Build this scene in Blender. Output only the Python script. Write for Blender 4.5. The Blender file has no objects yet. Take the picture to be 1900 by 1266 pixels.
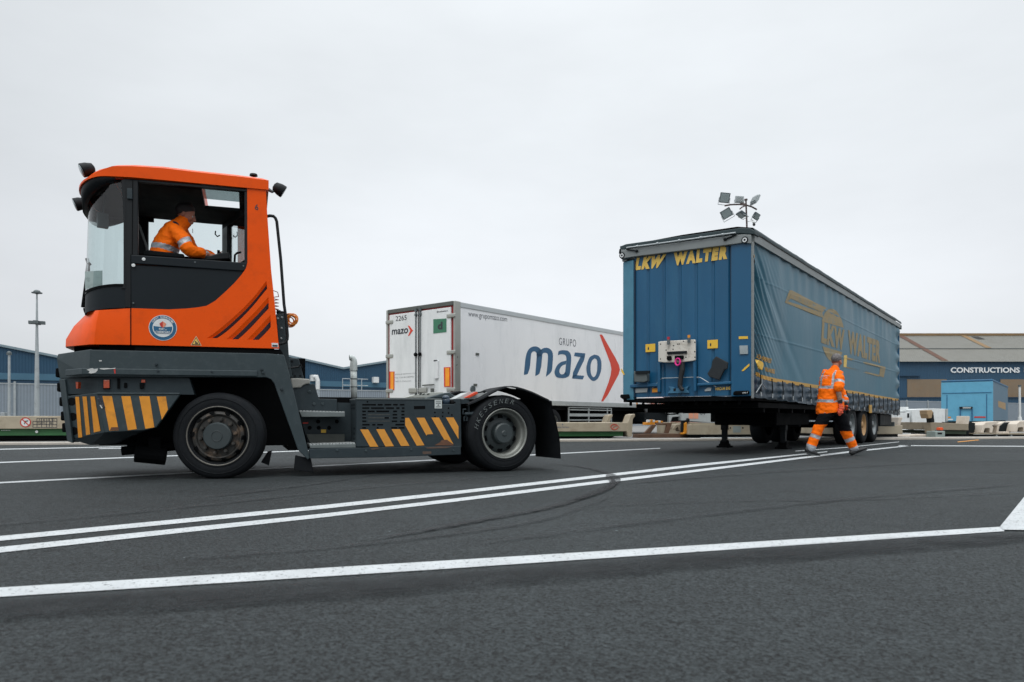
import bpy, bmesh, math, random
from mathutils import Vector, Matrix, noise as mnoise
random.seed(7)
S = bpy.context.scene
COL = S.collection
R = math.radians

# ---------------------------------------------------------------- camera
CAMH = 0.65
cam_d = bpy.data.cameras.new('camera')
cam_d.sensor_width = 36.0
cam_d.lens = 1344 / 1900 * 36
cam_d.shift_y = (778 - 633) / 1900
cam_d.clip_start = 0.05
cam_d.clip_end = 2000
cam_d.dof.use_dof = True
cam_d.dof.focus_distance = 9.0
cam_d.dof.aperture_fstop = 3.5
cam = bpy.data.objects.new('camera', cam_d)
cam.location = (0, 0, CAMH)
cam.rotation_euler = (R(90), 0, 0)
COL.objects.link(cam)
S.camera = cam

# ---------------------------------------------------------------- sky: overcast, brighter overhead
SUN_EL, SUN_AZ = 55, 195            # the sun stands high behind the camera, veiled by cloud
w = bpy.data.worlds.new("World")
S.world = w
w.use_nodes = True
nt = w.node_tree
N, L = nt.nodes, nt.links
bg = N['Background']
sky = N.new('ShaderNodeTexSky')
sky.sky_type = 'NISHITA'
sky.sun_disc = False
sky.sun_elevation = R(SUN_EL)
sky.sun_rotation = R(SUN_AZ)
sky.dust_density = 3
tc = N.new('ShaderNodeTexCoord')
sep = N.new('ShaderNodeSeparateXYZ')
L.new(tc.outputs['Generated'], sep.inputs[0])
ramp = N.new('ShaderNodeValToRGB')
L.new(sep.outputs['Z'], ramp.inputs[0])
cr = ramp.color_ramp
cr.elements[0].position = 0.0
cr.elements[0].color = (0.75, 0.785, 0.815, 1)
cr.elements[1].position = 1.0
cr.elements[1].color = (2.9, 2.98, 3.05, 1)
for p, c in ((0.14, (0.80, 0.823, 0.853)), (0.34, (0.757, 0.79, 0.814)), (0.52, (0.82, 0.857, 0.882)), (0.6, (1.0, 1.03, 1.06)), (0.72, (1.8, 1.85, 1.9))):
    e = cr.elements.new(p)
    e.color = (*c, 1)
# soft cloud streaks
mp = N.new('ShaderNodeMapping')
mp.inputs['Scale'].default_value = (1.1, 1.1, 3.2)
L.new(tc.outputs['Generated'], mp.inputs[0])
cn = N.new('ShaderNodeTexNoise')
cn.inputs['Scale'].default_value = 1.6
cn.inputs['Detail'].default_value = 5
cn.inputs['Roughness'].default_value = 0.55
L.new(mp.outputs[0], cn.inputs['Vector'])
cmr = N.new('ShaderNodeMapRange')
cmr.inputs[1].default_value = 0.3
cmr.inputs[2].default_value = 0.7
cmr.inputs[3].default_value = 0.93
cmr.inputs[4].default_value = 1.08
L.new(cn.outputs[0], cmr.inputs[0])
mul = N.new('ShaderNodeVectorMath')
mul.operation = 'SCALE'
L.new(ramp.outputs[0], mul.inputs[0])
# thinner cloud ahead, a touch right of the view axis
dt = N.new('ShaderNodeVectorMath')
dt.operation = 'DOT_PRODUCT'
dt.inputs[1].default_value = Vector((0.12, 0.92, 0.38)).normalized()
L.new(tc.outputs['Generated'], dt.inputs[0])
dm = N.new('ShaderNodeMapRange')
dm.inputs[1].default_value = 0.70
dm.inputs[2].default_value = 0.98
dm.inputs[3].default_value = 0.85
dm.inputs[4].default_value = 1.10
L.new(dt.outputs['Value'], dm.inputs[0])
m2 = N.new('ShaderNodeMath')
m2.operation = 'MULTIPLY'
L.new(cmr.outputs[0], m2.inputs[0])
L.new(dm.outputs[0], m2.inputs[1])
L.new(m2.outputs[0], mul.inputs['Scale'])
sks = N.new('ShaderNodeVectorMath')
sks.operation = 'SCALE'
sks.inputs['Scale'].default_value = 0.012
L.new(sky.outputs[0], sks.inputs[0])
add = N.new('ShaderNodeVectorMath')
add.operation = 'ADD'
L.new(mul.outputs[0], add.inputs[0])
L.new(sks.outputs[0], add.inputs[1])
L.new(add.outputs[0], bg.inputs['Color'])
bg.inputs['Strength'].default_value = 0.96

sun_d = bpy.data.lights.new('sun', 'SUN')
sun_d.energy = 1.0
sun_d.angle = R(40)
sun_d.color = (1.0, 0.99, 0.97)
sun = bpy.data.objects.new('sun', sun_d)
# light travels from azimuth SUN_AZ (behind the camera, a little to the left) downwards
_d = Vector((math.sin(R(SUN_AZ)) * math.cos(R(SUN_EL)), math.cos(R(SUN_AZ)) * math.cos(R(SUN_EL)), math.sin(R(SUN_EL))))
sun.rotation_euler = _d.to_track_quat('Z', 'Y').to_euler()
sun.location = (0, -10, 30)
COL.objects.link(sun)
S.view_settings.view_transform = 'Standard'
S.view_settings.look = 'None'
S.view_settings.exposure = 0.0
S.view_settings.gamma = 1.0

# ---------------------------------------------------------------- materials
def lin(c):
    return tuple((x / 255 / 12.92) if x <= 10 else (((x / 255) + .055) / 1.055) ** 2.4 for x in c)

MATS = {}
def mat(name, col, rough=0.5, metal=0.0, var=0.12, vscale=3.0, bump=0.0, bscale=60.0, spec=0.5, dirt=None, dscale=4.0, damt=0.5, stretch=None, coat=0.0, emit=None, srgb=True):
    """principled material, base colour broken up by noise; dirt = colour of stains laid over by a second noise"""
    if name in MATS:
        return MATS[name]
    m = bpy.data.materials.new(name)
    m.use_nodes = True
    t = m.node_tree
    n, l = t.nodes, t.links
    b = n['Principled BSDF']
    c = lin(col) if srgb else col
    b.inputs['Roughness'].default_value = rough
    b.inputs['Metallic'].default_value = metal
    b.inputs['Specular IOR Level'].default_value = spec
    b.inputs['Coat Weight'].default_value = coat
    b.inputs['Coat Roughness'].default_value = 0.08
    co = n.new('ShaderNodeTexCoord')
    vec = co.outputs['Object']
    if stretch:
        q = n.new('ShaderNodeMapping')
        q.inputs['Scale'].default_value = stretch
        l.new(vec, q.inputs[0])
        vec = q.outputs[0]
    out = None
    if var > 0:
        a = n.new('ShaderNodeTexNoise')
        a.inputs['Scale'].default_value = vscale
        a.inputs['Detail'].default_value = 6
        a.inputs['Roughness'].default_value = 0.6
        l.new(vec, a.inputs['Vector'])
        r = n.new('ShaderNodeMapRange')
        r.inputs[1].default_value = 0.3
        r.inputs[2].default_value = 0.7
        r.inputs[3].default_value = 1 - var
        r.inputs[4].default_value = 1 + var
        l.new(a.outputs[0], r.inputs[0])
        k = n.new('ShaderNodeVectorMath')
        k.operation = 'SCALE'
        k.inputs[0].default_value = c
        l.new(r.outputs[0], k.inputs['Scale'])
        out = k.outputs[0]
        rr = n.new('ShaderNodeMapRange')
        rr.inputs[1].default_value = 0.3
        rr.inputs[2].default_value = 0.7
        rr.inputs[3].default_value = max(0.02, rough - 0.08)
        rr.inputs[4].default_value = min(1, rough + 0.08)
        l.new(a.outputs[0], rr.inputs[0])
        l.new(rr.outputs[0], b.inputs['Roughness'])
    if dirt is not None:
        a = n.new('ShaderNodeTexNoise')
        a.inputs['Scale'].default_value = dscale
        a.inputs['Detail'].default_value = 8
        a.inputs['Roughness'].default_value = 0.72
        l.new(vec, a.inputs['Vector'])
        r = n.new('ShaderNodeMapRange')
        r.inputs[1].default_value = 0.5
        r.inputs[2].default_value = 0.75
        r.inputs[3].default_value = 0
        r.inputs[4].default_value = damt
        l.new(a.outputs[0], r.inputs[0])
        x = n.new('ShaderNodeMix')
        x.data_type = 'RGBA'
        l.new(r.outputs[0], x.inputs[0])
        if out:
            l.new(out, x.inputs[6])
        else:
            x.inputs[6].default_value = (*c, 1)
        x.inputs[7].default_value = (*lin(dirt), 1)
        out = x.outputs[2]
    if out:
        l.new(out, b.inputs['Base Color'])
    else:
        b.inputs['Base Color'].default_value = (*c, 1)
    if bump > 0:
        a = n.new('ShaderNodeTexNoise')
        a.inputs['Scale'].default_value = bscale
        a.inputs['Detail'].default_value = 4
        l.new(vec, a.inputs['Vector'])
        u = n.new('ShaderNodeBump')
        u.inputs['Strength'].default_value = bump
        u.inputs['Distance'].default_value = 0.02
        l.new(a.outputs[0], u.inputs['Height'])
        l.new(u.outputs[0], b.inputs['Normal'])
    if emit:
        b.inputs['Emission Color'].default_value = (*emit, 1)
        b.inputs['Emission Strength'].default_value = 1
    MATS[name] = m
    return m

def glass(name, tint=(0.8, 0.9, 0.9), refl=0.1, rough=0.02):
    if name in MATS:
        return MATS[name]
    m = bpy.data.materials.new(name)
    m.use_nodes = True
    n, l = m.node_tree.nodes, m.node_tree.links
    n.clear()
    o = n.new('ShaderNodeOutputMaterial')
    t = n.new('ShaderNodeBsdfTransparent')
    t.inputs[0].default_value = (*tint, 1)
    g = n.new('ShaderNodeBsdfGlossy')
    g.inputs['Roughness'].default_value = rough
    lw = n.new('ShaderNodeLayerWeight')
    lw.inputs['Blend'].default_value = .5
    f = n.new('ShaderNodeMath')
    f.operation = 'POWER'
    f.inputs[1].default_value = 5
    l.new(lw.outputs['Facing'], f.inputs[0])
    ad = n.new('ShaderNodeMath')
    ad.operation = 'ADD'
    ad.use_clamp = True
    ad.inputs[1].default_value = refl
    l.new(f.outputs[0], ad.inputs[0])
    x = n.new('ShaderNodeMixShader')
    l.new(ad.outputs[0], x.inputs[0])
    l.new(t.outputs[0], x.inputs[1])
    l.new(g.outputs[0], x.inputs[2])
    l.new(x.outputs[0], o.inputs[0])
    MATS[name] = m
    return m

# ---------------------------------------------------------------- mesh helpers
class MB:
    """collects shapes; build() links them as ONE mesh object"""
    def __init__(s):
        s.v, s.f, s.m, s.sm = [], [], [], []
        s.mi = 0
        s.smooth = False
    def add(s, vs, fs):
        o = len(s.v)
        s.v += [tuple(p) for p in vs]
        for f in fs:
            s.f.append([i + o for i in f])
            s.m.append(s.mi)
            s.sm.append(s.smooth)
        return s
    def box(s, x0, x1, y0, y1, z0, z1):
        p = [(x, y, z) for z in (z0, z1) for y in (y0, y1) for x in (x0, x1)]
        return s.add(p, [(0, 2, 3, 1), (4, 5, 7, 6), (0, 1, 5, 4), (2, 6, 7, 3), (0, 4, 6, 2), (1, 3, 7, 5)])
    def obox(s, c, ax, ay, az):
        """oriented box: centre and three half-axis vectors"""
        c, ax, ay, az = map(Vector, (c, ax, ay, az))
        p = [c + ax * i + ay * j + az * k for k in (-1, 1) for j in (-1, 1) for i in (-1, 1)]
        return s.add(p, [(0, 2, 3, 1), (4, 5, 7, 6), (0, 1, 5, 4), (2, 6, 7, 3), (0, 4, 6, 2), (1, 3, 7, 5)])
    def loopprism(s, a, b):
        n = len(a)
        fs = [list(range(n))[::-1], list(range(n, 2 * n))]
        fs += [(i, (i + 1) % n, n + (i + 1) % n, n + i) for i in range(n)]
        return s.add(list(a) + list(b), fs)
    def pside(s, poly, y0, y1):
        """polygon (x,z) extruded along y"""
        return s.loopprism([(x, y0, z) for x, z in poly], [(x, y1, z) for x, z in poly])
    def pend(s, poly, x0, x1):
        """polygon (y,z) extruded along x"""
        return s.loopprism([(x0, y, z) for y, z in poly], [(x1, y, z) for y, z in poly])
    def ptop(s, poly, z0, z1):
        return s.loopprism([(x, y, z0) for x, y in poly], [(x, y, z1) for x, y in poly])
    def sheet(s, pts):
        return s.add(pts, [list(range(len(pts)))])
    def cyl(s, p, q, r0, r1=None, n=16, caps=True):
        r1 = r0 if r1 is None else r1
        return s.tube([p, q], [r0, r1], n, caps)
    def tube(s, path, r, n=10, caps=True, squash=None, up=None):
        path = [Vector(p) for p in path]
        m = len(path)
        rs = r if isinstance(r, (list, tuple)) else [r] * m
        t0 = (path[1] - path[0]).normalized()
        a = Vector(up) if up else (Vector((0, 0, 1)) if abs(t0.z) < .9 else Vector((1, 0, 0)))
        vs, fs = [], []
        for i, p in enumerate(path):
            t = (path[min(i + 1, m - 1)] - path[max(i - 1, 0)]).normalized()
            u = t.cross(a)
            if u.length < 1e-5:
                u = t.orthogonal()
            u.normalize()
            v = u.cross(t).normalized()
            a = v
            ru, rv = (rs[i] if isinstance(rs[i], (tuple, list)) else (rs[i], rs[i]))
            for k in range(n):
                g = 2 * math.pi * k / n
                vs.append(p + u * math.cos(g) * ru + v * math.sin(g) * rv)
        for i in range(m - 1):
            for k in range(n):
                fs.append((i * n + k, i * n + (k + 1) % n, (i + 1) * n + (k + 1) % n, (i + 1) * n + k))
        if caps:
            fs.append(list(range(n))[::-1])
            fs.append([(m - 1) * n + k for k in range(n)])
        return s.add(vs, fs)
    def lathe(s, prof, c=(0, 0, 0), axis='y', n=32, closed=False):
        """profile of (radius, position along the axis)"""
        vs, fs = [], []
        for r, h in prof:
            for k in range(n):
                g = 2 * math.pi * k / n
                a, b = r * math.cos(g), r * math.sin(g)
                if axis == 'y':
                    vs.append((c[0] + a, c[1] + h, c[2] + b))
                elif axis == 'z':
                    vs.append((c[0] + a, c[1] + b, c[2] + h))
                else:
                    vs.append((c[0] + h, c[1] + a, c[2] + b))
        m = len(prof)
        for i in range(m if closed else m - 1):
            j = (i + 1) % m
            for k in range(n):
                fs.append((i * n + k, i * n + (k + 1) % n, j * n + (k + 1) % n, j * n + k))
        return s.add(vs, fs)
    def grid(s, rows):
        n = len(rows[0])
        vs = [p for r in rows for p in r]
        fs = []
        for i in range(len(rows) - 1):
            for k in range(n - 1):
                fs.append((i * n + k, i * n + k + 1, (i + 1) * n + k + 1, (i + 1) * n + k))
        return s.add(vs, fs)
    def ball(s, c, r, n=12, m=8, sq=(1, 1, 1)):
        c = Vector(c)
        vs = [c + Vector((0, 0, r * sq[2]))]
        for i in range(1, m):
            t = math.pi * i / m
            for k in range(n):
                g = 2 * math.pi * k / n
                vs.append(c + Vector((r * sq[0] * math.sin(t) * math.cos(g), r * sq[1] * math.sin(t) * math.sin(g), r * sq[2] * math.cos(t))))
        vs.append(c - Vector((0, 0, r * sq[2])))
        fs = [(0, 1 + k, 1 + (k + 1) % n) for k in range(n)]
        for i in range(m - 2):
            for k in range(n):
                fs.append((1 + i * n + k, 1 + (i + 1) * n + k, 1 + (i + 1) * n + (k + 1) % n, 1 + i * n + (k + 1) % n))
        b = len(vs) - 1
        fs += [(b, 1 + (m - 2) * n + (k + 1) % n, 1 + (m - 2) * n + k) for k in range(n)]
        return s.add(vs, fs)
    def mesh(s, name, mats):
        me = bpy.data.meshes.new(name)
        me.from_pydata(s.v, [], s.f)
        for m in (mats if isinstance(mats, (list, tuple)) else [mats]):
            me.materials.append(m)
        me.polygons.foreach_set('material_index', s.m)
        me.polygons.foreach_set('use_smooth', s.sm)
        bm = bmesh.new()
        bm.from_mesh(me)
        bmesh.ops.recalc_face_normals(bm, faces=bm.faces)
        bm.to_mesh(me)
        bm.free()
        return me
    def build(s, name, mats, parent=None, bevel=0.0, seg=2):
        o = bpy.data.objects.new(name, s.mesh(name, mats))
        COL.objects.link(o)
        if parent is not None:
            o.parent = parent
        if bevel > 0:
            b = o.modifiers.new('bevel', 'BEVEL')
            b.width = bevel
            b.segments = seg
            b.limit_method = 'ANGLE'
            b.angle_limit = R(35)
        return o

def tag(o, label=None, cat=None, group=None, kind=None):
    for k, v in (('label', label), ('category', cat), ('group', group), ('kind', kind)):
        if v:
            o[k] = v
    return o

def thing(name, label, cat, loc=(0, 0, 0), rz=0.0, group=None):
    o = bpy.data.objects.new(name, None)
    o.empty_display_size = 0.2
    o.location = loc
    o.rotation_euler = (0, 0, rz)
    COL.objects.link(o)
    return tag(o, label, cat, group)

def copy_tree(o, parent=None):
    c = o.copy()
    COL.objects.link(c)
    if parent is not None:
        c.parent = parent
    for ch in list(o.children):
        copy_tree(ch, c)
    return c

def evaluated(o):
    """the mesh of o with its modifiers applied; o's own mesh is replaced by it"""
    bpy.context.view_layer.update()
    dg = bpy.context.evaluated_depsgraph_get()
    me = bpy.data.meshes.new_from_object(o.evaluated_get(dg))
    o.modifiers.clear()
    o.data = me
    return me

def cut(o, cutter):
    """boolean difference, then the cutter is thrown away"""
    b = o.modifiers.new('cut', 'BOOLEAN')
    b.operation = 'DIFFERENCE'
    b.solver = 'EXACT'
    b.object = cutter
    evaluated(o)
    bpy.data.objects.remove(cutter)

def text2d(s, bold=0.0, shear=0.0, spacing=1.0):
    """letters as flat faces, normalised to the unit square"""
    c = bpy.data.curves.new('lettering', 'FONT')
    c.body = s
    c.size = 1
    c.offset = bold
    c.shear = shear
    c.space_character = spacing
    c.resolution_u = 4
    c.fill_mode = 'FRONT'
    o = bpy.data.objects.new('lettering', c)
    COL.objects.link(o)
    bpy.context.view_layer.update()
    me = bpy.data.meshes.new_from_object(o.evaluated_get(bpy.context.evaluated_depsgraph_get()))
    vs = [(v.co.x, v.co.y) for v in me.vertices]
    fs = [list(p.vertices) for p in me.polygons]
    bpy.data.objects.remove(o)
    bpy.data.meshes.remove(me)
    x0, x1 = min(v[0] for v in vs), max(v[0] for v in vs)
    y0, y1 = min(v[1] for v in vs), max(v[1] for v in vs)
    return [((x - x0) / (x1 - x0), (y - y0) / (y1 - y0)) for x, y in vs], fs

def text_on(mb, s, quad, **kw):
    """letters laid in a quad of 3-D corners: bottom left, bottom right, top right, top left"""
    vs, fs = text2d(s, **kw)
    a, b, c, d = map(Vector, quad)
    mb.add([(a * (1 - x) + b * x) * (1 - y) + (d * (1 - x) + c * x) * y for x, y in vs], fs)
    return mb

class Frame:
    """a standing frame in plan: origin, heading of its x axis; measures points seen in the photograph on its planes"""
    F, CX, CY = 1344.0, 950.0, 778.0
    def __init__(s, x, y, ang):
        s.o = (x, y)
        s.ang = ang
        s.ex = (math.cos(ang), math.sin(ang))
        s.ey = (-math.sin(ang), math.cos(ang))
    def side(s, px, py, v=0.0):
        a, b = (px - s.CX) / s.F, -(py - s.CY) / s.F
        ox, oy = s.o[0] + v * s.ey[0], s.o[1] + v * s.ey[1]
        u = (a * oy - ox) / (s.ex[0] - a * s.ex[1])
        return (u, CAMH + b * (oy + u * s.ex[1]))
    def end(s, px, py, u=0.0):
        a, b = (px - s.CX) / s.F, -(py - s.CY) / s.F
        ox, oy = s.o[0] + u * s.ex[0], s.o[1] + u * s.ex[1]
        v = (a * oy - ox) / (s.ey[0] - a * s.ey[1])
        return (v, CAMH + b * (oy + v * s.ey[1]))
    def S3(s, px, py, v=0.0):
        u, z = s.side(px, py, v)
        return (u, v, z)
    def E3(s, px, py, u=0.0):
        v, z = s.end(px, py, u)
        return (u, v, z)
    def sides(s, pts, v=0.0):
        return [s.side(x, y, v) for x, y in pts]
    def ends(s, pts, u=0.0):
        return [s.end(x, y, u) for x, y in pts]

def zoomed(ox, oy, k, pts):
    return [(ox + x * k, oy + y * k) for x, y in pts]

def G(px, py):
    """ground point under a pixel"""
    y = 1344 * CAMH / (py - 778)
    return ((px - 950) / 1344 * y, y)

def P(px, py, y):
    """point at depth y behind a pixel"""
    return ((px - 950) / 1344 * y, y, CAMH + (778 - py) / 1344 * y)

# ================================================================ the yard
def asphalt():
    m = bpy.data.materials.new('asphalt')
    m.use_nodes = True
    n, l = m.node_tree.nodes, m.node_tree.links
    b = n['Principled BSDF']
    b.inputs['Roughness'].default_value = 0.72
    b.inputs['Specular IOR Level'].default_value = 0.25
    co = n.new('ShaderNodeTexCoord')
    def noise(sc, det=3, rough=.6, st=None):
        v = co.outputs['Object']
        if st:
            q = n.new('ShaderNodeMapping')
            q.inputs['Scale'].default_value = st
            q.inputs['Rotation'].default_value = (0, 0, R(-20))
            l.new(v, q.inputs[0])
            v = q.outputs[0]
        a = n.new('ShaderNodeTexNoise')
        a.inputs['Scale'].default_value = sc
        a.inputs['Detail'].default_value = det
        a.inputs['Roughness'].default_value = rough
        l.new(v, a.inputs['Vector'])
        return a.outputs[0]
    def rng(s, a, b_, c, d):
        r = n.new('ShaderNodeMapRange')
        for i, x in enumerate((a, b_, c, d)):
            r.inputs[i + 1].default_value = x
        l.new(s, r.inputs[0])
        return r.outputs[0]
    def mulf(a, b_):
        k = n.new('ShaderNodeMath')
        k.operation = 'MULTIPLY'
        l.new(a, k.inputs[0])
        l.new(b_, k.inputs[1])
        return k.outputs[0]
    vor = n.new('ShaderNodeTexVoronoi')
    vor.inputs['Scale'].default_value = 115
    l.new(co.outputs['Object'], vor.inputs['Vector'])
    sepc = n.new('ShaderNodeSeparateColor')
    l.new(vor.outputs['Color'], sepc.inputs[0])
    stones = rng(sepc.outputs[0], 0, 1, 0.2, 2.3)
    grain = rng(noise(230, 2), .3, .7, .55, 1.45)
    mid = rng(noise(9, 6, .65), .3, .7, .88, 1.12)
    big = rng(noise(.35, 5, .6), .3, .7, .86, 1.14)
    lanes = rng(noise(.5, 3, .5, (.25, 3.2, 1)), .3, .7, .88, 1.12)
    f = mulf(mulf(mulf(stones, grain), mid), mulf(big, lanes))
    # oil drips and stains, and stray flecks of paint
    stain = rng(noise(1.1, 7, .75), .55, .70, 1, .66)
    drip = rng(noise(5.5, 4, .6), .63, .72, 1, .58)
    f = mulf(f, mulf(stain, drip))
    v2 = n.new('ShaderNodeTexVoronoi')
    v2.inputs['Scale'].default_value = 2.2
    l.new(co.outputs['Object'], v2.inputs['Vector'])
    f = mulf(f, rng(v2.outputs['Distance'], .010, .022, 6.0, 1))
    k = n.new('ShaderNodeVectorMath')
    k.operation = 'SCALE'
    k.inputs[0].default_value = (0.0222, 0.0272, 0.0288)
    l.new(f, k.inputs['Scale'])
    l.new(k.outputs[0], b.inputs['Base Color'])
    u = n.new('ShaderNodeBump')
    u.inputs['Strength'].default_value = 0.8
    u.inputs['Distance'].default_value = 0.010
    ad = n.new('ShaderNodeMath')
    ad.operation = 'ADD'
    l.new(vor.outputs['Distance'], ad.inputs[0])
    l.new(noise(160, 3), ad.inputs[1])
    l.new(ad.outputs[0], u.inputs['Height'])
    l.new(u.outputs[0], b.inputs['Normal'])
    return m

def worn(name, col, rough, lo, hi, sc, st=None, maxa=1.0):
    """thin coat that is worn through in places: paint or rubber on the asphalt"""
    m = mat(name, col, rough=rough, var=.1, vscale=6, bump=.5, bscale=120)
    n, l = m.node_tree.nodes, m.node_tree.links
    co = n.new('ShaderNodeTexCoord')
    v = co.outputs['Object']
    if st:
        q = n.new('ShaderNodeMapping')
        q.inputs['Scale'].default_value = st
        l.new(v, q.inputs[0])
        v = q.outputs[0]
    a = n.new('ShaderNodeTexNoise')
    a.inputs['Scale'].default_value = sc
    a.inputs['Detail'].default_value = 6
    a.inputs['Roughness'].default_value = .7
    l.new(v, a.inputs['Vector'])
    r = n.new('ShaderNodeMapRange')
    for i, x in enumerate((lo, hi, 0, maxa)):
        r.inputs[i + 1].default_value = x
    l.new(a.outputs[0], r.inputs[0])
    l.new(r.outputs[0], n['Principled BSDF'].inputs['Alpha'])
    return m

M_ASPH = asphalt()
M_PAINT = worn('road_paint', (186, 191, 193), .7, .335, .42, 48)
M_PAINT_Y = worn('road_paint_orange', (225, 150, 40), .6, .3, .42, 30)
M_RUBBER = worn('tyre_rubber_mark', (26, 29, 32), .8, .32, .6, 14, None, .78)
M_RUBBER2 = worn('faint_rubber_mark', (34, 38, 41), .8, .34, .72, 5, None, .6)

g = MB()
g.box(-500, 500, -60, 900, -.3, 0)
tag(g.build('ground', M_ASPH), kind='structure')

def strip(mb, top, bot, z):
    a = [G(*p) for p in top]
    b = [G(*p) for p in bot]
    mb.grid([[(x, y, z) for x, y in a], [(x, y, z) for x, y in b]])

def line(top, bot, z=.004, name='road_marking', m=M_PAINT):
    mb = MB()
    strip(mb, top, bot, z)
    return tag(mb.build(name, m), kind='structure')

line([(-260, 1108), (800, 1043.5), (1859, 978.5)], [(-260, 1126), (800, 1059), (1864, 987)])
line([(-260, 1021), (0, 996), (300, 967.5), (600, 938.3), (850, 911.5), (1100, 883.3), (1300, 861), (1535, 838)],
     [(-260, 1031), (0, 1005), (300, 975.5), (600, 945.3), (850, 917.5), (1100, 888.3), (1300, 865.3), (1535, 839.5)])
line([(-260, 1044), (0, 1016.5), (300, 985), (600, 954.2), (850, 925.3), (1100, 894.6), (1300, 871), (1500, 847), (1580, 837.2), (1690, 826.4)],
     [(-260, 1056), (0, 1027), (300, 994), (600, 961.2), (850, 931.3), (1100, 899.9), (1300, 875.3), (1500, 850.2), (1580, 840), (1690, 828)])
line([(1476, 837), (1573, 829.9), (1668, 819.8)], [(1476, 838.2), (1573, 831.2), (1668, 820.9)])
line([(1669, 826.6), (2200, 829.6)], [(1666, 828), (2200, 831)])
line([(-200, 837.5), (430, 824.8)], [(-200, 839), (430, 826)])
line([(183, 832.5), (420, 828.3)], [(183, 833.7), (420, 829.3)])
line([(-200, 865.6), (700, 831)], [(-200, 867.6), (700, 832.3)])
line([(-200, 905.6), (500, 869.2), (1225, 831.6)], [(-200, 908.6), (500, 871.2), (1225, 833)])
line([(1300, 816.6), (1500, 815)], [(1300, 817.8), (1500, 816.2)], .079)
line([(1905, 918), (1856, 979)], [(1960, 987), (1862, 985.4)], .008)
line([(1777, 820), (1815, 816.4)], [(1777, 821.2), (1817, 817.2)], .006, 'road_marking', M_PAINT_Y)

def ribbon(pts, wd, z, name, m, n=40):
    """a tyre mark: centre line through ground points (Catmull-Rom) and a width"""
    p = [Vector((*G(*q), 0)) for q in pts]
    q = []
    for i in range(len(p) - 1):
        a, b, c, d = p[max(i - 1, 0)], p[i], p[i + 1], p[min(i + 2, len(p) - 1)]
        for k in range(n // (len(p) - 1) + 1):
            t = k / (n // (len(p) - 1) + 1)
            q.append(.5 * ((2 * b) + (c - a) * t + (2 * a - 5 * b + 4 * c - d) * t * t + (3 * b - a - 3 * c + d) * t ** 3))
    q.append(p[-1])
    r0, r1 = [], []
    for i, c in enumerate(q):
        t = (q[min(i + 1, len(q) - 1)] - q[max(i - 1, 0)]).normalized()
        s = Vector((-t.y, t.x, 0)) * wd * .5 * min(1, .2 + i / 6, .2 + (len(q) - 1 - i) / 6)
        r0.append((c.x + s.x, c.y + s.y, z))
        r1.append((c.x - s.x, c.y - s.y, z))
    mb = MB()
    mb.grid([r0, r1])
    return tag(mb.build(name, m), kind='structure')

ribbon([(700, 1003), (900, 966), (1040, 938), (1120, 908), (1143, 893), (1128, 880), (1080, 868), (1020, 862)], .10, .012, 'skid_mark', M_RUBBER)
ribbon([(1065, 931), (1115, 915), (1137, 899), (1126, 884)], .07, .016, 'skid_mark', M_RUBBER)
ribbon([(380, 925), (560, 903), (690, 883), (780, 868)], .10, .012, 'skid_mark', M_RUBBER2)
M_TRACK = worn('polished_track', (30, 35, 38), .75, .25, .7, 3, None, .42)
for k_, wd_ in enumerate((.34, .27, .18)):
    ribbon([(-300, 1154), (0, 1134), (600, 1098), (950, 1072), (1500, 1026), (2000, 990)], wd_, .010 + .003 * k_, 'tyre_track', M_TRACK)
ribbon([(1090, 942), (1350, 932), (1600, 929), (1900, 915)], .05, .012, 'tyre_track', M_RUBBER2)

for pts_, wd_ in (([(-100, 985), (300, 948), (700, 905), (1000, 880)], .09), ([(900, 1010), (1250, 965), (1600, 925), (1900, 900)], .10), ([(350, 1040), (700, 1010), (1000, 968), (1130, 925)], .07), ([(1150, 900), (1400, 880), (1700, 862), (1950, 856)], .12)):
    ribbon(pts_, wd_, .012, 'tyre_track', M_TRACK)
# kerb and the concrete apron behind it
KX, KY = -12.7, 17.94
KANG = math.atan2(23.6 - 17.94, 16.7 + 12.7)
KC, KS = math.cos(KANG), math.sin(KANG)
def kp(s, d):
    return (KX + s * KC - d * KS, KY + s * KS + d * KC)
M_CONC = mat('concrete_kerb', (188, 182, 172), .85, var=.12, vscale=2, bump=.3, bscale=50, dirt=(110, 105, 100), damt=.5)
M_APRON = mat('concrete_apron', (118, 118, 116), .9, var=.12, vscale=.6, bump=.3, bscale=40, dirt=(80, 80, 80))
kb = MB()
kb.ptop([kp(-60, 0), kp(110, 0), kp(110, .3), kp(-60, .3)], 0, .07)
tag(kb.build('kerb', M_CONC, bevel=.012), kind='structure')
ap = MB()
ap.ptop([kp(-140, .3), kp(260, .3), kp(260, 160), kp(-140, 160)], .003, .066)
tag(ap.build('pavement', M_APRON), kind='structure')

# ================================================================ sheds and fence
def cladding(name, col, scale, amt=.25, bump=.6, vert=True, dirt=None):
    m = mat(name, col, .55, var=.08, vscale=.25, dirt=dirt, dscale=.6, damt=.45)
    n, l = m.node_tree.nodes, m.node_tree.links
    b = n['Principled BSDF']
    co = n.new('ShaderNodeTexCoord')
    wv = n.new('ShaderNodeTexWave')
    wv.bands_direction = 'X' if vert else 'Z'
    wv.inputs['Scale'].default_value = scale
    wv.inputs['Distortion'].default_value = 0
    l.new(co.outputs['Object'], wv.inputs['Vector'])
    u = n.new('ShaderNodeBump')
    u.inputs['Strength'].default_value = bump
    u.inputs['Distance'].default_value = .06
    l.new(wv.outputs[0], u.inputs['Height'])
    l.new(u.outputs[0], b.inputs['Normal'])
    return m

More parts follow.
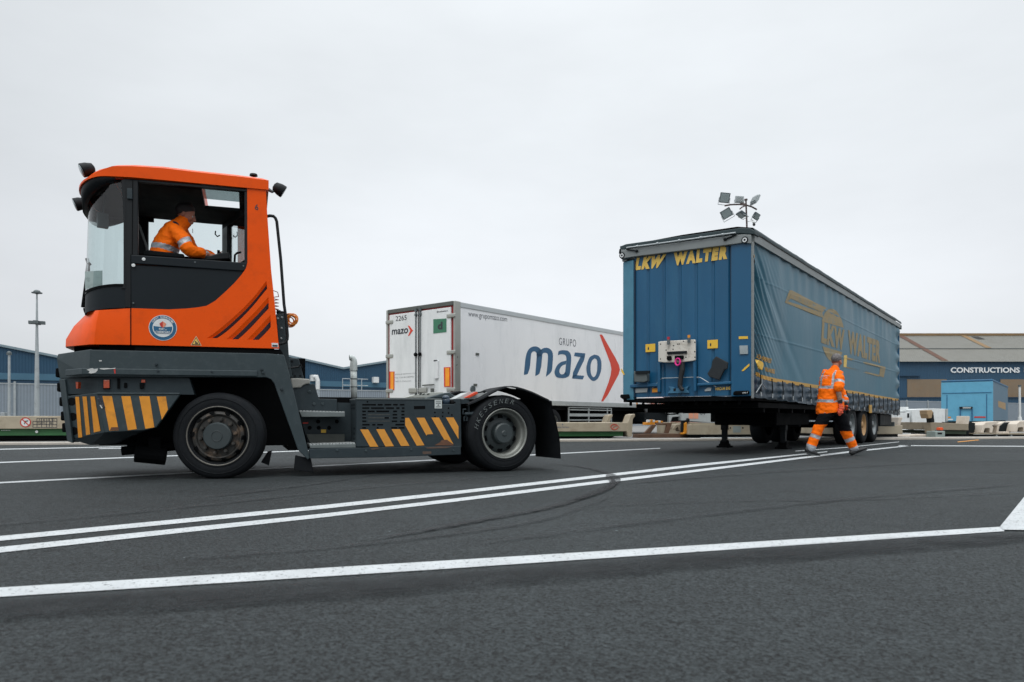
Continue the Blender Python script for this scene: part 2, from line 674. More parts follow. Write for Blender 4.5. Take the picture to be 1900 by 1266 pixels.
FE = (.877, .481)
FANG = math.atan2(FE[1], FE[0])
M_BLUE = cladding('blue_cladding', (27, 68, 94), 1.6)
M_BLUE_D = mat('dark_blue_band', (26, 60, 84), .6, vscale=.5)
M_BAND = mat('pale_blue_gutter', (60, 100, 122), .5, vscale=.5)
M_EDGE = mat('roof_trim', (120, 138, 146), .5)
M_WHITE = mat('white_metal', (214, 218, 218), .5, var=.06, dirt=(150, 150, 148), damt=.4)
M_GALV = mat('galvanised_steel', (168, 175, 177), .45, .4, var=.12, dirt=(105, 108, 108), damt=.5)
M_GALV_D = mat('dull_steel', (92, 100, 102), .5, .4, var=.12)

# double-gabled shed behind the tractor, its facade parallel with the fence
s0, n0 = 0.0, 65.86
fx, fy = s0 * FE[0] - n0 * FE[1], s0 * FE[1] + n0 * FE[0]
shed = thing('warehouse', 'long blue corrugated shed with zigzag gabled roofline behind the orange tractor', 'warehouse', (fx, fy, .066), FANG)
def shed_h(s):
    q = (s - 18.4) % 21.5
    return 5.15 + .19 * min(q, 21.5 - q)
poly = [(-56, 0)] + [(s, shed_h(s)) for s in (-56, -46.1, -35.35, -24.6, -13.85, -3.1, 7.65, 18.4, 29.15, 39.9)] + [(39.9, 0)]
mb = MB()
mb.pside(poly, 0, 45)
mb.build('wall', M_BLUE, shed)
mb = MB()
top = [p for p in poly[1:-1]]
mb.pside([(x, z + .02) for x, z in top] + [(x, z + .2) for x, z in top[::-1]], -.18, 45.1)
mb.build('roof_trim', M_EDGE, shed)
mb = MB()
mb.box(-56, 39.9, -.12, -.003, 3.55, 4.05)
mb.build('gutter', M_BAND, shed)
mb = MB()
mb.box(-56, 39.9, -.06, -.002, 2.7, 3.5)
mb.build('wall_band', M_BLUE_D, shed)
SF = Frame(fx, fy, FANG)
def vent_unit(x0, y0, x1, y1, duct=False):
    (a, t), (b, u) = SF.side(x0, y0, -.5), SF.side(x1, y1, -.5)
    mb = MB()
    mb.box(a, b, -.55, -.003, u, t)
    if duct:
        mb.tube([((a + b) / 2, -.55, (t + u) / 2 + .1), ((a + b) / 2 + .1, -.8, (t + u) / 2 + .1), (b - .1, -.85, u), (b - .1, -.85, 0)], .2, 10)
    return mb.build('vent_unit', M_WHITE, shed, .02)
vent_unit(577, 697, 590, 709, True)
vent_unit(693, 701, 703, 712)
# stair railing on the shed's apron
rl = thing('railing', 'thin grey pipe railing in front of the blue shed beside the exhaust pipe', 'railing', (*P(650, 741, 56)[:2], .066), FANG)
mb = MB()
for x in (-.6, 0, .9):
    mb.cyl((x, 0, 0), (x, 0, 3.7), .03)
mb.build('post', M_GALV, rl)
mb = MB()
for z in (3.7, 3.2):
    mb.cyl((-.63, 0, z), (1.4, 0, z), .028)
mb.build('rail', M_GALV, rl)

# grey mesh fence across the yard
def mesh_panel():
    m = mat('fence_mesh', (150, 160, 168), .6, .2, var=.05)
    n, l = m.node_tree.nodes, m.node_tree.links
    co = n.new('ShaderNodeTexCoord')
    wv = n.new('ShaderNodeTexWave')
    wv.bands_direction = 'X'
    wv.inputs['Scale'].default_value = 2.2
    l.new(co.outputs['Object'], wv.inputs['Vector'])
    r = n.new('ShaderNodeMapRange')
    for i, x in enumerate((0, 1, .5, .68)):
        r.inputs[i + 1].default_value = x
    l.new(wv.outputs[0], r.inputs[0])
    l.new(r.outputs[0], n['Principled BSDF'].inputs['Alpha'])
    return m
M_MESH = mesh_panel()
fc = thing('mesh_fence', 'tall grey wire mesh security fence with pale posts along the back of the yard', 'fence', (-26.6, 37.7, .066), FANG)
mb = MB()
mb.box(-30, 110, -.008, .008, .05, 2.42)
mb.build('mesh_panel', M_MESH, fc)
mb = MB()
mb.box(-30, 110, -.03, .03, 2.42, 2.48)
mb.build('top_rail', M_GALV, fc)
for k in range(-8, 30):
    mb = MB()
    mb.box(k * 3.62 - .05 + .6, k * 3.62 + .05 + .6, -.1, -.012, 0, 2.56)
    mb.build('post', M_GALV, fc)

# hall with the weathered roof on the right
hx0, hy = P(1480, 700, 92)[0], 92
hall = thing('factory_hall', 'wide blue hall with weathered grey pitched roof and white wall lettering', 'hall', (hx0, hy, .066), 0)
HF = Frame(hx0, hy, 0)
def hz(py):
    return HF.side(1700, py)[1] - .066
x1 = 75
M_HBLUE = cladding('hall_cladding', (36, 72, 98), 1.1, dirt=(52, 82, 100))
M_ROOF = cladding('weathered_roof', (104, 104, 97), 1.3, bump=.8, dirt=(82, 78, 68))
M_RUST = mat('rusty_sheet', (86, 60, 48), .85, vscale=.6, dirt=(110, 92, 74), dscale=1.2, damt=.8)
M_TANROOF = mat('ochre_sheet', (126, 102, 70), .8, vscale=.6, dirt=(110, 100, 84))
M_BOARD = cladding('tan_boarding', (128, 112, 92), 2.0, dirt=(150, 110, 66))
M_LETTER = mat('white_lettering', (226, 230, 232), .5, var=.03)
mb = MB()
mb.box(0, x1, 0, 40, 0, hz(671))
mb.build('wall', M_HBLUE, hall)
he, hr = hz(671), hz(630) + 1.6
ry = 9.0                                    # the ridge lies behind the eaves
def roofp(x, t, lift=.0):
    return (x, -.5 + (ry + .5) * t, he - .05 + (hr - he + .05) * t + lift)
mb = MB()
mb.add([roofp(-.5, 0), roofp(x1 + .5, 0), roofp(x1 + .5, 1), roofp(-.5, 1), (-.5, 41, he), (x1 + .5, 41, he)], [(0, 1, 2, 3), (3, 2, 5, 4), (0, 3, 4), (1, 5, 2)])
mb.build('roof', M_ROOF, hall)
mb = MB()
mb.obox((x1 / 2, ry, hr + .05), (x1 / 2 + .5, 0, 0), (0, .3, 0), (0, 0, .16))
mb.build('ridge_cap', M_TANROOF, hall)
def roof_patch(xa, xb, t0, t1, m, shift):
    mb = MB()
    mb.add([roofp(xa + shift, t0, .05), roofp(xb + shift, t0, .05), roofp(xb, t1, .05), roofp(xa, t1, .05)], [(0, 1, 2, 3)])
    return mb.build('roof_patch', m, hall)
def hx(px, y=None):
    return HF.side(px, 650)[0]
roof_patch(hx(1733) * 1.0, hx(1745), .02, .97, M_RUST, hx(1750) - hx(1738))
roof_patch(hx(1861), hx(1872), .48, .97, M_TANROOF, .5)
roof_patch(hx(1879), hx(1893), .82, .93, mat('roof_hole', (46, 46, 44), .9), .3)
mb = MB()
mb.obox((x1 / 2, -.5 + (ry + .5) * .45, he + (hr - he) * .45 + .03), (x1 / 2, 0, 0), (0, .05, 0), (0, 0, .03))
mb.build('roof_seam', M_GALV_D, hall)
for xa, xb in ((1683, 1756), (1856, 1935), (2010, 2080), (1500, 1600)):
    mb = MB()
    mb.box(hx(xa), hx(xb), -.06, -.002, hz(737), hz(704))
    mb.build('boarded_window', M_BOARD, hall)
mb = MB()
a, b = hx(1763), hx(1891)
text_on(mb, 'CONSTRUCTIONS', [(a, -.12, hz(692)), (b, -.12, hz(692)), (b, -.12, hz(682)), (a, -.12, hz(682))], bold=.03)
mb.build('lettering', M_LETTER, hall)
mb = MB()
a, b = hx(1899), hx(2000)
text_on(mb, 'MECANIQUES', [(a, -.12, hz(692)), (b, -.12, hz(692)), (b, -.12, hz(682)), (a, -.12, hz(682))], bold=.03)
mb.build('lettering', M_LETTER, hall)
mb = MB()
mb.box(0, x1, -.1, -.003, hz(739.5), hz(738.3))
mb.build('wall_trim', M_BLUE_D, hall)
mb = MB()
mb.box(0, hx(1706), -.3, -.003, hz(698.5), hz(696.8))
mb.build('gutter', M_BLUE_D, hall)

# ================================================================ masts
def lathe_z(mb, prof, n=16):
    return mb.lathe(prof, (0, 0, 0), 'z', n)
lm = thing('lamp_mast', 'tall pale grey lighting mast with flat lamp ring and domed cap left of the tractor', 'lamp mast', (*P(68.5, 778, 36)[:2], .066))
mb = MB()
mb.smooth = True
lathe_z(mb, [(.13, 0), (.12, 1.5), (.09, 3.4), (.055, 5.4), (.035, 6.9)], 14)
mb.build('pole', M_GALV, lm)
mb = MB()
mb.ball((0, 0, 6.9), .16, sq=(1, 1, .7))
mb.cyl((0, 0, 6.84), (0, 0, 6.88), .24)
mb.build('cap', M_GALV_D, lm)
mb = MB()
for k in range(4):
    g_ = k * math.pi / 2 + .4
    mb.obox((.2 * math.cos(g_), .2 * math.sin(g_), 5.38), (.15 * math.cos(g_), .15 * math.sin(g_), 0), (-.11 * math.sin(g_), .11 * math.cos(g_), 0), (0, 0, .08))
mb.build('lamp_head', M_GALV_D, lm, .01)

sp = thing('slim_post', 'slim pale post with a small dark head at the left edge by the fence', 'post', (*P(17, 778, 34)[:2], .066))
mb = MB()
mb.cyl((0, 0, 0), (0, 0, 3.6), .07, .05)
mb.build('pole', M_GALV, sp)
mb = MB()
mb.cyl((0, 0, 3.6), (0, 0, 3.68), .11)
mb.ball((0, 0, 3.68), .1)
mb.build('camera_head', M_GALV_D, sp)
mb = MB()
mb.box(-.35, -.15, -.1, .1, .2, .9)
mb.build('junction_box', M_GALV, sp, .01)

pp = thing('slim_post', 'slim white post standing before the tan boarding at the right edge', 'post', (*P(1892, 778, 46)[:2], .066))
mb = MB()
mb.cyl((0, 0, 0), (0, 0, 2.65), .07, .06)
mb.cyl((0, 0, 0), (0, 0, .75), .2, .1)
mb.build('pole', M_WHITE, pp)
mb = MB()
mb.cyl((0, 0, 2.65), (0, 0, 2.75), .1)
mb.build('cap', M_GALV_D, pp)

# floodlight mast behind the curtain-sided trailer
FY = 37.3
fm = thing('floodlight_mast', 'dark mast carrying a ring of square floodlights above the blue trailer', 'floodlight mast', (*P(1386, 778, FY)[:2], .066))
M_MAST = mat('rusty_mast', (70, 58, 56), .7, var=.2, dirt=(92, 62, 52))
M_LAMPF = mat('lamp_casing', (56, 68, 74), .5)
M_LAMPB = mat('lamp_back', (150, 158, 160), .5)
M_LAMPG = mat('lamp_glass', (134, 146, 148), .3, spec=.6)
def fz(px, py, dy=0):
    p = P(px, py, FY + dy)
    q = fm.location
    return Vector((p[0] - q.x, p[1] - q.y, p[2] - .066))
mb = MB()
mb.tube([(0, 0, 0), (0, 0, 6), fz(1386, 426), fz(1384, 371)], [.09, .07, .045, .04], 10)
mb.cyl(fz(1384, 372), fz(1384, 369.6), .085)
mb.build('pole', M_MAST, fm)
mb = MB()
mb.tube([fz(1345, 382, -.3), fz(1356, 380, -.2), fz(1372, 379.5), fz(1385, 381), fz(1395, 384, .2), fz(1404, 389, .3)], .042, 8)
mb.tube([fz(1385, 381), fz(1376, 385, -.3), fz(1373, 388, -.4)], .035, 8)
mb.tube([fz(1385, 381), fz(1379, 377, .5), fz(1374, 378, .7)], .035, 8)
mb.build('ring_arm', M_MAST, fm)
def flood(cx, cy, wx, wy, fwd, roll, dy):
    """square floodlight: picture centre, size in pixels, facing vector, roll"""
    c = fz(cx, cy, dy)
    k = FY / 1344
    f = Vector(fwd).normalized()
    r = f.cross(Vector((0, 0, 1))).normalized()
    u = r.cross(f)
    r, u = r * math.cos(roll) + u * math.sin(roll), u * math.cos(roll) - r * math.sin(roll)
    hw, hh = wx * k / 2, wy * k / 2
    a = MB()
    a.obox(c - f * .05, r * hw, u * hh, f * .05)
    for t in range(-3, 4):
        a.obox(c - f * .13 + r * (hw * .25 * t), r * .012, u * hh * .8, f * .03)
    o = a.build('floodlight', M_LAMPF if fwd[1] < 0 else M_LAMPB, fm, .008)
    a = MB()
    a.obox(c + f * .008, r * hw * .84, u * hh * .84, f * .006)
    a.build('lamp_glass', M_LAMPG, o)
    a = MB()
    a.tube([c + r * (hw + .02), c + r * (hw + .03) - u * (hh + .1) - f * .05, c - r * (hw + .03) - u * (hh + .1) - f * .05, c - r * (hw + .02)], .018, 6)
    a.build('bracket', M_LAMPB, o)
flood(1344.8, 367.2, 18, 18, (-.25, -1, -.25), .17, -.3)
flood(1348, 396.5, 19, 16, (-.2, -1, -.35), -.5, -.3)
flood(1371.5, 371.5, 16, 13, (.1, 1, -.2), -.1, .7)
flood(1402.5, 372, 17, 17, (1, .35, -.7), .1, .3)
flood(1374.5, 400, 18, 14, (-.8, -.15, -1.3), 0, -.4)
flood(1404.5, 402, 14, 12, (.6, -1, -.7), .25, .3)
mb = MB()
mb.tube([fz(1385.5, 412), fz(1393, 410), fz(1399, 411)], .02, 6)
mb.ball(fz(1399, 413), .09, sq=(1, 1, .6))
mb.build('camera_bracket', M_WHITE, fm)
mb = MB()
mb.smooth = True
mb.ball(fz(1399, 417), .075)
mb.build('camera_dome', mat('black_plastic', (18, 24, 28), .35, var=.05), fm)

# ================================================================ low ro-ro roll trailers and clutter along the kerb
M_CREAM = mat('cream_paint', (166, 156, 136), .55, var=.08, dirt=(120, 100, 78), dscale=2.5, damt=.6)
M_CREAM2 = mat('weathered_cream_paint', (140, 130, 112), .7, var=.15, dirt=(86, 76, 62), dscale=3, damt=.8)
M_CREAM3 = mat('pale_cream_paint', (204, 194, 180), .55, var=.08, dirt=(120, 96, 74), dscale=3, damt=.6)
M_GREEN = mat('green_paint', (50, 104, 60), .55, var=.15, dirt=(90, 108, 84), dscale=2, damt=.6)
M_GREEN_D = mat('mossy_frame', (64, 76, 62), .8, var=.2, dirt=(40, 46, 40))
M_DARK = mat('dark_steel', (14, 21, 25), .6, spec=.25, var=.2)
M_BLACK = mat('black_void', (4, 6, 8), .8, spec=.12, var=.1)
M_TYRE = mat('tyre_rubber', (16, 20, 24), .8, spec=.25, var=.15, vscale=8, bump=.15, bscale=40, dirt=(32, 36, 38), dscale=5, damt=.5)
M_BROWN = mat('rusty_frame', (96, 72, 56), .8, var=.25, dirt=(62, 48, 40), dscale=4, damt=.8)
M_ORANGE_P = mat('orange_paint', (214, 140, 36), .5, var=.1)
M_RED = mat('red_print', (188, 48, 36), .5, var=.04)
M_INK = mat('dark_print', (48, 52, 58), .5, var=.04)

def kframe(d):
    x, y = kp(0, d)
    return Frame(x, y, KANG)
K1 = kframe(1.1)

def roll_trailer(label, x0, x1, yt, yb, yg, m_body, m_low, frame=K1, end=0, depth=2.6, group='low roll trailers along the kerb'):
    """beam deck from pixel x0 to x1: tops and bottoms of its painted side, green sill below, wheels under it"""
    a, b = frame.side(x0, 780)[0], frame.side(x1, 780)[0]
    zt = frame.side((x0 + x1) / 2, yt)[1]
    zb = frame.side((x0 + x1) / 2, yb)[1]
    zg = frame.side((x0 + x1) / 2, yg)[1]
    ox, oy = frame.o[0] + a * frame.ex[0], frame.o[1] + a * frame.ex[1]
    t = thing('roll_trailer', label, 'roll trailer', (ox, oy, .066), KANG, group)
    ln = b - a
    z = -.066
    mb = MB()
    mb.box(0, ln, 0, depth, zb + z, zt + z)
    mb.build('deck', m_body, t, .015)
    mb = MB()
    mb.box(.1, ln - .1, .1, depth - .1, zg + z, zb + z - .003)
    mb.build('sill', m_low, t, .01)
    mb = MB()
    mb.box(.3, ln - .3, .5, depth - .3, .03, zg + z - .003)
    mb.build('underframe', M_DARK, t)
    for k in (.72, .84):
        for y in (.22, depth - .6):
            w_ = MB()
            w_.cyl((ln * k, y, .23), (ln * k, y + .35, .23), .225, n=20)
            w_.build('wheel', M_TYRE, t, .02)
    return t, ln, zb + z, zt + z, a

t, ln, zb, zt, a0 = roll_trailer('long cream and green roll trailer with prohibition sign at the left edge', -150, 640, 772.3, 795.6, 808, M_CREAM, M_GREEN)
def KS3(fr, a0, px, py, v=-.004):
    u, z = fr.side(px, py, v)
    return (u - a0, v, z - .066)
def disc(mb, c, r, rx=1.0, n=28, y=None):
    mb.sheet([(c[0] + r * rx * math.cos(2 * math.pi * k / n), c[1], c[2] + r * math.sin(2 * math.pi * k / n)) for k in range(n)])
def ring(mb, c, r0, r1, n=28):
    q = [[(c[0] + r * math.cos(2 * math.pi * k / n), c[1], c[2] + r * math.sin(2 * math.pi * k / n)) for k in range(n + 1)] for r in (r0, r1)]
    mb.grid(q)
c = KS3(K1, a0, 47.3, 783.8)
mb = MB()
disc(mb, c, .125)
sg = mb.build('prohibition_sign', M_WHITE, t)
mb = MB()
c2 = (c[0], -.008, c[2])
ring(mb, c2, .105, .13)
mb.obox(c2, (.075, 0, -.075), (0, .001, 0), (.009, 0, .009))
mb.build('red_ring', M_RED, sg)
mb = MB()
mb.obox((c[0] + .02, -.007, c[2] + .03), (.045, 0, .01), (0, .001, 0), (0, 0, .014))
mb.obox((c[0] - .02, -.007, c[2] - .02), (.01, 0, .03), (0, .001, 0), (.008, 0, -.004))
mb.build('pictogram', M_INK, sg)
# load table
mb = MB()
def q3(px, py):
    return KS3(K1, a0, px, py)
def rule(x0_, y0_, x1_, y1_):
    p, q = Vector(q3(x0_, y0_)), Vector(q3(x1_, y1_))
    d = (q - p).normalized() * .007
    nn = Vector((-d.z, 0, d.x))
    mb.sheet([p + nn, q + nn, q - nn, p - nn])
for yy in (776.5, 782.2, 788, 793.3):
    rule(68 if yy < 778 else 61, yy, 105.5, yy)
for xx in (68.5, 77, 86.5, 91.5, 96.5, 105.5):
    rule(xx, 776.5, xx, 793.3)
rule(61, 782.2, 61, 793.3)
for i, ch in enumerate('ABCD'):
    x = 71.5 + 8.6 * i
    text_on(mb, ch, [q3(x, 781.3), q3(x + 3.4, 781.3), q3(x + 3.4, 777.4), q3(x, 777.4)])
for x, s_ in ((69.5, 'TON'), (78, 'SWL'), (91.8, '40')):
    text_on(mb, s_, [q3(x, 787.2), q3(x + 7, 787.2), q3(x + 7, 783.2), q3(x, 783.2)])
mb.build('load_table', M_INK, t)
mb = MB()
disc(mb, KS3(K1, a0, 68, 801.3, .06), .035)
mb.build('white_mark', M_WHITE, t)
mb = MB()
for i in range(6):
    disc(mb, KS3(K1, a0, 3 + i * 3, 798.7, .06), .011)
mb.build('rivet', M_WHITE, t)

t2, ln2, zb2, zt2, a2 = roll_trailer('cream roll trailer with red oval emblem resting before the white trailer', 985, 1164, 784.3, 801, 810, M_CREAM, M_GREEN)
up = MB()
pts = [(1163, 800.5), (1164, 786), (1170, 770), (1178, 768), (1178, 773), (1174, 778), (1172.5, 810), (1165, 811)]
up.pside([(x - a2, z - .066) for x, z in K1.sides(pts)], -.02, .5)
up.build('gooseneck_horn', M_CREAM, t2, .015)
up = MB()
up.pside([(x - a2, z - .066) for x, z in K1.sides(pts)], 2.1, 2.6)
up.build('gooseneck_horn', M_CREAM, t2, .015)
mb = MB()
mb.tube([KS3(K1, a2, 1140 + 6.5 * math.cos(k), 792.5 - 5 * math.sin(k)) for k in [x * .25 for x in range(3, 25)]], .011, 5)
mb.tube([KS3(K1, a2, x, y) for x, y in ((1136, 796), (1140, 791), (1146, 790), (1149, 794))], .01, 5)
em = mb.build('emblem', M_RED, t2)
mb = MB()
text_on(mb, 'Brittany Ferries', [KS3(K1, a2, 1027, 795.5), KS3(K1, a2, 1055, 795.7), KS3(K1, a2, 1055, 791), KS3(K1, a2, 1027, 790.5)], bold=.01)
mb.sheet([KS3(K1, a2, 1042.5, 789), KS3(K1, a2, 1045.5, 789), KS3(K1, a2, 1044, 786)])
mb.build('lettering', mat('faded_blue_print', (98, 104, 118), .6, var=.05), t2)
# rack under the deck coupling: rusty horn frames beside it
K2 = kframe(1.4)
def clutter(name, label, cat, shapes, frame=K2, group=None):
    """shapes: (part name, material, polygon in pixels, near offset, thickness)"""
    u0 = frame.side(shapes[0][2][0][0], 800)[0]
    t = thing(name, label, cat, (frame.o[0] + u0 * frame.ex[0], frame.o[1] + u0 * frame.ex[1], .066), frame.ang, group)
    for nm, m, poly, v, th in shapes:
        mb = MB()
        mb.pside([(x - u0, z - .066) for x, z in frame.sides(poly, v)], v, v + th)
        mb.build(nm, m, t, .012)
    return t
z1 = lambda pts: zoomed(1140, 730, .1684, pts)
clutter('rusty_frame', 'rusty low coupling frame lying behind the red emblem roll trailer', 'steel frame', [
    ('base_beam', M_BROWN, z1([(270, 450), (720, 445), (820, 470), (680, 512), (250, 512)]), 0, .5),
    ('side_arm', M_BROWN, z1([(330, 440), (420, 345), (470, 345), (400, 440)]), .1, .12),
    ('side_arm', M_BROWN, z1([(470, 330), (640, 325), (600, 440), (560, 440), (580, 350), (470, 350)]), .2, .12),
    ('horn', M_CREAM2, z1([(640, 400), (680, 345), (740, 335), (745, 400), (720, 420), (700, 370), (670, 400)]), .1, .3)])
clutter('striped_buffer', 'orange and white striped buffer block standing left on the rusty frame', 'buffer', [
    ('block', M_ORANGE_P, z1([(345, 350), (350, 320), (450, 322), (450, 350)]), .6, .3),
    ('stripe', M_WHITE, z1([(372, 320), (375, 292), (398, 292), (395, 320)]), .6, .2),
    ('stripe', M_ORANGE_P, z1([(400, 320), (402, 290), (424, 290), (422, 320)]), .6, .2),
    ('stripe', M_WHITE, z1([(424, 320), (426, 293), (450, 295), (448, 320)]), .6, .2)], group='striped buffers on the rusty frame')
clutter('striped_buffer', 'smaller striped buffer block to the right on the rusty frame', 'buffer', [
    ('block', M_ORANGE_P, z1([(466, 325), (470, 303), (488, 303), (485, 325)]), .6, .3),
    ('stripe', M_WHITE, z1([(488, 325), (490, 302), (512, 302), (510, 325)]), .6, .25),
    ('stripe', M_ORANGE_P, z1([(512, 325), (514, 304), (538, 306), (536, 325)]), .6, .25)], group='striped buffers on the rusty frame')
clutter('orange_coupling', 'small orange hydraulic coupling hanging at the end of the plain cream roll trailer', 'coupling', [
    ('body', M_ORANGE_P, z1([(772, 330), (800, 318), (806, 440), (778, 448), (745, 455), (740, 440), (770, 430)]), -.15, .16),
    ('hook', M_DARK, z1([(745, 300), (800, 295), (812, 270), (832, 290), (825, 320), (770, 330), (765, 400), (745, 430)]), -.1, .12)])
t3, ln3, zb3, zt3, a3 = roll_trailer('plain cream roll trailer with grey hatch seen under the blue trailer', 1278, 1420, 788, 806.5, 812.5, M_CREAM, M_DARK)
mb = MB()
mb.pside([(x - a3, z - .066) for x, z in K1.sides(z1([(845, 322), (1180, 330), (1180, 352), (850, 352)]))], .02, 2.5)
mb.build('headboard', M_CREAM, t3, .01)
mb = MB()
for q in ([(1305, 362), (1392, 362), (1392, 432), (1305, 432)],):
    mb.pside([(x - a3, z - .066) for x, z in K1.sides(z1(q))], -.012, -.002)
mb.build('hatch', mat('grey_hatch', (140, 150, 148), .5), t3)
mb = MB()
for cx, cy in ((1277, 382), (1415, 382), (1250, 390), (1505, 405), (1525, 408)):
    px, py = z1([(cx, cy)])[0]
    disc(mb, KS3(K1, a3, px, py), .028)
mb.build('bolt_hole', M_DARK, t3)
clutter('tie_down_hook', 'small yellow hook under the plain cream roll trailer', 'hook', [
    ('hook', M_ORANGE_P, z1([(1262, 458), (1272, 470), (1290, 470), (1300, 456), (1308, 462), (1298, 480), (1268, 480), (1258, 466)]), -.05, .1),
    ('shank', M_ORANGE_P, z1([(1276, 448), (1288, 448), (1288, 470), (1276, 470)]), -.045, .09)])
# container stack and cab behind
K4 = kframe(6.0)
M_SALMON = mat('salmon_paint', (206, 140, 126), .6, var=.08, dirt=(170, 120, 106))
M_SALMON2 = mat('salmon_panel', (214, 150, 122), .6, var=.06)
M_LGREY = mat('light_grey_paint', (166, 172, 172), .55, var=.06, dirt=(130, 132, 130))
clutter('container', 'salmon pink container behind the grey cabinet under the blue trailer', 'container', [
    ('body', M_SALMON, z1([(460, 60), (960, 60), (960, 330), (520, 330)]), 1.5, 2.2),
    ('door_rail', M_LGREY, z1([(500, 60), (512, 60), (512, 328), (500, 328)]), 1.44, .055),
    ('corner_post', M_WHITE, z1([(462, 60), (474, 60), (520, 330), (508, 330)]), 1.44, .055)], K4)
tt = clutter('cabinet', 'pale grey site cabinet numbered 04 with salmon panels', 'cabinet', [
    ('casing', M_LGREY, z1([(738, 200), (810, 135), (1020, 135), (1100, 200), (1100, 325), (738, 300)]), 0, 1.2),
    ('panel', M_SALMON2, z1([(820, 150), (870, 150), (870, 280), (820, 280)]), -.01, .008),
    ('panel', M_SALMON2, z1([(876, 145), (925, 145), (925, 280), (876, 280)]), -.01, .008)], K4)
u0 = K4.side(z1([(738, 200)])[0][0], 800)[0]
mb = MB()
qd = [K4.S3(*z1([p])[0], -.006) for p in ((945, 240), (1000, 240), (1000, 195), (945, 195))]
text_on(mb, '04', [(x - u0, y, z - .066) for x, y, z in qd])
mb.build('lettering', M_INK, tt)
clutter('yard_truck', 'white yard truck cab half hidden behind the white trailer and the blue trailer', 'truck', [
    ('cab', M_WHITE, z1([(500, 125), (560, 120), (720, 150), (722, 215), (610, 225), (520, 200)]), .2, 1.8),
    ('side_window', M_DARK, z1([(512, 130), (548, 150), (568, 200), (545, 200)]), .19, .008),
    ('chassis', M_DARK, z1([(330, 210), (740, 215), (740, 310), (330, 320)]), .3, 1.6),
    ('mudguard', M_LGREY, z1([(600, 240), (740, 235), (740, 255), (640, 262), (612, 330), (600, 320)]), .15, .3)], K4)

# ---- right-hand clutter
z6 = lambda pts: zoomed(1640, 700, .1368, pts)
t, ln, zb, zt, ar = roll_trailer('cream roll trailer with short raised horn behind the rear of the blue trailer', 1560, 1675, 789.5, 806, 811, M_CREAM, M_DARK, group='low roll trailers along the kerb')
mb = MB()
mb.pside([(x - ar, z - .066) for x, z in K1.sides(z6([(190, 655), (205, 545), (255, 545), (262, 570), (245, 590), (232, 655)]))], .02, .5)
mb.build('gooseneck_horn', M_CREAM3, t, .015)
def louvre(polys, v):
    return [('vent', M_DARK, z6(p), v - .012, .01) for p in polys]
K5 = kframe(7.5)
clutter('switch_cabinet', 'white utility cabinet with one vent, nearest the rear of the blue trailer', 'cabinet', [
    ('casing', M_WHITE, z6([(190, 480), (352, 480), (352, 770), (190, 770)]), 0, 1.5), ('roof', M_WHITE, z6([(190, 405), (335, 405), (335, 470), (190, 470)]), .4, 1.0)]
    + louvre([[(318, 490), (345, 490), (345, 550), (318, 550)]], 0), K5, 'white utility cabinets')
clutter('switch_cabinet', 'white utility cabinet with grilles between two others', 'cabinet', [
    ('casing', M_WHITE, z6([(385, 440), (600, 430), (600, 770), (385, 770)]), 0, 1.5)]
    + louvre([[(535, 475), (562, 475), (562, 540), (535, 540)], [(430, 670), (460, 670), (460, 710), (430, 710)], [(535, 670), (565, 670), (565, 710), (535, 710)]], 0), K5, 'white utility cabinets')
clutter('switch_cabinet', 'plain white utility cabinet beside the light blue trailer', 'cabinet', [
    ('casing', M_WHITE, z6([(655, 425), (832, 430), (832, 700), (655, 700)]), 0, 1.5), ('door', M_LGREY, z6([(845, 430), (872, 430), (872, 600), (845, 600)]), .1, 1.2)], K5, 'white utility cabinets')
clutter('parked_car', 'white parked car low in front of the utility cabinets', 'car', [
    ('body', M_WHITE, z6([(265, 790), (262, 735), (300, 705), (410, 700), (470, 735), (590, 745), (600, 790)]), -.4, 1.6),
    ('side_window', M_DARK, z6([(300, 732), (315, 712), (400, 708), (445, 735)]), -.412, .01)], kframe(4.2))
clutter('kerb_block', 'long white concrete block lying flat on the kerb', 'block', [
    ('base', mat('white_concrete', (206, 208, 208), .8), z6([(260, 838), (260, 815), (590, 812), (590, 836)]), -.2, .5),
    ('top_slab', M_CREAM3, z6([(340, 812), (360, 785), (610, 775), (640, 790), (590, 812)]), .0, .6)], K1)
beam = clutter('roll_trailer', 'weathered beige roll trailer with mossy sill before the light blue trailer', 'roll trailer', [
    ('deck', M_CREAM2, z6([(690, 612), (1150, 635), (1150, 722), (690, 715)]), 0, 2.2),
    ('sill', M_GREEN_D, z6([(800, 724), (1120, 728), (1120, 775), (800, 770)]), .1, 1.9),
    ('underframe', M_DARK, z6([(830, 772), (1110, 778), (1100, 835), (830, 835)]), .3, 1.6),
    ('gooseneck_horn', M_CREAM3, z6([(1098, 640), (1112, 528), (1165, 530), (1168, 560), (1150, 640)]), .04, .4),
    ('hitch', M_DARK, z6([(1150, 610), (1240, 620), (1240, 700), (1210, 790), (1120, 800), (1150, 700)]), .2, 1.2)], K1, 'low roll trailers along the kerb')
clutter('coupling_post', 'upright coupling post with tan padded head on the weathered roll trailer', 'post', [
    ('head', mat('tan_pad', (164, 140, 108), .7, dirt=(110, 90, 70)), z6([(588, 450), (650, 445), (668, 470), (650, 555), (610, 560), (590, 500)]), -.05, .35),
    ('arm', M_DARK, z6([(640, 470), (672, 470), (690, 610), (640, 620), (632, 560)]), .02, .2),
    ('post', M_CREAM2, z6([(638, 620), (692, 612), (695, 755), (645, 760)]), -.03, .3),
    ('foot', M_DARK, z6([(600, 800), (640, 755), (700, 760), (715, 836), (600, 836)]), .05, .5)], K1)
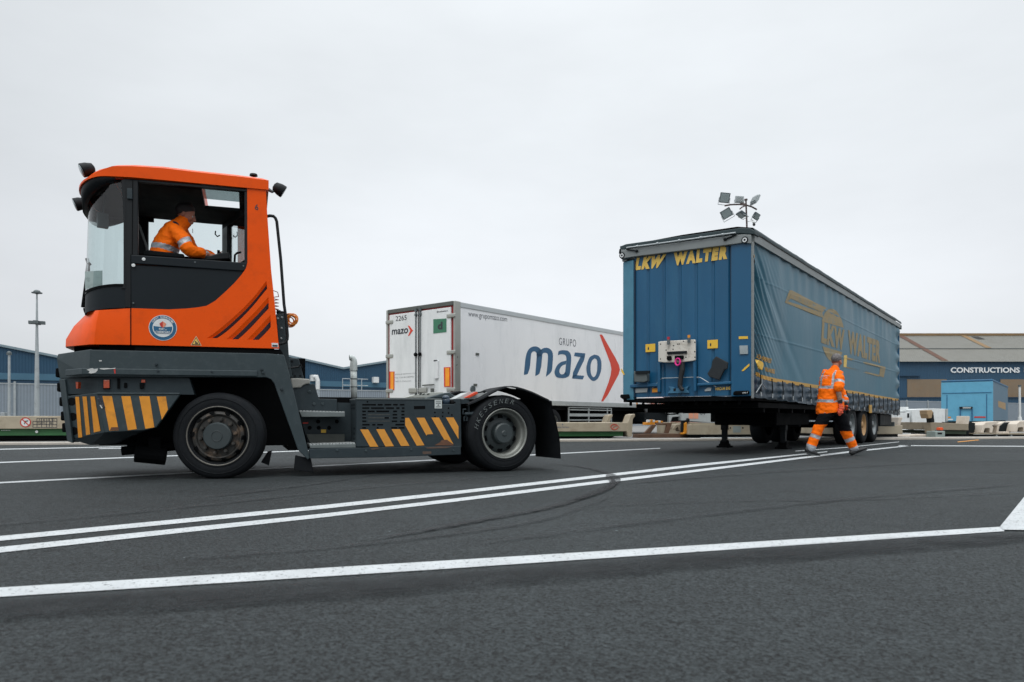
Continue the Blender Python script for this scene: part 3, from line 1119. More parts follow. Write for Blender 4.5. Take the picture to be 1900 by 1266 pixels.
bx = clutter('grey_box', 'small grey equipment box with a dark slot beside the weathered roll trailer', 'box', [
    ('casing', mat('sage_grey_paint', (140, 154, 150), .6), z6([(700, 838), (700, 735), (830, 730), (832, 838)]), -.45, .4),
    ('slot', M_DARK, z6([(732, 752), (790, 752), (790, 775), (732, 775)]), -.462, .01)], K1)
clutter('beacon', 'small orange beacon standing on the grey equipment box', 'beacon', [
    ('lens', mat('orange_lens', (222, 84, 36), .4), z6([(758, 720), (762, 684), (800, 682), (812, 700), (800, 722)]), -.35, .16),
    ('foot', M_DARK, z6([(765, 732), (765, 722), (796, 722), (796, 732)]), -.34, .14)], K1)
# flatbed with cream gooseneck horns
clutter('flatbed', 'low dark flatbed with thin pale edge loaded with cream gooseneck frames', 'flatbed', [
    ('bed', M_CREAM2, z6([(1250, 760), (2600, 770), (2600, 790), (1250, 775)]), -.1, 2.4),
    ('underframe', M_DARK, z6([(1290, 790), (2600, 800), (2600, 838), (1290, 838)]), .2, 1.8),
    ('leg', M_GALV, z6([(1525, 776), (1545, 776), (1545, 836), (1525, 836)]), -.08, .12),
    ('leg', M_GALV, z6([(1725, 778), (1745, 778), (1745, 836), (1725, 836)]), -.08, .12)], K1)
for i, (dx, dy, lb) in enumerate(((0, 0, 'cream gooseneck frame on the flatbed nearest the light blue trailer'), (455, -12, 'cream gooseneck frame at the right edge, stacked on the flatbed'))):
    sh = lambda p: z6([(x + dx, y + dy) for x, y in p])
    clutter('gooseneck_frame', lb, 'gooseneck', [
        ('arch', M_CREAM3, sh([(1320, 755), (1345, 650), (1390, 610), (1590, 600), (1470, 660), (1490, 680), (1470, 755), (1440, 755), (1440, 700), (1420, 690), (1370, 695), (1355, 755)]), 0, .5),
        ('spar', M_CREAM3, sh([(1250, 650), (1290, 612), (1400, 606), (1390, 622), (1320, 640)]), .3, .3),
        ('web', M_BLACK, sh([(1365, 752), (1375, 700), (1435, 700), (1435, 752)]), .2, .1),
        ('cross_member', M_DARK, sh([(1560, 750), (1575, 660), (1640, 620), (1800, 600), (1720, 660), (1720, 750)]), .35, .6),
        ('spar', M_CREAM3, sh([(1525, 755), (1540, 665), (1600, 620), (1650, 600), (1570, 665), (1555, 755)]), .05, .2),
        ('bracket', M_CREAM3, sh([(1620, 770), (1640, 740), (1700, 738), (1700, 768)]), .1, .3)], K1, 'cream gooseneck frames on the flatbed')

# light blue trailer parked behind, on lower ground
LBA = R(52)
lb0 = P(1842.5, 778, 41)
lbf = Frame(lb0[0], lb0[1], LBA)
lbt = thing('semi_trailer', 'light blue box trailer parked behind the roll trailers near the hall', 'trailer', (lb0[0], lb0[1], .066), LBA)
M_LB = mat('light_blue_paint', (92, 160, 190), .45, var=.05, dirt=(80, 140, 170))
M_LB_D = mat('blue_grey_tarpaulin', (84, 112, 130), .6, var=.08)
M_LB_E = mat('deep_blue_trim', (36, 92, 128), .5)
zt = lbf.end(1842.5, 703.5)[1] - .066
W3 = 2.55
mb = MB()
mb.box(0, .12, 0, W3, .46, zt - .12)
hb = mb.build('headboard', M_LB, lbt, .03)
mb = MB()
mb.box(-.02, -.002, .06, W3 - .06, zt - .78, zt - .74)
for y in (.3, W3 - .3):
    mb.box(-.02, -.002, y - .02, y + .02, .5, zt - .85)
mb.build('swage_line', M_LB_E, hb)
mb = MB()
mb.box(-.02, 11.5, 0, W3, zt - .118, zt)
mb.build('roof', M_LB_E, lbt, .04)
mb = MB()
mb.box(.124, 11.5, .03, W3 - .03, .5, zt - .122)
mb.build('curtain', M_LB_D, lbt)
mb = MB()
mb.box(.1, 11.4, .3, W3 - .3, .28, .5)
mb.build('chassis', M_DARK, lbt)
mb = MB()
mb.box(-.1, -.01, .98, 1.62, 1.18, 1.3)
mb.build('connector_panel', M_DARK, lbt)
mb = MB()
mb.box(-.11, -.1, 1.05, 1.45, 1.2, 1.28)
mb.build('connector_cover', M_LGREY, lbt)
mb = MB()
for y in (1.0, 1.58):
    mb.box(-.06, -.002, y - .03, y + .03, .5, 1.17)
mb.build('hose_guard', M_LB_E, lbt)
mb = MB()
mb.box(-.015, -.003, 2.05, 2.3, .64, .73)
mb.build('reflector', M_ORANGE_P, lbt)
mb = MB()
mb.box(-.015, -.003, .35, .9, .66, .74)
mb.build('reflector', M_RED, lbt)
mb = MB()
mb.box(-.015, -.003, 1.95, 2.25, .53, .6)
mb.build('number_plate', M_WHITE, lbt)
pts = [lbf.S3(x, y, .026) for x, y in z6([(1550, 320), (1650, 352), (1652, 445), (1552, 405)])]
mb = MB()
mb.sheet([(x, y, z - .066) for x, y, z in pts])
mb.build('curtain_emblem', mat('faded_orange_print', (160, 132, 92), .6, var=.2), lbt)
for x in (8.2, 9.5):
    mb = MB()
    mb.cyl((x, .05, .33), (x, .35, .33), .33, n=20)
    mb.build('wheel', M_TYRE, lbt, .02)
    mb = MB()
    mb.cyl((x, W3 - .35, .33), (x, W3 - .05, .33), .33, n=20)
    mb.build('wheel', M_TYRE, lbt, .02)

# ================================================================ wheels shared by the trailers
M_RIM = mat('steel_rim', (120, 126, 128), .45, .5, var=.15, dirt=(74, 70, 66), dscale=6, damt=.6)
M_RIM_Y = mat('ochre_rim', (176, 140, 96), .55, .1, var=.15, dirt=(110, 86, 64), dscale=6)
def trailer_wheel(x, y, r, wd, parent, rim, side=-1, z0=None):
    """wheel with its outer face at y, body going inwards (side -1: outer face looks to -y)"""
    k = -side
    z = r if z0 is None else z0
    mb = MB()
    mb.smooth = True
    mb.lathe([(r * .58, 0), (r * .62, -.0 * k), (r * .9, -.005 * k), (r * .965, .025 * k), (r, .06 * k), (r, (wd - .06) * k), (r * .965, (wd - .025) * k), (r * .88, wd * k), (r * .58, wd * k)], (x, y, z), 'y', 36)
    ty = mb.build('wheel', M_TYRE, parent)
    mb = MB()
    mb.smooth = True
    mb.lathe([(r * .6, .002 * k), (r * .575, .0), (r * .54, .03 * k), (r * .5, .10 * k), (r * .36, .13 * k), (r * .33, .11 * k), (r * .2, .10 * k), (r * .18, .03 * k), (0, .02 * k)], (x, y, z), 'y', 28)
    mb.build('rim', rim, ty)
    mb = MB()
    for q in range(10):
        g_ = q * math.pi / 5
        mb.cyl((x + r * .27 * math.cos(g_), y + .10 * k, z + r * .27 * math.sin(g_)), (x + r * .27 * math.cos(g_), y + .06 * k, z + r * .27 * math.sin(g_)), .016, n=6)
    mb.build('wheel_nut', M_GALV_D, ty)
    return ty

# ================================================================ blue curtain-sided trailer
LKA = math.atan2(.79, .61)
LK = Frame(4.16, 12.56, LKA)
lk = thing('curtain_trailer', 'blue curtain-sided semi-trailer with yellow lettering standing on its landing legs', 'trailer', (4.16, 12.56, 0), LKA)
LW, LL = 2.56, 13.6
M_LKB = mat('blue_bulkhead_paint', (22, 84, 120), .38, var=.1, vscale=1.5, dirt=(50, 104, 132), dscale=2.2, damt=.45, stretch=(1, 1, .25))
M_LKB_L = mat('faded_blue_paint', (70, 128, 152), .42, var=.08, dirt=(50, 100, 126))
M_LKD = mat('dark_blue_groove', (10, 42, 66), .5, var=.1)
M_ALU = mat('anodised_rail', (128, 134, 134), .45, .25, var=.08, dirt=(96, 100, 100), stretch=(.4, .4, 3))
M_ROOFT = mat('dark_roof_tarpaulin', (36, 54, 58), .6, var=.15)
M_YEL = mat('yellow_lettering', (226, 190, 92), .5, var=.08, dirt=(200, 150, 60), dscale=10, damt=.5)
M_YEL2 = mat('yellow_sticker', (228, 184, 60), .5, var=.05)
M_CURT = mat('blue_curtain_vinyl', (46, 100, 120), .42, var=.07, vscale=.8, dirt=(66, 114, 130), dscale=1.6, damt=.5, spec=.6, stretch=(1, 1, .35), bump=.22, bscale=5)
M_CURT_D = mat('dark_curtain_hem', (12, 44, 62), .34, var=.15, vscale=2, spec=.4, dirt=(34, 66, 82), dscale=5, damt=.5)
M_LOGO = mat('faded_ochre_print', (142, 122, 78), .5, var=.12, vscale=2, dirt=(76, 112, 120), dscale=7, damt=.9)
M_LOGO2 = mat('ochre_print', (188, 146, 66), .5, var=.1, vscale=2)
z5 = lambda pts: zoomed(1140, 610, .1474, pts)
z5b = lambda pts: zoomed(1145, 420, .1342, pts)
def EP(px, py, u=0.0):
    return LK.end(px, py, u)
zf = EP(1392, 733)[1]                     # lower edge of the bulkhead
zr0 = EP(1385, 455)[1]
# ribbed panel between the corner posts, ribs standing forward
y0, y1 = EP(1357, 600)[0], EP(1176, 600)[0]
prof = [(0.0, y0)]
n = 6
pitch = (y1 - y0) / n
for k in range(n):
    b = y0 + k * pitch
    prof += [(.028, b + pitch * .05), (.028, b + pitch * .13), (.004, b + pitch * .22), (.0, b + pitch * .55), (.0, b + pitch * .97)]
prof.append((.0, y1))
mb = MB()
zt5 = 3.78
mb.grid([[(x + .03, y, zf) for x, y in prof], [(x + .03, y, zt5) for x, y in prof]])
mb.box(.085, .12, y0, y1, zf, zt5)
bulk = mb.build('bulkhead', M_LKB, lk)
for a, b, m in ((0.0, y0, M_LKB), (y1, LW, M_LKB_L)):
    mb = MB()
    if a == 0:
        mb.pend([(a, zf - .02), (b, zf - .02), (b, 3.75), (a, 3.75)], -.02, .12)
    else:
        mb.ptop([(-.02, a), (.12, a), (.2, b), (.06, b)], zf - .05, 3.72)
    mb.build('corner_post', m, lk, .012)
mb = MB()
mb.box(.0, .03, y0 - .005, y0 + .02, zf, 3.7)
mb.box(.0, .03, y1 - .03, y1 + .0, zf, 3.7)
mb.build('post_groove', M_LKD, lk)
# head rail and roof edge
def band(top, bot, u0, u1, m, name, bevel=.01):
    mb = MB()
    mb.pend(LK.ends(top + bot[::-1], u0), u0, u1)
    return mb.build(name, m, lk, bevel)
band(z5b([(50, 322), (100, 322), (150, 316), (1640, 118), (1760, 112), (1850, 118)]), z5b([(50, 455), (110, 440), (250, 418), (1640, 245), (1740, 230), (1850, 240)]), -.06, .14, M_ALU, 'head_rail')
band(z5b([(38, 272), (60, 270), (120, 246), (1690, 24), (1840, 26), (1900, 62)]), z5b([(38, 322), (60, 322), (120, 318), (1690, 100), (1760, 106), (1900, 112)]), -.05, .2, M_ROOFT, 'roof_front_edge', .012)
mb = MB()
mb.tube([LK.E3(*p, -.09) for p in z5b([(130, 298), (560, 242), (1020, 178), (1640, 90)])], .016, 8)
for q in (280, 560, 860, 1160, 1460):
    p = LK.E3(*z5b([(q, 298 - (q - 130) * .1377)])[0], -.09)
    mb.cyl((p[0], p[1] - .02, p[2]), (p[0], p[1] + .02, p[2]), .024, n=8)
mb.build('roof_tension_bar', M_GALV, lk)
for pl in ([(130, 320), (200, 330), (270, 343)], [(1660, 105), (1580, 145), (1490, 180)]):
    mb = MB()
    q = [LK.E3(*p, -.08) for p in z5b(pl)]
    mb.tube(q, .014, 6)
    mb.ball(q[-1], .028)
    mb.build('tension_lever', M_DARK, lk)
for c in z5b([(1765, 190), (68, 404)]):
    p = LK.E3(*c, -.063)
    mb = MB()
    mb.lathe([(0, -.006), (.06, -.004), (.06, .004)], p, 'x', 20)
    o = mb.build('emblem_disc', M_DARK, lk)
    mb = MB()
    mb.lathe([(.02, -.008), (.04, -.008)], (p[0], p[1], p[2]), 'x', 16)
    mb.build('emblem_ring', M_WHITE, o)
mb = MB()
for s_, q, bld in (('LKW', [(230, 605), (590, 566), (668, 378), (256, 432)], .04), ('WALTER', [(765, 543), (1510, 447), (1538, 262), (770, 360)], .05)):
    text_on(mb, s_, [LK.E3(*p, -.022) for p in z5b(q)], bold=.085, spacing=1.34)
for i in range(len(mb.v)):
    mb.v[i] = (.022, mb.v[i][1], mb.v[i][2])
mb.build('lettering', M_YEL, lk)
# things on the lower half of the bulkhead
def plate(name, poly, m, u, th=.006, parent=lk, bevel=0):
    mb = MB()
    mb.pend(LK.ends(z5(poly), u), u - th, u)
    return mb.build(name, m, parent, bevel)
M_CONN = mat('chalky_white_panel', (208, 204, 194), .55, var=.06, dirt=(130, 112, 92), dscale=7, damt=.7)
cp = plate('connector_panel', [(562, 168), (600, 160), (1010, 138), (1030, 145), (1030, 398), (1000, 408), (830, 428), (640, 428), (562, 420)], M_CONN, -.04, .04, bevel=.012)
plate('handle_bar', [(668, 292), (915, 280), (918, 312), (670, 324)], M_DARK, -.082, .03, cp, .006)
for pl in ([(672, 350), (720, 343), (728, 392), (690, 405), (672, 390)], [(770, 345), (878, 338), (875, 385), (770, 395)]):
    plate('connector_socket', pl, M_BLACK, -.082, .05, cp, .01)
for cx, cy, m in ((680, 150, mat('red_plastic', (178, 40, 56), .4)), (938, 128, M_ORANGE_P)):
    p = LK.E3(*z5([(cx, cy + 50)])[0], -.12)
    mb = MB()
    mb.cyl(p, (p[0], p[1], p[2] + .09), .028, n=10)
    hb = mb.build('air_coupling', M_GALV_D, cp)
    mb = MB()
    mb.cyl((p[0], p[1], p[2] + .09), (p[0], p[1], p[2] + .14), .026, n=10)
    mb.build('coupling_cap', m, hb)
mb = MB()
for cx, cy in ((580, 195), (1012, 172), (1012, 360), (580, 382), (796, 195), (816, 193), (745, 214), (738, 260), (650, 270), (900, 360), (1010, 290), (870, 160)):
    p = LK.E3(*z5([(cx, cy)])[0], -.083)
    mb.cyl((p[0], p[1], p[2]), (p[0] + .01, p[1], p[2]), .012, n=8)
mb.build('bolt_hole', M_DARK, cp)
p = LK.E3(*z5([(798, 418)])[0], -.13)
mb = MB()
for q in range(9):
    g_ = q * .7
    mb.tube([(p[0] + .01 * math.sin(q), p[1] + .05 * math.cos(g_ + t * .5), p[2] + .065 * math.sin(g_ + t * .5)) for t in range(6)], .014, 6)
mb.build('seal_tape', mat('magenta_tape', (224, 40, 140), .5), cp)
mb = MB()
mb.tube([LK.E3(*q, -.07) for q in z5([(850, 430), (855, 520), (835, 620), (825, 720), (845, 760), (870, 770)])], [.05, .05, .045, .045, .04, .03], 10)
mb.build('hanging_cable', mat('black_hose', (30, 32, 34), .6, var=.1), lk)
for pl, num in (([(393, 198), (515, 188), (515, 290), (393, 297)], 1), ([(1170, 145), (1303, 138), (1303, 245), (1172, 252)], 1)):
    st = plate('lashing_sticker', pl, M_YEL2, .02, .004)
    mb = MB()
    cx, cy = sum(p[0] for p in pl) / 4 - 28, sum(p[1] for p in pl) / 4 + 5
    mb.sheet([LK.E3(*q, .014) for q in z5([(cx - 8, cy + 20), (cx + 8, cy + 20), (cx + 10, cy - 8), (cx, cy - 25), (cx - 6, cy - 5)])])
    mb.build('pictogram', M_INK, st)
plate('marking_strip', [(1566, 98), (1680, 95), (1682, 128), (1566, 132)], M_YEL2, -.022, .004)
plate('document_pouch', [(1578, 215), (1682, 212), (1684, 318), (1585, 322)], mat('grey_pouch', (150, 160, 162), .4), -.022, .02)
plate('marking_tape', [(1600, 535), (1625, 535), (1700, 470), (1700, 440), (1640, 490)], M_YEL2, -.022, .005)
plate('marking_tape', [(85, 500), (100, 515), (130, 575), (122, 588), (90, 545)], M_YEL2, .042, .006)
plate('rubber_flap', [(1290, 350), (1440, 430), (1430, 510), (1395, 520), (1330, 650), (1210, 610), (1180, 570), (1230, 490), (1245, 400)], mat('black_rubber', (30, 36, 40), .75, var=.1, bump=.2), -.03, .05, bevel=.012)
fb = plate('storage_box', [(278, 540), (445, 535), (445, 665), (405, 680), (285, 675)], mat('grey_plastic_box', (84, 92, 92), .5, var=.15), -.03, .12, bevel=.015)
plate('box_lid', [(272, 535), (450, 530), (450, 565), (272, 572)], M_DARK, -.15, .03, fb)
for pl in ([(560, 430), (595, 430), (595, 800), (560, 800)], [(1005, 410), (1040, 410), (1045, 790), (1015, 790)]):
    plate('hose_guard_post', pl, M_LKB, .02, .07, bevel=.01)
for pl in ([(215, 705), (580, 690), (580, 730), (215, 745)], [(1060, 690), (1480, 662), (1480, 700), (1060, 725)]):
    plate('buffer_rail', pl, M_LKB, .02, .07, bevel=.012)
mb = MB()
mb.tube([LK.E3(*q, -.02) for q in z5([(480, 745), (560, 660), (600, 625), (1000, 612), (1080, 615), (1280, 735)])], .007, 5)
mb.build('seal_cord', M_GALV, lk)
bt = plate('bow_tie_plate', [(690, 728), (735, 735), (790, 755), (860, 752), (950, 718), (920, 765), (950, 810), (670, 818), (715, 770)], mat('steel_blue_plate', (58, 110, 140), .45, var=.1), .02, .03, bevel=.006)
plate('plate_hole', [(742, 755), (775, 748), (772, 785), (745, 788)], M_DARK, -.011, .003, bt)
plate('marker_plate', [(240, 758), (420, 750), (412, 800), (240, 810)], M_LGREY, .02, .012)
plate('reflector', [(478, 752), (556, 748), (556, 798), (478, 804)], M_ORANGE_P, .02, .014)
plate('reflector', [(1140, 770), (1175, 745), (1222, 742), (1215, 785), (1140, 788)], M_LGREY, .02, .012)
mb = MB()
text_on(mb, 'HRO-M 8950', [LK.E3(*p, .014) for p in z5([(1272, 778), (1478, 770), (1478, 728), (1272, 738)])], bold=.02)
mb.build('plate_lettering', M_YEL, lk)
for pl in ([(85, 830), (195, 825), (205, 880), (130, 895), (85, 870)], [(1505, 800), (1530, 785), (1705, 780), (1705, 825), (1500, 840)]):
    plate('corner_buffer', pl, M_BLACK, -.03, .05, bevel=.02)
mb = MB()
text_on(mb, '098-7', [LK.E3(*p, -.084) for p in z5([(1612, 818), (1682, 814), (1682, 796), (1612, 800)])])
mb.build('plate_lettering', M_WHITE, lk)

# chassis
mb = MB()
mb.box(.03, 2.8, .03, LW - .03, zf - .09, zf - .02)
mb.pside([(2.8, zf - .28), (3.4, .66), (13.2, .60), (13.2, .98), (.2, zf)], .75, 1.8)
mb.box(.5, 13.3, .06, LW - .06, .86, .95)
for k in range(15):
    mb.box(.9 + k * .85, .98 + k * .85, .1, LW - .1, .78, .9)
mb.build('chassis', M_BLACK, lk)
for k in range(9):
    y = .25 + k * .27
    mb = MB()
    mb.box(.1, .16, y, y + .03, zf - .16, zf - .08)
    mb.build('rope_hook', M_BLACK, lk)
for y in (.62, 1.95):
    mb = MB()
    x = 3.75
    mb.box(x - .07, x + .07, y - .07, y + .07, .4, 1.0)
    lg = mb.build('landing_leg', M_DARK, lk, .01)
    mb = MB()
    mb.box(x - .055, x + .055, y - .055, y + .055, .09, .4)
    mb.build('inner_tube', M_DARK, lg, .008)
    mb = MB()
    mb.cyl((x, y - .09, .1), (x, y + .09, .1), .07, n=14)
    mb.box(x - .16, x + .16, y - .14, y + .14, .0, .04)
    mb.obox((x, y, .06), (.12, 0, 0), (0, .1, 0), (0, 0, .025))
    mb.build('foot', M_BLACK, lg, .012)
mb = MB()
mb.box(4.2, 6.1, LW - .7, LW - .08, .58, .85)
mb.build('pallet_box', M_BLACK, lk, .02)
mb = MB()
mb.box(2.9, 5.3, .5, 1.85, .52, .9)  # dark box added to block light between the landing legs
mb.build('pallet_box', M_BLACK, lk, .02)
mb = MB()
mb.cyl((6.3, 1.0, .62), (6.3, 2.2, .62), .17)
mb.build('air_tank', M_DARK, lk)
for i, x in enumerate((7.45, 8.76, 10.07)):
    trailer_wheel(x, .04, .5, .36, lk, (M_RIM, M_RIM_Y, M_RIM)[i])
    trailer_wheel(x, LW - .04, .5, .36, lk, M_RIM, 1)
    mb = MB()
    mb.cyl((x, .4, .5), (x, LW - .4, .5), .075)
    mb.build('axle', M_BLACK, lk)
for i, (a, b) in enumerate(((6.85, 9.35), (9.5, 10.7))):
    mb = MB()
    mb.box(a, b, .03, .42, 1.02, 1.05)
    mb.box(a, b, .03, .05, .92, 1.02)
    mb.build('mudguard', M_DARK, lk)
mb = MB()
mb.box(10.68, 10.71, .06, .42, .3, 1.0)
mb.build('mudflap', M_BLACK, lk)
mb = MB()
mb.box(11.2, 12.9, .1, .62, .46, .8)
mb.build('tool_box', M_DARK, lk, .02)
mb = MB()
mb.box(13.3, 13.42, .1, LW - .1, .42, .56)
mb.build('underrun_bar', M_GALV_D, lk, .01)

# side curtain: gathered folds at the front post, pleats under the rail, sag at the hem
def zrail(s):
    return LK.side(1395 + (1667 - 1395) * 0, 455)[1] if False else 3.80 - .012 * s
HEM_PX = [(1400, 690), (1412, 697), (1440, 704), (1490, 712), (1540, 719.5), (1600, 729.5), (1640, 737), (1665, 741)]
hem = [LK.side(*p) for p in HEM_PX]
def zhem(s):
    if s <= hem[0][0]:
        return hem[0][1]
    for (a, za), (b, zb_) in zip(hem, hem[1:]):
        if s <= b:
            return za + (zb_ - za) * (s - a) / (b - a)
    return hem[-1][1]
def disp(s, z):
    """folds of the curtain, outwards negative y"""
    d = 0
    s = max(s, 0.0)
    f = math.exp(-(s / .62) ** 1.3)
    zz = z + .9 * s
    d += -.026 * f * math.sin(zz * 34 + 1.5 * math.sin(z * 3)) * (1.0 if z < 3.1 else max(0.15, (3.7 - z) / .6))
    # big drape falling from the top front corner
    q = (3.72 - z) - (.75 * s)
    d += .05 * math.exp(-(q / .13) ** 2) * math.exp(-s / 1.3)
    d += -.045 * math.exp(-((q - .28) / .16) ** 2) * math.exp(-s / 1.1)
    d += .03 * math.exp(-((q - .62) / .2) ** 2) * math.exp(-s / 1.2)
    # pleats below the rail
    t = max(0, 1 - (3.74 - .012 * s - z) / .75)
    d += -.010 * t * math.sin(s * 10 + .8 * math.sin(s * 2.3)) * min(1, s / 1.2)
    # rear end tie points
    e = math.exp(-((13.45 - s) / .35) ** 2)
    d += -.03 * e * math.sin(z * 15)
    d += -.02 * mnoise.noise((s * .55, z * .8, 2)) - .006 * mnoise.noise((s * 2.2, z * 1.4, 5)) * (1 if z > 3.2 or s < 2 else .4)
    # horizontal weld seams
    for zs in (3.15 - .01 * s, 2.15):
        d += -.006 * math.exp(-((z - zs) / .012) ** 2)
    return d
def curtain_rows(smin, smax, ns, zlo, zhi, nz, off=0.0, ease=True):
    rows = []
    for j in range(nz + 1):
        row = []
        for i in range(ns + 1):
            t = i / ns
            s = smin + (smax - smin) * (t ** 1.6 if ease else t)
            a, b = zlo(s), zhi(s)
            z = a + (b - a) * j / nz
            row.append((s, .005 + disp(s, z) + off, z))
        rows.append(row)
    return rows
mb = MB()
mb.smooth = True
mb.grid(curtain_rows(.03, 13.5, 260, lambda s: zhem(s) - .03, lambda s: 3.76 - .012 * s, 150))
cur = mb.build('side_curtain', M_CURT, lk)
mb = MB()
mb.smooth = True
mb.grid(curtain_rows(.12, 13.5, 160, lambda s: zhem(s) - .055, lambda s: zhem(s) + .015, 3, -.006))
mb.build('hem_stripe', M_LOGO2, lk)
# lower skirt: puckered between the straps
def zbot(s):
    return max(.76, 1.03 - .0205 * s) - .02 * math.sin(s * 1.9) * .3
rows = []
for j in range(15):
    row = []
    for i in range(361):
        s = .04 + 13.46 * i / 360
        z = (zhem(s) - .03) + (zbot(s) - zhem(s) + .03) * j / 14
        t = j / 14
        ph = (s % .62) / .62
        p = abs(math.sin(math.pi * ph))
        d = -.03 * p * math.sin(math.pi * t) - .02 * t * (1 - p) + .012 * math.sin(t * 17 + s * 2) * p + .02 * mnoise.noise((s * 4, z * 7, 1))
        row.append((s, .004 + disp(s, zhem(s) - .03) * (1 - t) + d, z + .018 * (1 - p) * t))
    rows.append(row)
mb = MB()
mb.smooth = True
mb.grid(rows)
mb.build('curtain_skirt', M_CURT_D, lk)
for k in range(22):
    s = .30 + .62 * k
    if s > 13.4:
        break
    mb = MB()
    mb.tube([(s, -.045, zhem(s) - .02), (s + .01, -.055, (zhem(s) + zbot(s)) / 2), (s, -.05, zbot(s) + .03)], (.006, .017) if False else [(.011, .004)] * 3, 6)
    st = mb.build('strap', M_DARK, lk)
    mb = MB()
    mb.obox((s, -.058, zbot(s) + .07), (.018, 0, 0), (0, .008, 0), (0, 0, .04))
    mb.build('buckle', M_GALV, st, .004)
# triangular tie near the front
mb = MB()
for q in ([(1414, 703), (1413.5, 712), (1403, 729)], [(1413.5, 712), (1421, 722)]):
    mb.tube([LK.S3(*p, -.06) for p in q], .009, 6)
mb.build('tie_strap', M_GALV, lk)
s_, z_ = LK.side(1611, 762)
mb = MB()
mb.box(s_ - .16, s_ + .1, -.075, -.05, .82, 1.04)
mb.build('side_reflector', M_LOGO2, lk)
# corner trim, top rail, roof
mb = MB()
mb.box(-.025, .03, -.03, .006, zf - .06, 3.72)
mb.build('corner_trim', M_ALU, lk, .006)
mb = MB()
mb.add([(.03, -.04, 3.73), (LL, -.04, 3.58), (LL, -.04, 3.70), (.03, -.04, 3.86), (.03, .1, 3.73), (LL, .1, 3.58), (LL, .1, 3.70), (.03, .1, 3.86)], [(0, 1, 2, 3), (4, 5, 6, 7), (0, 1, 5, 4), (3, 2, 6, 7), (0, 3, 7, 4), (1, 2, 6, 5)])
mb.add([(.03, LW - .1, 3.73), (LL, LW - .1, 3.58), (LL, LW - .1, 3.70), (.03, LW - .1, 3.86), (.03, LW, 3.73), (LL, LW, 3.58), (LL, LW, 3.70), (.03, LW, 3.86)], [(0, 1, 2, 3), (4, 5, 6, 7), (0, 1, 5, 4), (3, 2, 6, 7), (0, 3, 7, 4), (1, 2, 6, 5)])
mb.build('top_rail', M_ALU, lk)
rows = []
for j, (y, dz) in enumerate(((-.055, -.03), (-.06, .01), (-.03, .06), (.25, .12), (LW / 2, .14), (LW - .25, .12), (LW + .03, .06), (LW + .04, -.02))):
    row = []
    for i in range(121):
        s = .0 + (LL + .06) * i / 120
        row.append((s - .03, y, 3.9 - .0118 * s + dz + (.012 * mnoise.noise((s * 1.3, y, 3)) + .006 * mnoise.noise((s * 5, y, 8)))))
    rows.append(row)
mb = MB()
mb.smooth = True
mb.grid(rows)
mb.build('roof', M_ROOFT, lk)
mb = MB()
mb.pside([(LL - .02, .98), (LL + .03, .98), (LL + .03, 3.62), (LL - .02, 3.62)], .0, LW)
mb.build('rear_door', M_LKB, lk)
mb = MB()
for k in range(6):
    mb.obox((LL + .06, -.01, 3.66 - .02 * k), (.05, 0, 0), (0, .04, 0), (0, 0, .012))
mb.build('roof_end_strap', M_ROOFT, lk)
# emblem and lettering on the curtain: thin print following its surface
def printed(polys, m, name, off=-.004, res=0):
    mb = MB()
    for pl in polys:
        pts = []
        pl3 = [LK.side(*p, -.02) for p in pl]
        for k in range(len(pl3)):
            a, b = pl3[k], pl3[(k + 1) % len(pl3)]
            for t in range(4):
                s = a[0] + (b[0] - a[0]) * t / 4
                z = a[1] + (b[1] - a[1]) * t / 4
                pts.append((s, z))
        mb.add([(s, .005 + disp(s, z) + off, z) for s, z in pts], [list(range(len(pts)))])
    return mb.build(name, m, lk)
z7 = lambda pts: zoomed(1450, 530, .1422, pts)
printed([z7([(112, 62), (150, 62), (480, 232), (600, 290), (545, 352), (130, 168), (100, 200), (128, 110)]),
         z7([(112, 62), (128, 110), (95, 205), (545, 352), (560, 420), (505, 405), (55, 222)])], M_LOGO, 'banner_print')
import itertools
def ell(cx, cy, rx, ry_, g0, g1, n=20, sk=.3):
    return [(cx + rx * math.cos(g), cy - ry_ * math.sin(g) + sk * rx * math.cos(g)) for g in [g0 + (g1 - g0) * k / n for k in range(n + 1)]]
printed([z7(ell(680, 650, 155, 345, .42, math.pi - .42))], M_LOGO, 'banner_print')
printed([z7(ell(680, 650, 155, 345, math.pi + .55, 2 * math.pi - .55))], M_LOGO, 'banner_print')
mb = MB()
def text_curtain(mb, s, quad):
    o = len(mb.v)
    text_on(mb, s, [LK.S3(*p, -.02) for p in z7(quad)], bold=.06, spacing=1.15)
    for i in range(o, len(mb.v)):
        x, y, z = mb.v[i]
        mb.v[i] = (x, .005 + disp(x, z) - .005, z)
text_curtain(mb, 'LKW', [(530, 745), (835, 855), (835, 580), (545, 470)])
text_curtain(mb, 'WALTER', [(880, 885), (1300, 1015), (1305, 725), (878, 578)])
mb.build('curtain_lettering', M_LOGO, lk)
printed([z7([(870, 935), (1365, 1062), (1365, 1085), (870, 965)]), z7([(1300, 1075), (1365, 1085), (1345, 1200), (1290, 1180)]), z7([(870, 1060), (1290, 1165), (1290, 1190), (870, 1075)])], M_LOGO, 'banner_print')
printed([z7([(832, 910), (872, 908), (868, 1068), (830, 1062)])], M_YEL, 'yellow_mark')
z8 = lambda pts: zoomed(1380, 640, .0948, pts)
mb = MB()
def text_c2(s, quad):
    o = len(mb.v)
    text_on(mb, s, [LK.S3(*p, -.02) for p in z8(quad)], bold=.03)
    for i in range(o, len(mb.v)):
        x, y, z = mb.v[i]
        mb.v[i] = (x, .005 + disp(x, z) - .006, z)
text_c2('EDDA', [(250, 250), (355, 300), (355, 210), (250, 160)])
text_c2('9089507', [(385, 315), (575, 370), (575, 275), (385, 215)])
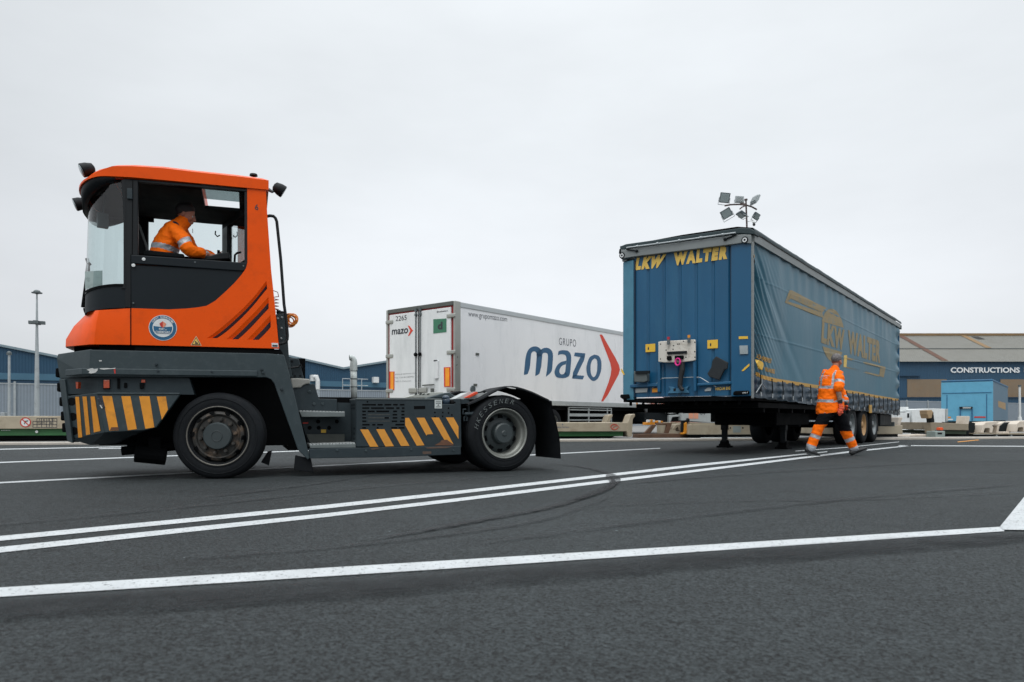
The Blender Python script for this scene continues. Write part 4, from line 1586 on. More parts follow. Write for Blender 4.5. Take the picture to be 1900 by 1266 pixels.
text_c2('HRO-M 8950', [(440, 515), (630, 575), (630, 480), (440, 430)])
mb.build('curtain_lettering', M_LOGO2, lk)
printed([z8([(245, 285), (400, 345), (390, 505), (300, 470), (245, 400)])], M_YEL2, 'marking_sticker', -.008)
z9 = lambda pts: zoomed(1130, 340, .29474, pts)
printed([z9([(905, 395), (930, 405), (928, 425), (915, 415), (915, 470), (906, 470)])], M_LOGO2, 'marking_sticker', -.008)

# ================================================================ white refrigerated trailer
RFA = R(51)
RF = Frame(-1.66, 20.7, RFA)
rf = thing('reefer_trailer', 'white refrigerated semi-trailer with blue and red wordmark parked behind the tractor', 'trailer', (-1.66, 20.7, 0), RFA)
RW, RL, ZT, ZB = 2.9, 13.4, 4.02, 1.13
M_RFW = mat('white_panel', (236, 238, 240), .3, var=.04, vscale=.5, dirt=(196, 201, 204), dscale=1.6, damt=.45, stretch=(1, 1, .3), bump=.12, bscale=1.3)
M_RFD = mat('white_door', (224, 227, 227), .4, var=.04, dirt=(176, 182, 182), dscale=1.6, damt=.5, stretch=(1, 1, .3))
M_FRAME = mat('grey_frame', (92, 96, 92), .5, .3, var=.1)
M_STEEL = mat('stainless', (168, 170, 164), .35, .6, var=.08)
M_REDF = mat('red_door_seal', (150, 44, 40), .5, var=.06)
M_MAZB = mat('steel_blue_print', (44, 92, 128), .45, var=.03)
M_MAZR = mat('vermilion_print', (214, 62, 36), .45, var=.03)
mb = MB()
mb.box(.1, RL, .0, RW, ZB, ZT)
mb.build('body', M_RFW, rf, .02)
mb = MB()
mb.box(.1, RL, -.02, RW + .02, ZT - .14, ZT + .01)
mb.build('roof_rail', mat('pale_rail', (186, 192, 194), .4, .2, var=.05), rf, .015)
mb = MB()
mb.box(.12, RL, -.018, .0, ZB - .02, ZB + .14)
mb.build('base_rail', M_LGREY, rf, .01)
mb = MB()
mb.box(.02, .26, -.025, .05, ZB - .1, ZT + .02)
mb.build('rear_post', M_STEEL, rf, .015)
mb = MB()
mb.box(.02, .16, RW - .07, RW + .025, ZB - .1, ZT + .02)
mb.build('rear_post', M_STEEL, rf, .015)
mb = MB()
mb.box(.0, .14, .05, RW - .07, ZT - .10, ZT + .02)
mb.build('rear_frame', M_FRAME, rf, .01)
mb = MB()
mb.box(.03, .1, .05, RW - .07, ZB - .15, ZB)
mb.build('rear_sill', M_FRAME, rf, .01)
mb = MB()
mb.box(.05, .1, .05, RW - .07, ZB, ZT - .10)
mb.build('door_seal', M_REDF, rf)
ZD = ZT - .15
for a, b in ((.13, RW / 2 - .015), (RW / 2 + .015, RW - .15)):
    mb = MB()
    mb.box(.0, .05, a, b, ZB, ZD)
    dr = mb.build('rear_door', M_RFD, rf, .012)
    yy = RW / 2 + (.09 if a > 1 else -.09)
    mb = MB()
    mb.cyl((-.03, yy, ZB + .02), (-.03, yy, ZT - .05), .018, n=10)
    for z in (ZT - .12, ZT - .25):
        mb.box(-.05, .0, yy - .045, yy + .045, z - .03, z + .03)
    mb.build('lock_rod', M_GALV_D, dr)
    mb = MB()
    mb.ball((-.04, yy, 2.58), .06)
    mb.build('rod_guide', M_BLACK, dr)
    mb = MB()
    mb.box(-.06, 0, yy - .05 if a > 1 else yy - .3, yy + .3 if a > 1 else yy + .05, ZB + .30, ZB + .46)
    mb.build('lock_handle', M_STEEL, dr, .03)
    for z in (3.62, 2.57, 1.5):
        z += .03 if a > 1 else .0
        mb = MB()
        y = RW - .16 if a > 1 else .11
        mb.box(-.03, .03, y - .17, y + .17, z - .06, z + .06)
        mb.build('hinge', M_STEEL, dr, .03)
zr = lambda pts: zoomed(710, 555, .1421, pts)
mb = MB()
mb.box(-.006, -.002, RW / 2 - .016, RW / 2 + .016, ZB, ZD)
mb.build('door_gap', M_BLACK, rf)
def rplate(name, poly, m, u=-.003, th=.006, parent=rf):
    mb = MB()
    mb.pend(RF.ends(zr(poly), u), u - th, u)
    return mb.build(name, m, parent)
for pl in ([(92, 948), (155, 948), (153, 1188), (90, 1188)], [(802, 893), (885, 890), (888, 1145), (805, 1148)]):
    q = rplate('rear_reflector', pl, mat('red_reflector', (206, 50, 28), .35), -.003, .012)
    cx = sum(p[0] for p in pl) / 4
    cy = sum(p[1] for p in pl) / 4
    rplate('reflector_centre', [(cx + (p[0] - cx) * .62, cy + (p[1] - cy) * .93) for p in pl], mat('amber_reflector', (246, 158, 30), .35), -.0155, .003, q)
q = rplate('class_sign', [(663, 265), (833, 255), (833, 432), (663, 450)], mat('sign_green', (60, 120, 92), .5, var=.05), -.003, .006)
def rtext(name, items, m, parent=rf, u=-.006):
    mb = MB()
    for s_, quad, bld in items:
        text_on(mb, s_, [RF.E3(*p, u) for p in zr(quad)], bold=bld)
    return mb.build(name, m, parent)
rtext('lettering', [('d', [(718, 402), (782, 397), (782, 296), (718, 302)], .05)], M_INK, q, -.011)
rtext('lettering', [('2265', [(170, 290), (312, 272), (312, 208), (170, 226)], .0)], M_INK)
rtext('lettering', [('mazo', [(118, 470), (328, 447), (334, 378), (122, 402)], .02)], M_INK)
rplate('arrow_emblem', [(330, 345), (350, 352), (396, 410), (342, 485), (333, 480), (362, 412)], M_MAZR)
rtext('lettering', [('www.grupomazo.com', [(162, 998), (440, 978), (440, 962), (162, 980)], 0), ('Tel. +34 96 2404451', [(162, 1040), (410, 1022), (410, 1002), (162, 1020)], 0), ('46014 (Valencia)', [(162, 1088), (370, 1080), (370, 1060), (162, 1068)], 0)], mat('faint_print', (150, 152, 152), .5))
rtext('lettering', [('Evolution', [(708, 180), (850, 160), (850, 142), (708, 158)], .02)], M_INK)
rplate('document_tube', [(683, 815), (735, 810), (735, 1035), (683, 1042)], M_RFD, -.003, .05)
rplate('tube_cap', [(683, 800), (712, 798), (712, 815), (683, 816)], M_DARK, -.003, .055)
mb = MB()
mb.tube([RF.E3(*p, -.05) for p in zr([(520, 1128), (600, 1122), (670, 1118)])], .02, 8)
mb.box(-.08, -.02, *sorted((RF.end(*zr([(650, 1120)])[0], 0)[0], RF.end(*zr([(675, 1120)])[0], 0)[0])), 1.38, 1.55)
mb.build('door_catch', M_FRAME, rf)
# wordmark on the side
zm = lambda pts: zoomed(960, 610, .11056, pts)
def sprint(name, polys, m, v=-.004):
    mb = MB()
    for pl in polys:
        mb.sheet([RF.S3(*p, v) for p in zm(pl)])
    return mb.build(name, m, rf)
def strip_letters(name, strips, m):
    """letters as ribbons: outer and inner outline of the same length"""
    mb = MB()
    for a, b in strips:
        mb.grid([[RF.S3(*p, -.004) for p in zm(a)], [RF.S3(*p, -.004) for p in zm(b)]])
    return mb.build(name, m, rf)
def smooth(p, k=4):
    q = []
    for i in range(len(p) - 1):
        a, b, c, d = p[max(i - 1, 0)], p[i], p[i + 1], p[min(i + 2, len(p) - 1)]
        for j in range(k):
            t = j / k
            q.append(tuple(.5 * (2 * b[e] + (c[e] - a[e]) * t + (2 * a[e] - 5 * b[e] + 4 * c[e] - d[e]) * t * t + (3 * b[e] - a[e] - 3 * c[e] + d[e]) * t ** 3) for e in (0, 1)))
    return q + [p[-1]]
strip_letters('wordmark', [
    # m: left leg with first arch, second arch with right leg, middle leg
    (smooth([(108, 775), (120, 660), (135, 510), (165, 390), (220, 320), (290, 298), (350, 312), (400, 355), (415, 400)]), smooth([(175, 755), (208, 660), (222, 520), (232, 425), (255, 390), (290, 382), (318, 405), (325, 450), (326, 520)])),
    (smooth([(320, 450), (330, 400), (355, 370), (400, 350), (450, 325), (515, 325), (575, 370), (598, 450), (590, 590), (572, 720), (480, 808)]), smooth([(415, 470), (415, 460), (420, 430), (440, 408), (470, 405), (500, 415), (512, 445), (512, 500), (505, 600), (495, 700), (480, 800)])),
    ([(326, 430), (322, 520), (312, 640), (300, 795)], [(418, 440), (412, 520), (400, 640), (372, 750)]),
    ([(300, 795), (312, 790), (330, 785)], [(372, 750), (350, 772), (330, 785)]),
    ([(108, 775), (125, 775), (150, 770)], [(175, 755), (165, 765), (150, 770)]),
    # a: hook and stem, bowl
    (smooth([(690, 385), (720, 368), (780, 362), (850, 375), (895, 430), (903, 510), (895, 640), (880, 760), (860, 800)]), smooth([(680, 447), (720, 432), (770, 432), (808, 450), (822, 490), (822, 540), (812, 640), (800, 730), (770, 765)])),
    (smooth([(822, 540), (750, 555), (680, 600), (635, 680), (625, 750), (660, 815), (750, 832), (820, 822), (862, 798)]), smooth([(812, 600), (770, 612), (735, 640), (708, 690), (708, 735), (730, 765), (752, 768), (775, 762), (800, 730)])),
    # z
    ([(968, 400), (950, 460)], [(1140, 415), (1128, 490)]),
    ([(1062, 470), (1000, 590), (935, 735), (920, 838)], [(1138, 440), (1120, 530), (1060, 650), (1000, 780)]),
    ([(935, 775), (920, 838)], [(1122, 792), (1098, 853)]),
    # o
    (smooth([(1290, 436), (1215, 480), (1170, 590), (1158, 690), (1185, 800), (1265, 878), (1345, 845), (1395, 740), (1412, 620), (1400, 520), (1360, 455), (1290, 436)]), smooth([(1295, 500), (1255, 535), (1232, 600), (1228, 690), (1240, 770), (1275, 815), (1310, 790), (1335, 720), (1342, 620), (1338, 550), (1325, 515), (1295, 500)]))], M_MAZB)
sprint('arrow_emblem', [[(1380, 100), (1420, 100), (1440, 130), (1530, 290), (1640, 480), (1705, 610), (1722, 690), (1700, 770), (1620, 920), (1520, 1110), (1440, 1222), (1405, 1220), (1450, 1110), (1530, 900), (1565, 780), (1578, 680), (1560, 580), (1500, 420), (1430, 240)]], M_MAZR)
mb = MB()
text_on(mb, 'GRUPO', [RF.S3(*p, -.004) for p in zm([(698, 270), (985, 308), (985, 185), (698, 150)])], spacing=1.2)
mb.build('lettering', mat('grey_print', (96, 100, 108), .5), rf)
z4 = lambda pts: zoomed(700, 540, .25276, pts)
mb = MB()
text_on(mb, 'www.grupomazo.com', [RF.S3(*p, -.004) for p in z4([(668, 200), (953, 238), (953, 200), (668, 158)])])
mb.build('lettering', mat('grey_print', (96, 100, 108), .5), rf)
for c in ((733, 464), (718, 690)):
    x, z = RF.side(*z4([c])[0])
    mb = MB()
    mb.box(x - .07, x + .07, -.03, .0, z - .035, z + .035)
    mb.build('side_marker', M_FRAME, rf, .01)
x, z = RF.side(*z4([(700, 722)])[0])
mb = MB()
mb.lathe([(0, -.03), (.1, -.03), (.11, 0)], (x, 0, z), 'y', 20)
mb.build('side_marker', M_GALV_D, rf)
# underbody
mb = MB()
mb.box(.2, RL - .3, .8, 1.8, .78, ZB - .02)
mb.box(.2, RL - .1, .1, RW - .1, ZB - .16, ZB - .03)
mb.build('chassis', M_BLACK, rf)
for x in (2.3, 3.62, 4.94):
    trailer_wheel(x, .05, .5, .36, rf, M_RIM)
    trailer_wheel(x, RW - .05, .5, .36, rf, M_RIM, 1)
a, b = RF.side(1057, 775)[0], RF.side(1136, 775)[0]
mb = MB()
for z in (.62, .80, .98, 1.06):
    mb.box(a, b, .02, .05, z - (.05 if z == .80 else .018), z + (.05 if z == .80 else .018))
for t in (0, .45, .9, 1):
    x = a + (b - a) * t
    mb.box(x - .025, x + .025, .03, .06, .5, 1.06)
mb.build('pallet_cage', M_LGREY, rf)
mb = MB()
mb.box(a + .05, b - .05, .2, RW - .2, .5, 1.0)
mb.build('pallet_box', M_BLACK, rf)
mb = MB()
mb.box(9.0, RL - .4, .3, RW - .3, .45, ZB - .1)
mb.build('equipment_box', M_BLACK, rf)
for y in (.7, 1.9):
    mb = MB()
    mb.box(8.6, 8.75, y - .07, y + .07, .04, 1.0)
    mb.box(8.5, 8.85, y - .15, y + .15, 0, .045)
    mb.build('landing_leg', M_DARK, rf)
"""orange marker lamps under the side"""
for px, py in ((1181, 752), (1222, 754)):
    x, z = RF.side(px, py)
    mb = MB()
    mb.box(x - .05, x + .05, -.03, -.019, z - .09, z + .09)
    mb.build('marker_plate', M_ORANGE_P, rf)
mb = MB()
mb.box(RL - .05, RL + .35, .5, RW - .5, 1.9, 3.8)
mb.build('cooling_unit', M_LGREY, rf, .05)

# ================================================================ orange terminal tractor
TA = R(20)
TR = Frame(-3.19, 7.87, TA)
tr = thing('terminal_tractor', 'orange terminal tractor with dark grey fenders and yellow hazard stripes', 'tractor', (-3.19, 7.87, 0), TA)
M_OR = mat('orange_body_paint', (232, 82, 0), .40, var=.05, vscale=1.2, coat=.06, spec=.16, dirt=(176, 66, 16), dscale=5, damt=.4)
M_FEND = mat('charcoal_fender', (50, 62, 66), .52, spec=.35, var=.1, vscale=1.5, dirt=(88, 98, 100), dscale=9, damt=.35)
M_FEND2 = mat('charcoal_plate', (40, 51, 56), .55, spec=.3, var=.12, vscale=1.5, dirt=(70, 78, 80), dscale=8, damt=.3)
M_DOOR = mat('black_door_panel', (13, 23, 29), .5, spec=.25, var=.1, vscale=2)
M_CABK = mat('cab_black_trim', (14, 20, 24), .5, spec=.3, var=.08)
M_INT = mat('cab_interior', (11, 16, 19), .8, spec=.2, var=.1)
M_STRIPE = mat('hazard_yellow', (222, 146, 40), .5, var=.1, vscale=5, dirt=(150, 100, 44), dscale=7, damt=.7)
M_SCUFF = mat('bare_metal_scuff', (196, 198, 196), .6, var=.2, vscale=20)
M_RUSTT = mat('rust_patch', (104, 72, 54), .85, var=.3, vscale=10)
M_STEP = mat('grey_step_metal', (104, 112, 112), .5, .2, var=.12)
M_GLASS = glass('cab_glass', (.80, .87, .87), .07)
M_GLASS2 = glass('side_glass', (.9, .94, .94), .02)
T1 = lambda pts: zoomed(80, 280, .25276, pts)
T2 = lambda pts: zoomed(80, 560, .2686, pts)
T3 = lambda pts: zoomed(480, 560, .30526, pts)
TZ4 = lambda pts: zoomed(540, 720, .16842, pts)
T6 = lambda pts: zoomed(380, 500, .12640, pts)
T7 = lambda pts: zoomed(480, 640, .10526, pts)
T8 = lambda pts: zoomed(840, 700, .15007, pts)
CW = 1.56                       # cab width
BW = 2.45                       # body width

def tside(name, px, m, v0, v1, parent=tr, bevel=0.0, at=None):
    mb = MB()
    mb.pside(TR.sides(px, v0 if at is None else at), v0, v1)
    return mb.build(name, m, parent, bevel)

# --- cab side panels: orange frame with black lower door, both sides
side_px = [(242.5, 640), (242.5, 572)] + T1([(780, 1160), (920, 1165), (1050, 1158), (1130, 1150), (1200, 1138), (1265, 1100), (1330, 1042), (1400, 975), (1450, 918), (1478, 880), (1500, 820), (1498, 268)]) + [(493, 345), (496, 399), (503, 500), (509, 556), (516.5, 634), (518, 647)]
cab = tside('cab_side_panel', side_px, M_OR, 0, .05, bevel=.012)
fu = TR.sides(side_px)
mb = MB()
far_side = [(x - .12 if x > .1 else x, z) for x, z in fu]
mb.pside(far_side, CW - .05, CW)
mb.build('cab_side_panel', M_OR, tr, .012)
dp = T1([(645, 770), (640, 760)]) [:1] + T1([(645, 840), (1470, 882), (1450, 918), (1400, 975), (1330, 1042), (1265, 1100), (1200, 1138), (1130, 1150), (1050, 1158), (920, 1165), (780, 1160), (648, 1156)])
door = tside('door_panel', dp[1:], M_DOOR, .012, .045)
tside('door_panel', dp[1:], M_DOOR, CW - .05, CW - .01, at=.012)
sill = tside('window_sill', T1([(645, 762), (1500, 822), (1490, 862), (1472, 884), (645, 826)]), M_DOOR, -.004, .05, bevel=.008)
mb = MB()
for c in ((738, 795), (662, 840)):
    x, z = TR.side(*T1([c])[0], -.01)
    mb.lathe([(0, -.012), (.017, -.01), (.019, 0)], (x, 0, z), 'y', 12)
mb.build('sill_bolt', M_WHITE, sill)
mb = MB()
for c in ((1115, 818), (1470, 845), (662, 1118)):
    x, z = TR.side(*T1([c])[0], -.01)
    mb.lathe([(0, -.01), (.009, -.009), (.01, 0)], (x, 0, z), 'y', 10)
mb.build('sill_screw', M_GALV_D, sill)
# black pillar with hinge left of the window, window frame
pil = tside('front_pillar', T1([(600, 200), (697, 208), (697, 770), (645, 765), (645, 1156), (600, 1152)]), M_CABK, .005, .06, bevel=.008)
tside('pillar_seal', T1([(655, 212), (660, 212), (656, 760), (651, 760)]), M_BLACK, .001, .004, pil)
tside('door_hinge', T1([(615, 275), (655, 277), (655, 355), (615, 352)]), M_FEND2, -.012, .004, pil, .006)
tside('window_frame', T1([(697, 208), (1500, 281), (1500, 300), (697, 228)]), M_CABK, .004, .06, bevel=.004)
tside('window_frame', T1([(1478, 300), (1502, 300), (1505, 830), (1478, 824)]), M_CABK, .008, .06, bevel=.004)
tside('door_seam', [(241.6, 572), (243.6, 572), (243.6, 641), (241.6, 641)], M_BLACK, -.003, .02)

# --- roof: profile seen from the side, rounded in plan at the front, drooping towards the front edge
def nearline(px):
    return TR.sides(px)
rb = nearline(T1([(440, 186), (690, 199), (1500, 275), (1600, 284)]) + [(498.5, 353)])
rt = nearline(T1([(440, 112), (520, 92), (780, 97), (1200, 148), (1560, 184)]) + T1([(1650, 200)]))
def interp(pl, x):
    if x <= pl[0][0]:
        return pl[0][1]
    for (a, za), (b, zb_) in zip(pl, pl[1:]):
        if x <= b:
            return za + (zb_ - za) * (x - a) / (b - a)
    return pl[-1][1]
ur = rb[-1][0]
def roof_ring():
    """plan outline of the roof from the rear near corner round the front to the rear far corner"""
    pts = []
    for u in (ur, .2, -.2, -.55, -.85, -1.02, -1.10):
        pts.append((u, -.015))
    for k in range(1, 10):
        g_ = k * math.pi / 2 / 9
        pts.append((-1.10 - .32 * math.sin(g_), -.015 + .62 * (1 - math.cos(g_))))
    half = list(pts)
    for u, v in reversed(half):
        pts.append((u, CW - v))
    return pts
ring_ = roof_ring()
def droop(u, v):
    """how far the roof edge drops towards the middle of its front"""
    t = max(0, (-1.08 - u) / .34)
    return t
bot, top, inn = [], [], []
cu, cv = -.4, CW / 2
for u, v in ring_:
    d = droop(u, v)
    zb_ = interp(rb, u) - .07 * d ** 1.3
    zt_ = max(zb_ + .022, interp(rt, u) - .20 * d ** 1.2 - .03)
    bot.append((u, v, zb_))
    top.append((u, v, zt_))
    inn.append((cu + (u - cu) * .93, cv + (v - cv) * .92, interp(rt, max(u, -1.15)) - .10 * d ** 1.6 + .005))
cen = [(cu + (u - cu) * .6, cv + (v - cv) * .6, interp(rt, max(cu + (u - cu) * .6, -1.1)) + .03) for u, v in ring_]
mb = MB()
mb.smooth = True
n_ = len(ring_)
mb.grid([bot, top, inn, cen])
mb.add(cen, [list(range(n_))])
mb.add([bot[0], bot[-1], top[0], top[-1], inn[0], inn[-1], cen[0], cen[-1]], [(0, 1, 3, 2), (2, 3, 5, 4), (4, 5, 7, 6)])
mb.add(bot, [list(range(n_))])
roof = mb.build('cab_roof', M_OR, tr)
e = roof.modifiers.new('edge', 'EDGE_SPLIT')
e.split_angle = R(40)
# glazed hatch in the rear half of the roof
hx_ = [TR.side(*p, .4)[0] for p in T1([(1175, 300), (1440, 360)])]
c_ = MB()
c_.loopprism([(hx_[0], .16, 2.9), (hx_[1], .16, 2.9), (hx_[1], .78, 2.9), (hx_[0], .78, 2.9)], [(hx_[0], .06, 3.7), (hx_[1], .06, 3.7), (hx_[1], 2.6, 3.7), (hx_[0], 2.6, 3.7)])
cobj = c_.build('cutter', M_BLACK, tr)
roof.modifiers.clear()
cut(roof, cobj)
e = roof.modifiers.new('edge', 'EDGE_SPLIT')
e.split_angle = R(40)
mb = MB()
zz_ = interp(rt, .1) - .05
mb.box(hx_[0] - .02, hx_[1] + .02, .14, .80, zz_ - .03, zz_ - .024)
mb.build('roof_glass', glass('smoked_glass', (.62, .70, .70), .12), tr)
# lining below the roof
mb = MB()
zl = interp(rb, .2) - .035
mb.ptop([(u_ * .97 - .02, CW / 2 + (v_ - CW / 2) * .96) for u_, v_ in ring_ if u_ < -.9], interp(rb, -.9) - .07, interp(rb, -.9) - .05)
mb.pside([(-1.0, interp(rb, -.9) - .03), (hx_[0], interp(rb, hx_[0]) - .05), (hx_[0], interp(rb, hx_[0]) - .015), (-1.0, interp(rb, -.9) - .004)], .06, CW - .06)
mb.pside([(hx_[0], interp(rb, hx_[0]) - .05), (hx_[1], interp(rb, hx_[1]) - .05), (hx_[1], interp(rb, hx_[1]) - .015), (hx_[0], interp(rb, hx_[0]) - .015)], .78, CW - .06)
mb.pside([(hx_[1], interp(rb, hx_[1]) - .05), (ur - .1, interp(rb, ur) - .05), (ur - .1, interp(rb, ur) - .015), (hx_[1], interp(rb, hx_[1]) - .015)], .06, CW - .06)
mb.build('roof_lining', M_INT, tr)
mb = MB()
x, z = TR.side(*T1([(920, 280)])[0], .7)
mb.box(x - .25, x + .2, .55, .95, z - .03, z + .05)
mb.build('sun_blind', mat('mauve_blind', (84, 62, 70), .6), tr)
# visor: dark band under the roof edge round the front
vb0, vb1, vt = [], [], []
for (u, v, z) in bot:
    if u < -.9:
        d = droop(u, v)
        vt.append((u + .015, v + (.01 if v < CW / 2 else -.01), z + .002))
        vb0.append((u + .03, v + (.01 if v < CW / 2 else -.01), z - .03 - .17 * d))
        vb1.append((u * .93 + (-.3) * .07, CW / 2 + (v - CW / 2) * .93, z - .04 - .13 * d))
mb = MB()
mb.smooth = True
mb.grid([vt, vb0, vb1])
mb.build('visor', M_CABK, tr)

tside('added_pillar_lining', [(459, 352), (489, 354), (493, 400), (500, 500), (460, 500)], M_INT, .053, .062, at=0)  # dark panel added to keep orange reflections out of the rear glass
# --- front glass with rounded corners, black belt below, nose below that
def plan(off=0.0, us=-.895, c=-.935, rx=.43, ry=.52):
    pts = [(us, off), (c, off)]
    for k in range(1, 12):
        g_ = k * math.pi / 2 / 11
        pts.append((c - (rx - off) * math.sin(g_), off + ry * (1 - math.cos(g_))))
    h = list(pts)
    for u, v in reversed(h):
        pts.append((u, CW - v))
    return pts
zg0 = TR.side(*T1([(590, 985)])[0])[1]
zg1 = TR.side(*T1([(590, 215)])[0])[1]
zb1 = TR.side(*T1([(620, 1153)])[0])[1]
P0 = plan(.012)
def lean(z):
    return (z - zg0) / (zg1 - zg0) * .035
def wallring(z0f, z1f, nz=5, scale=1.0):
    rows = []
    for j in range(nz + 1):
        t = j / nz
        row = []
        for u, v in P0:
            fr = max(0, (-.935 - u) / .43)
            z = z0f(fr) + (z1f(fr) - z0f(fr)) * t
            row.append((u + lean(z) * fr, v, z))
        rows.append(row)
    return rows
mb = MB()
mb.smooth = True
mb.grid(wallring(lambda f: zg0 - .06 * f ** 1.5, lambda f: zg1 - .02 - .1 * f))
mb.build('windscreen', M_GLASS, tr)
mb = MB()
mb.smooth = True
mb.grid(wallring(lambda f: zb1 - .035 * f, lambda f: zg0 + .004 - .06 * f ** 1.5, 3))
mb.build('belt_panel', M_DOOR, tr)
mb = MB()
mb.smooth = True
mb.grid([[(u - .012 * max(0, (-.935 - u) / .43), v - .008 if v < CW / 2 else v + .008, z) for u, v, z in r] for r in wallring(lambda f: zg0 - .012 - .06 * f ** 1.5, lambda f: zg0 + .012 - .06 * f ** 1.5, 1)])
mb.build('glass_seal', M_BLACK, tr)
# black edge of the side glass
tside('glass_edge', T1([(575, 215), (606, 208), (606, 1010), (575, 1010), (590, 985), (590, 500)]), M_CABK, .002, .03)
for y in (.003,):
    mb = MB()
    mb.pside(TR.sides(T1([(440, 1015), (600, 985), (606, 985), (606, 1030), (440, 1060)])), .0, .012)
# sticker and grip seen through the glass
mb = MB()
mb.obox((-1.22, .16, TR.side(*T1([(510, 935)])[0])[1]), (.09, -.06, 0), (.001, .002, 0), (0, 0, .09))
mb.build('permit_sticker', mat('pale_sticker', (150, 166, 164), .6, dirt=(96, 110, 110), dscale=14, damt=.9), tr)
mb = MB()
zmir = TR.side(*T1([(525, 500)])[0], .3)[1]
mb.obox((-1.18, .42, zmir), (.05, .02, 0), (-.01, .03, 0), (0, 0, .08))
mb.tube([(-1.18, .42, zmir + .07), (-1.16, .5, zmir + .4)], .012, 6)
mb.build('cab_mirror', M_FEND, tr, .015)
# far front pillar of the cab, seen through the windscreen
mb = MB()
mb.box(-.97, -.86, CW - .06, CW - .012, zb1, zg1)
mb.build('front_pillar', M_CABK, tr)
mb = MB()
mb.box(-.93, -.86, CW - .10, CW - .062, zb1, zg1)
mb.box(-.99, -.80, CW - .055, CW - .02, zg1 - .04, zg1 + .02)
mb.build('pillar_trim', M_INT, tr)

# nose
A = [TR.S3(170, 639, 0), TR.S3(170.5, 627, 0), TR.S3(174, 600, .01), TR.S3(180, 576, .04)]
Bn = [TR.S3(117.6, 643.8, .5), TR.S3(118.3, 630, .5), TR.S3(134, 606, .5), TR.S3(163, 579, .5)]
Sm = [TR.S3(242, 640, 0), TR.S3(242, 628, 0), TR.S3(242, 600, 0), TR.S3(242, 572, .01)]
A0 = [tuple(Vector(a) * .93 + Vector(b) * .07) for a, b in zip(A, Sm)]
A2 = [tuple(Vector(a) * .93 + Vector(b) * .07) for a, b in zip(A, Bn)]
B0 = [tuple(Vector(a) * .92 + Vector(b) * .08) for a, b in zip(Bn, A)]
cols = [Sm, A0, A2, B0, [(x, .62, z) for x, y, z in Bn]]
cols += [[(x, CW - y, z) for x, y, z in c] for c in reversed(cols)]
mb = MB()
mb.smooth = True
mb.grid(cols)
tp = [c[3] for c in cols]
mb.add(tp, [list(range(len(tp)))])
bt_ = [c[0] for c in cols]
mb.add(bt_, [list(range(len(bt_)))])
nose = mb.build('nose', M_OR, tr, .0)
e = nose.modifiers.new('edge', 'EDGE_SPLIT')
e.split_angle = R(28)
# dark gap below the cab
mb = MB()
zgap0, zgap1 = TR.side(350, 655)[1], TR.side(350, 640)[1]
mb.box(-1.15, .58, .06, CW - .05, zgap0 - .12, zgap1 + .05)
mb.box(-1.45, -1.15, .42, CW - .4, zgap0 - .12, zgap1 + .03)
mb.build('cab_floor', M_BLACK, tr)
tside('cab_sill_rubber', [(250, 642), (520, 648.5), (525, 656), (505, 657), (250, 650)], M_BLACK, .02, .1)

# rear wall of the cab, leaning away to the far corner
mb = MB()
uf = .02
def rw(u, v0, v1):
    pass
z_lo, z_hi = TR.side(500, 640)[1], interp(rb, .4) - .02
def rwall(t0, t1, z0, z1, name, m, th=.03):
    a, b = Vector((.47, .06, 0)), Vector((uf, CW - .06, 0))
    p, q = a + (b - a) * t0, a + (b - a) * t1
    mb = MB()
    mb.obox(((p + q) / 2) + Vector((0, 0, (z0 + z1) / 2)), (q - p) / 2, (th, th * .3, 0), (0, 0, (z1 - z0) / 2))
    return mb.build(name, m, tr)
zw0, zw1 = TR.side(440, 486, 1.0)[1], TR.side(440, 418, 1.2)[1]
rwall(0, 1, z_lo, zw0 - .05, 'rear_wall', M_INT)
rwall(0, 1, zw1, z_hi, 'rear_wall', M_INT)
rwall(0, .12, zw0 - .05, zw1, 'rear_wall', M_CABK)
rwall(.86, 1, zw0 - .05, zw1, 'rear_wall', M_CABK)
rwall(.12, .86, zw0 - .05, zw1, 'rear_glass', M_GLASS2, .004)
# far side: window band, pillar and sill
zf0, zf1 = TR.side(330, 492, CW)[1], TR.side(330, 409, CW)[1]
mb = MB()
mb.box(-.86, uf + .1, CW - .06, CW - .012, zf1, interp(rb, -.2) - .01)
mb.box(uf - .02, uf + .08, CW - .06, CW - .012, zf0 - .1, zf1)
mb.build('window_frame', M_INT, tr)
mb = MB()
mb.box(-.86, uf, CW - .04, CW - .034, zf0 - .1, zf1)
mb.build('side_window', M_GLASS2, tr)
for px in ((411, 437), (429, 437)):
    x, z = TR.side(*px, CW - .1)
    mb = MB()
    s_ = -1 if px[0] < 420 else 1
    mb.tube([(x + s_ * .02, CW - .1, z + .0), (x - .0 + s_ * .05, CW - .1, z - .02), (x + s_ * .075, CW - .1, z + .01), (x + s_ * .07, CW - .1, z + .05)], .009, 6)
    mb.build('coat_hook', M_BLACK, tr)
# seat, console, steering controls
sx = TR.side(262, 440, .9)[0]
mb = MB()
q = TR.sides(T1([(690, 500), (770, 735), (780, 800), (690, 800)]), .75)
mb.pside(q, .5, 1.05)
mb.build('seat_back', M_INT, tr, .02)
q = TR.sides(T1([(745, 735), (770, 730), (1035, 760), (1040, 790), (745, 770)]), .22)
mb = MB()
mb.pside(q, .2, .34)
mb.build('armrest', M_INT, tr, .012)
mb = MB()
u_, z_ = TR.side(*T1([(900, 830)])[0], .5)
mb.box(u_ - .3, u_ + .25, .2, .8, z_ - .12, z_ + .0)
mb.build('seat_cushion', M_INT, tr, .03)
mb = MB()
q = TR.sides(T1([(1080, 780), (1230, 775), (1300, 755), (1365, 750), (1375, 800), (1080, 820)]), .35)
mb.pside(q, .3, .62)
mb.build('control_console', M_CABK, tr, .012)
mb = MB()
x, z = TR.side(*T1([(1288, 750)])[0], .4)
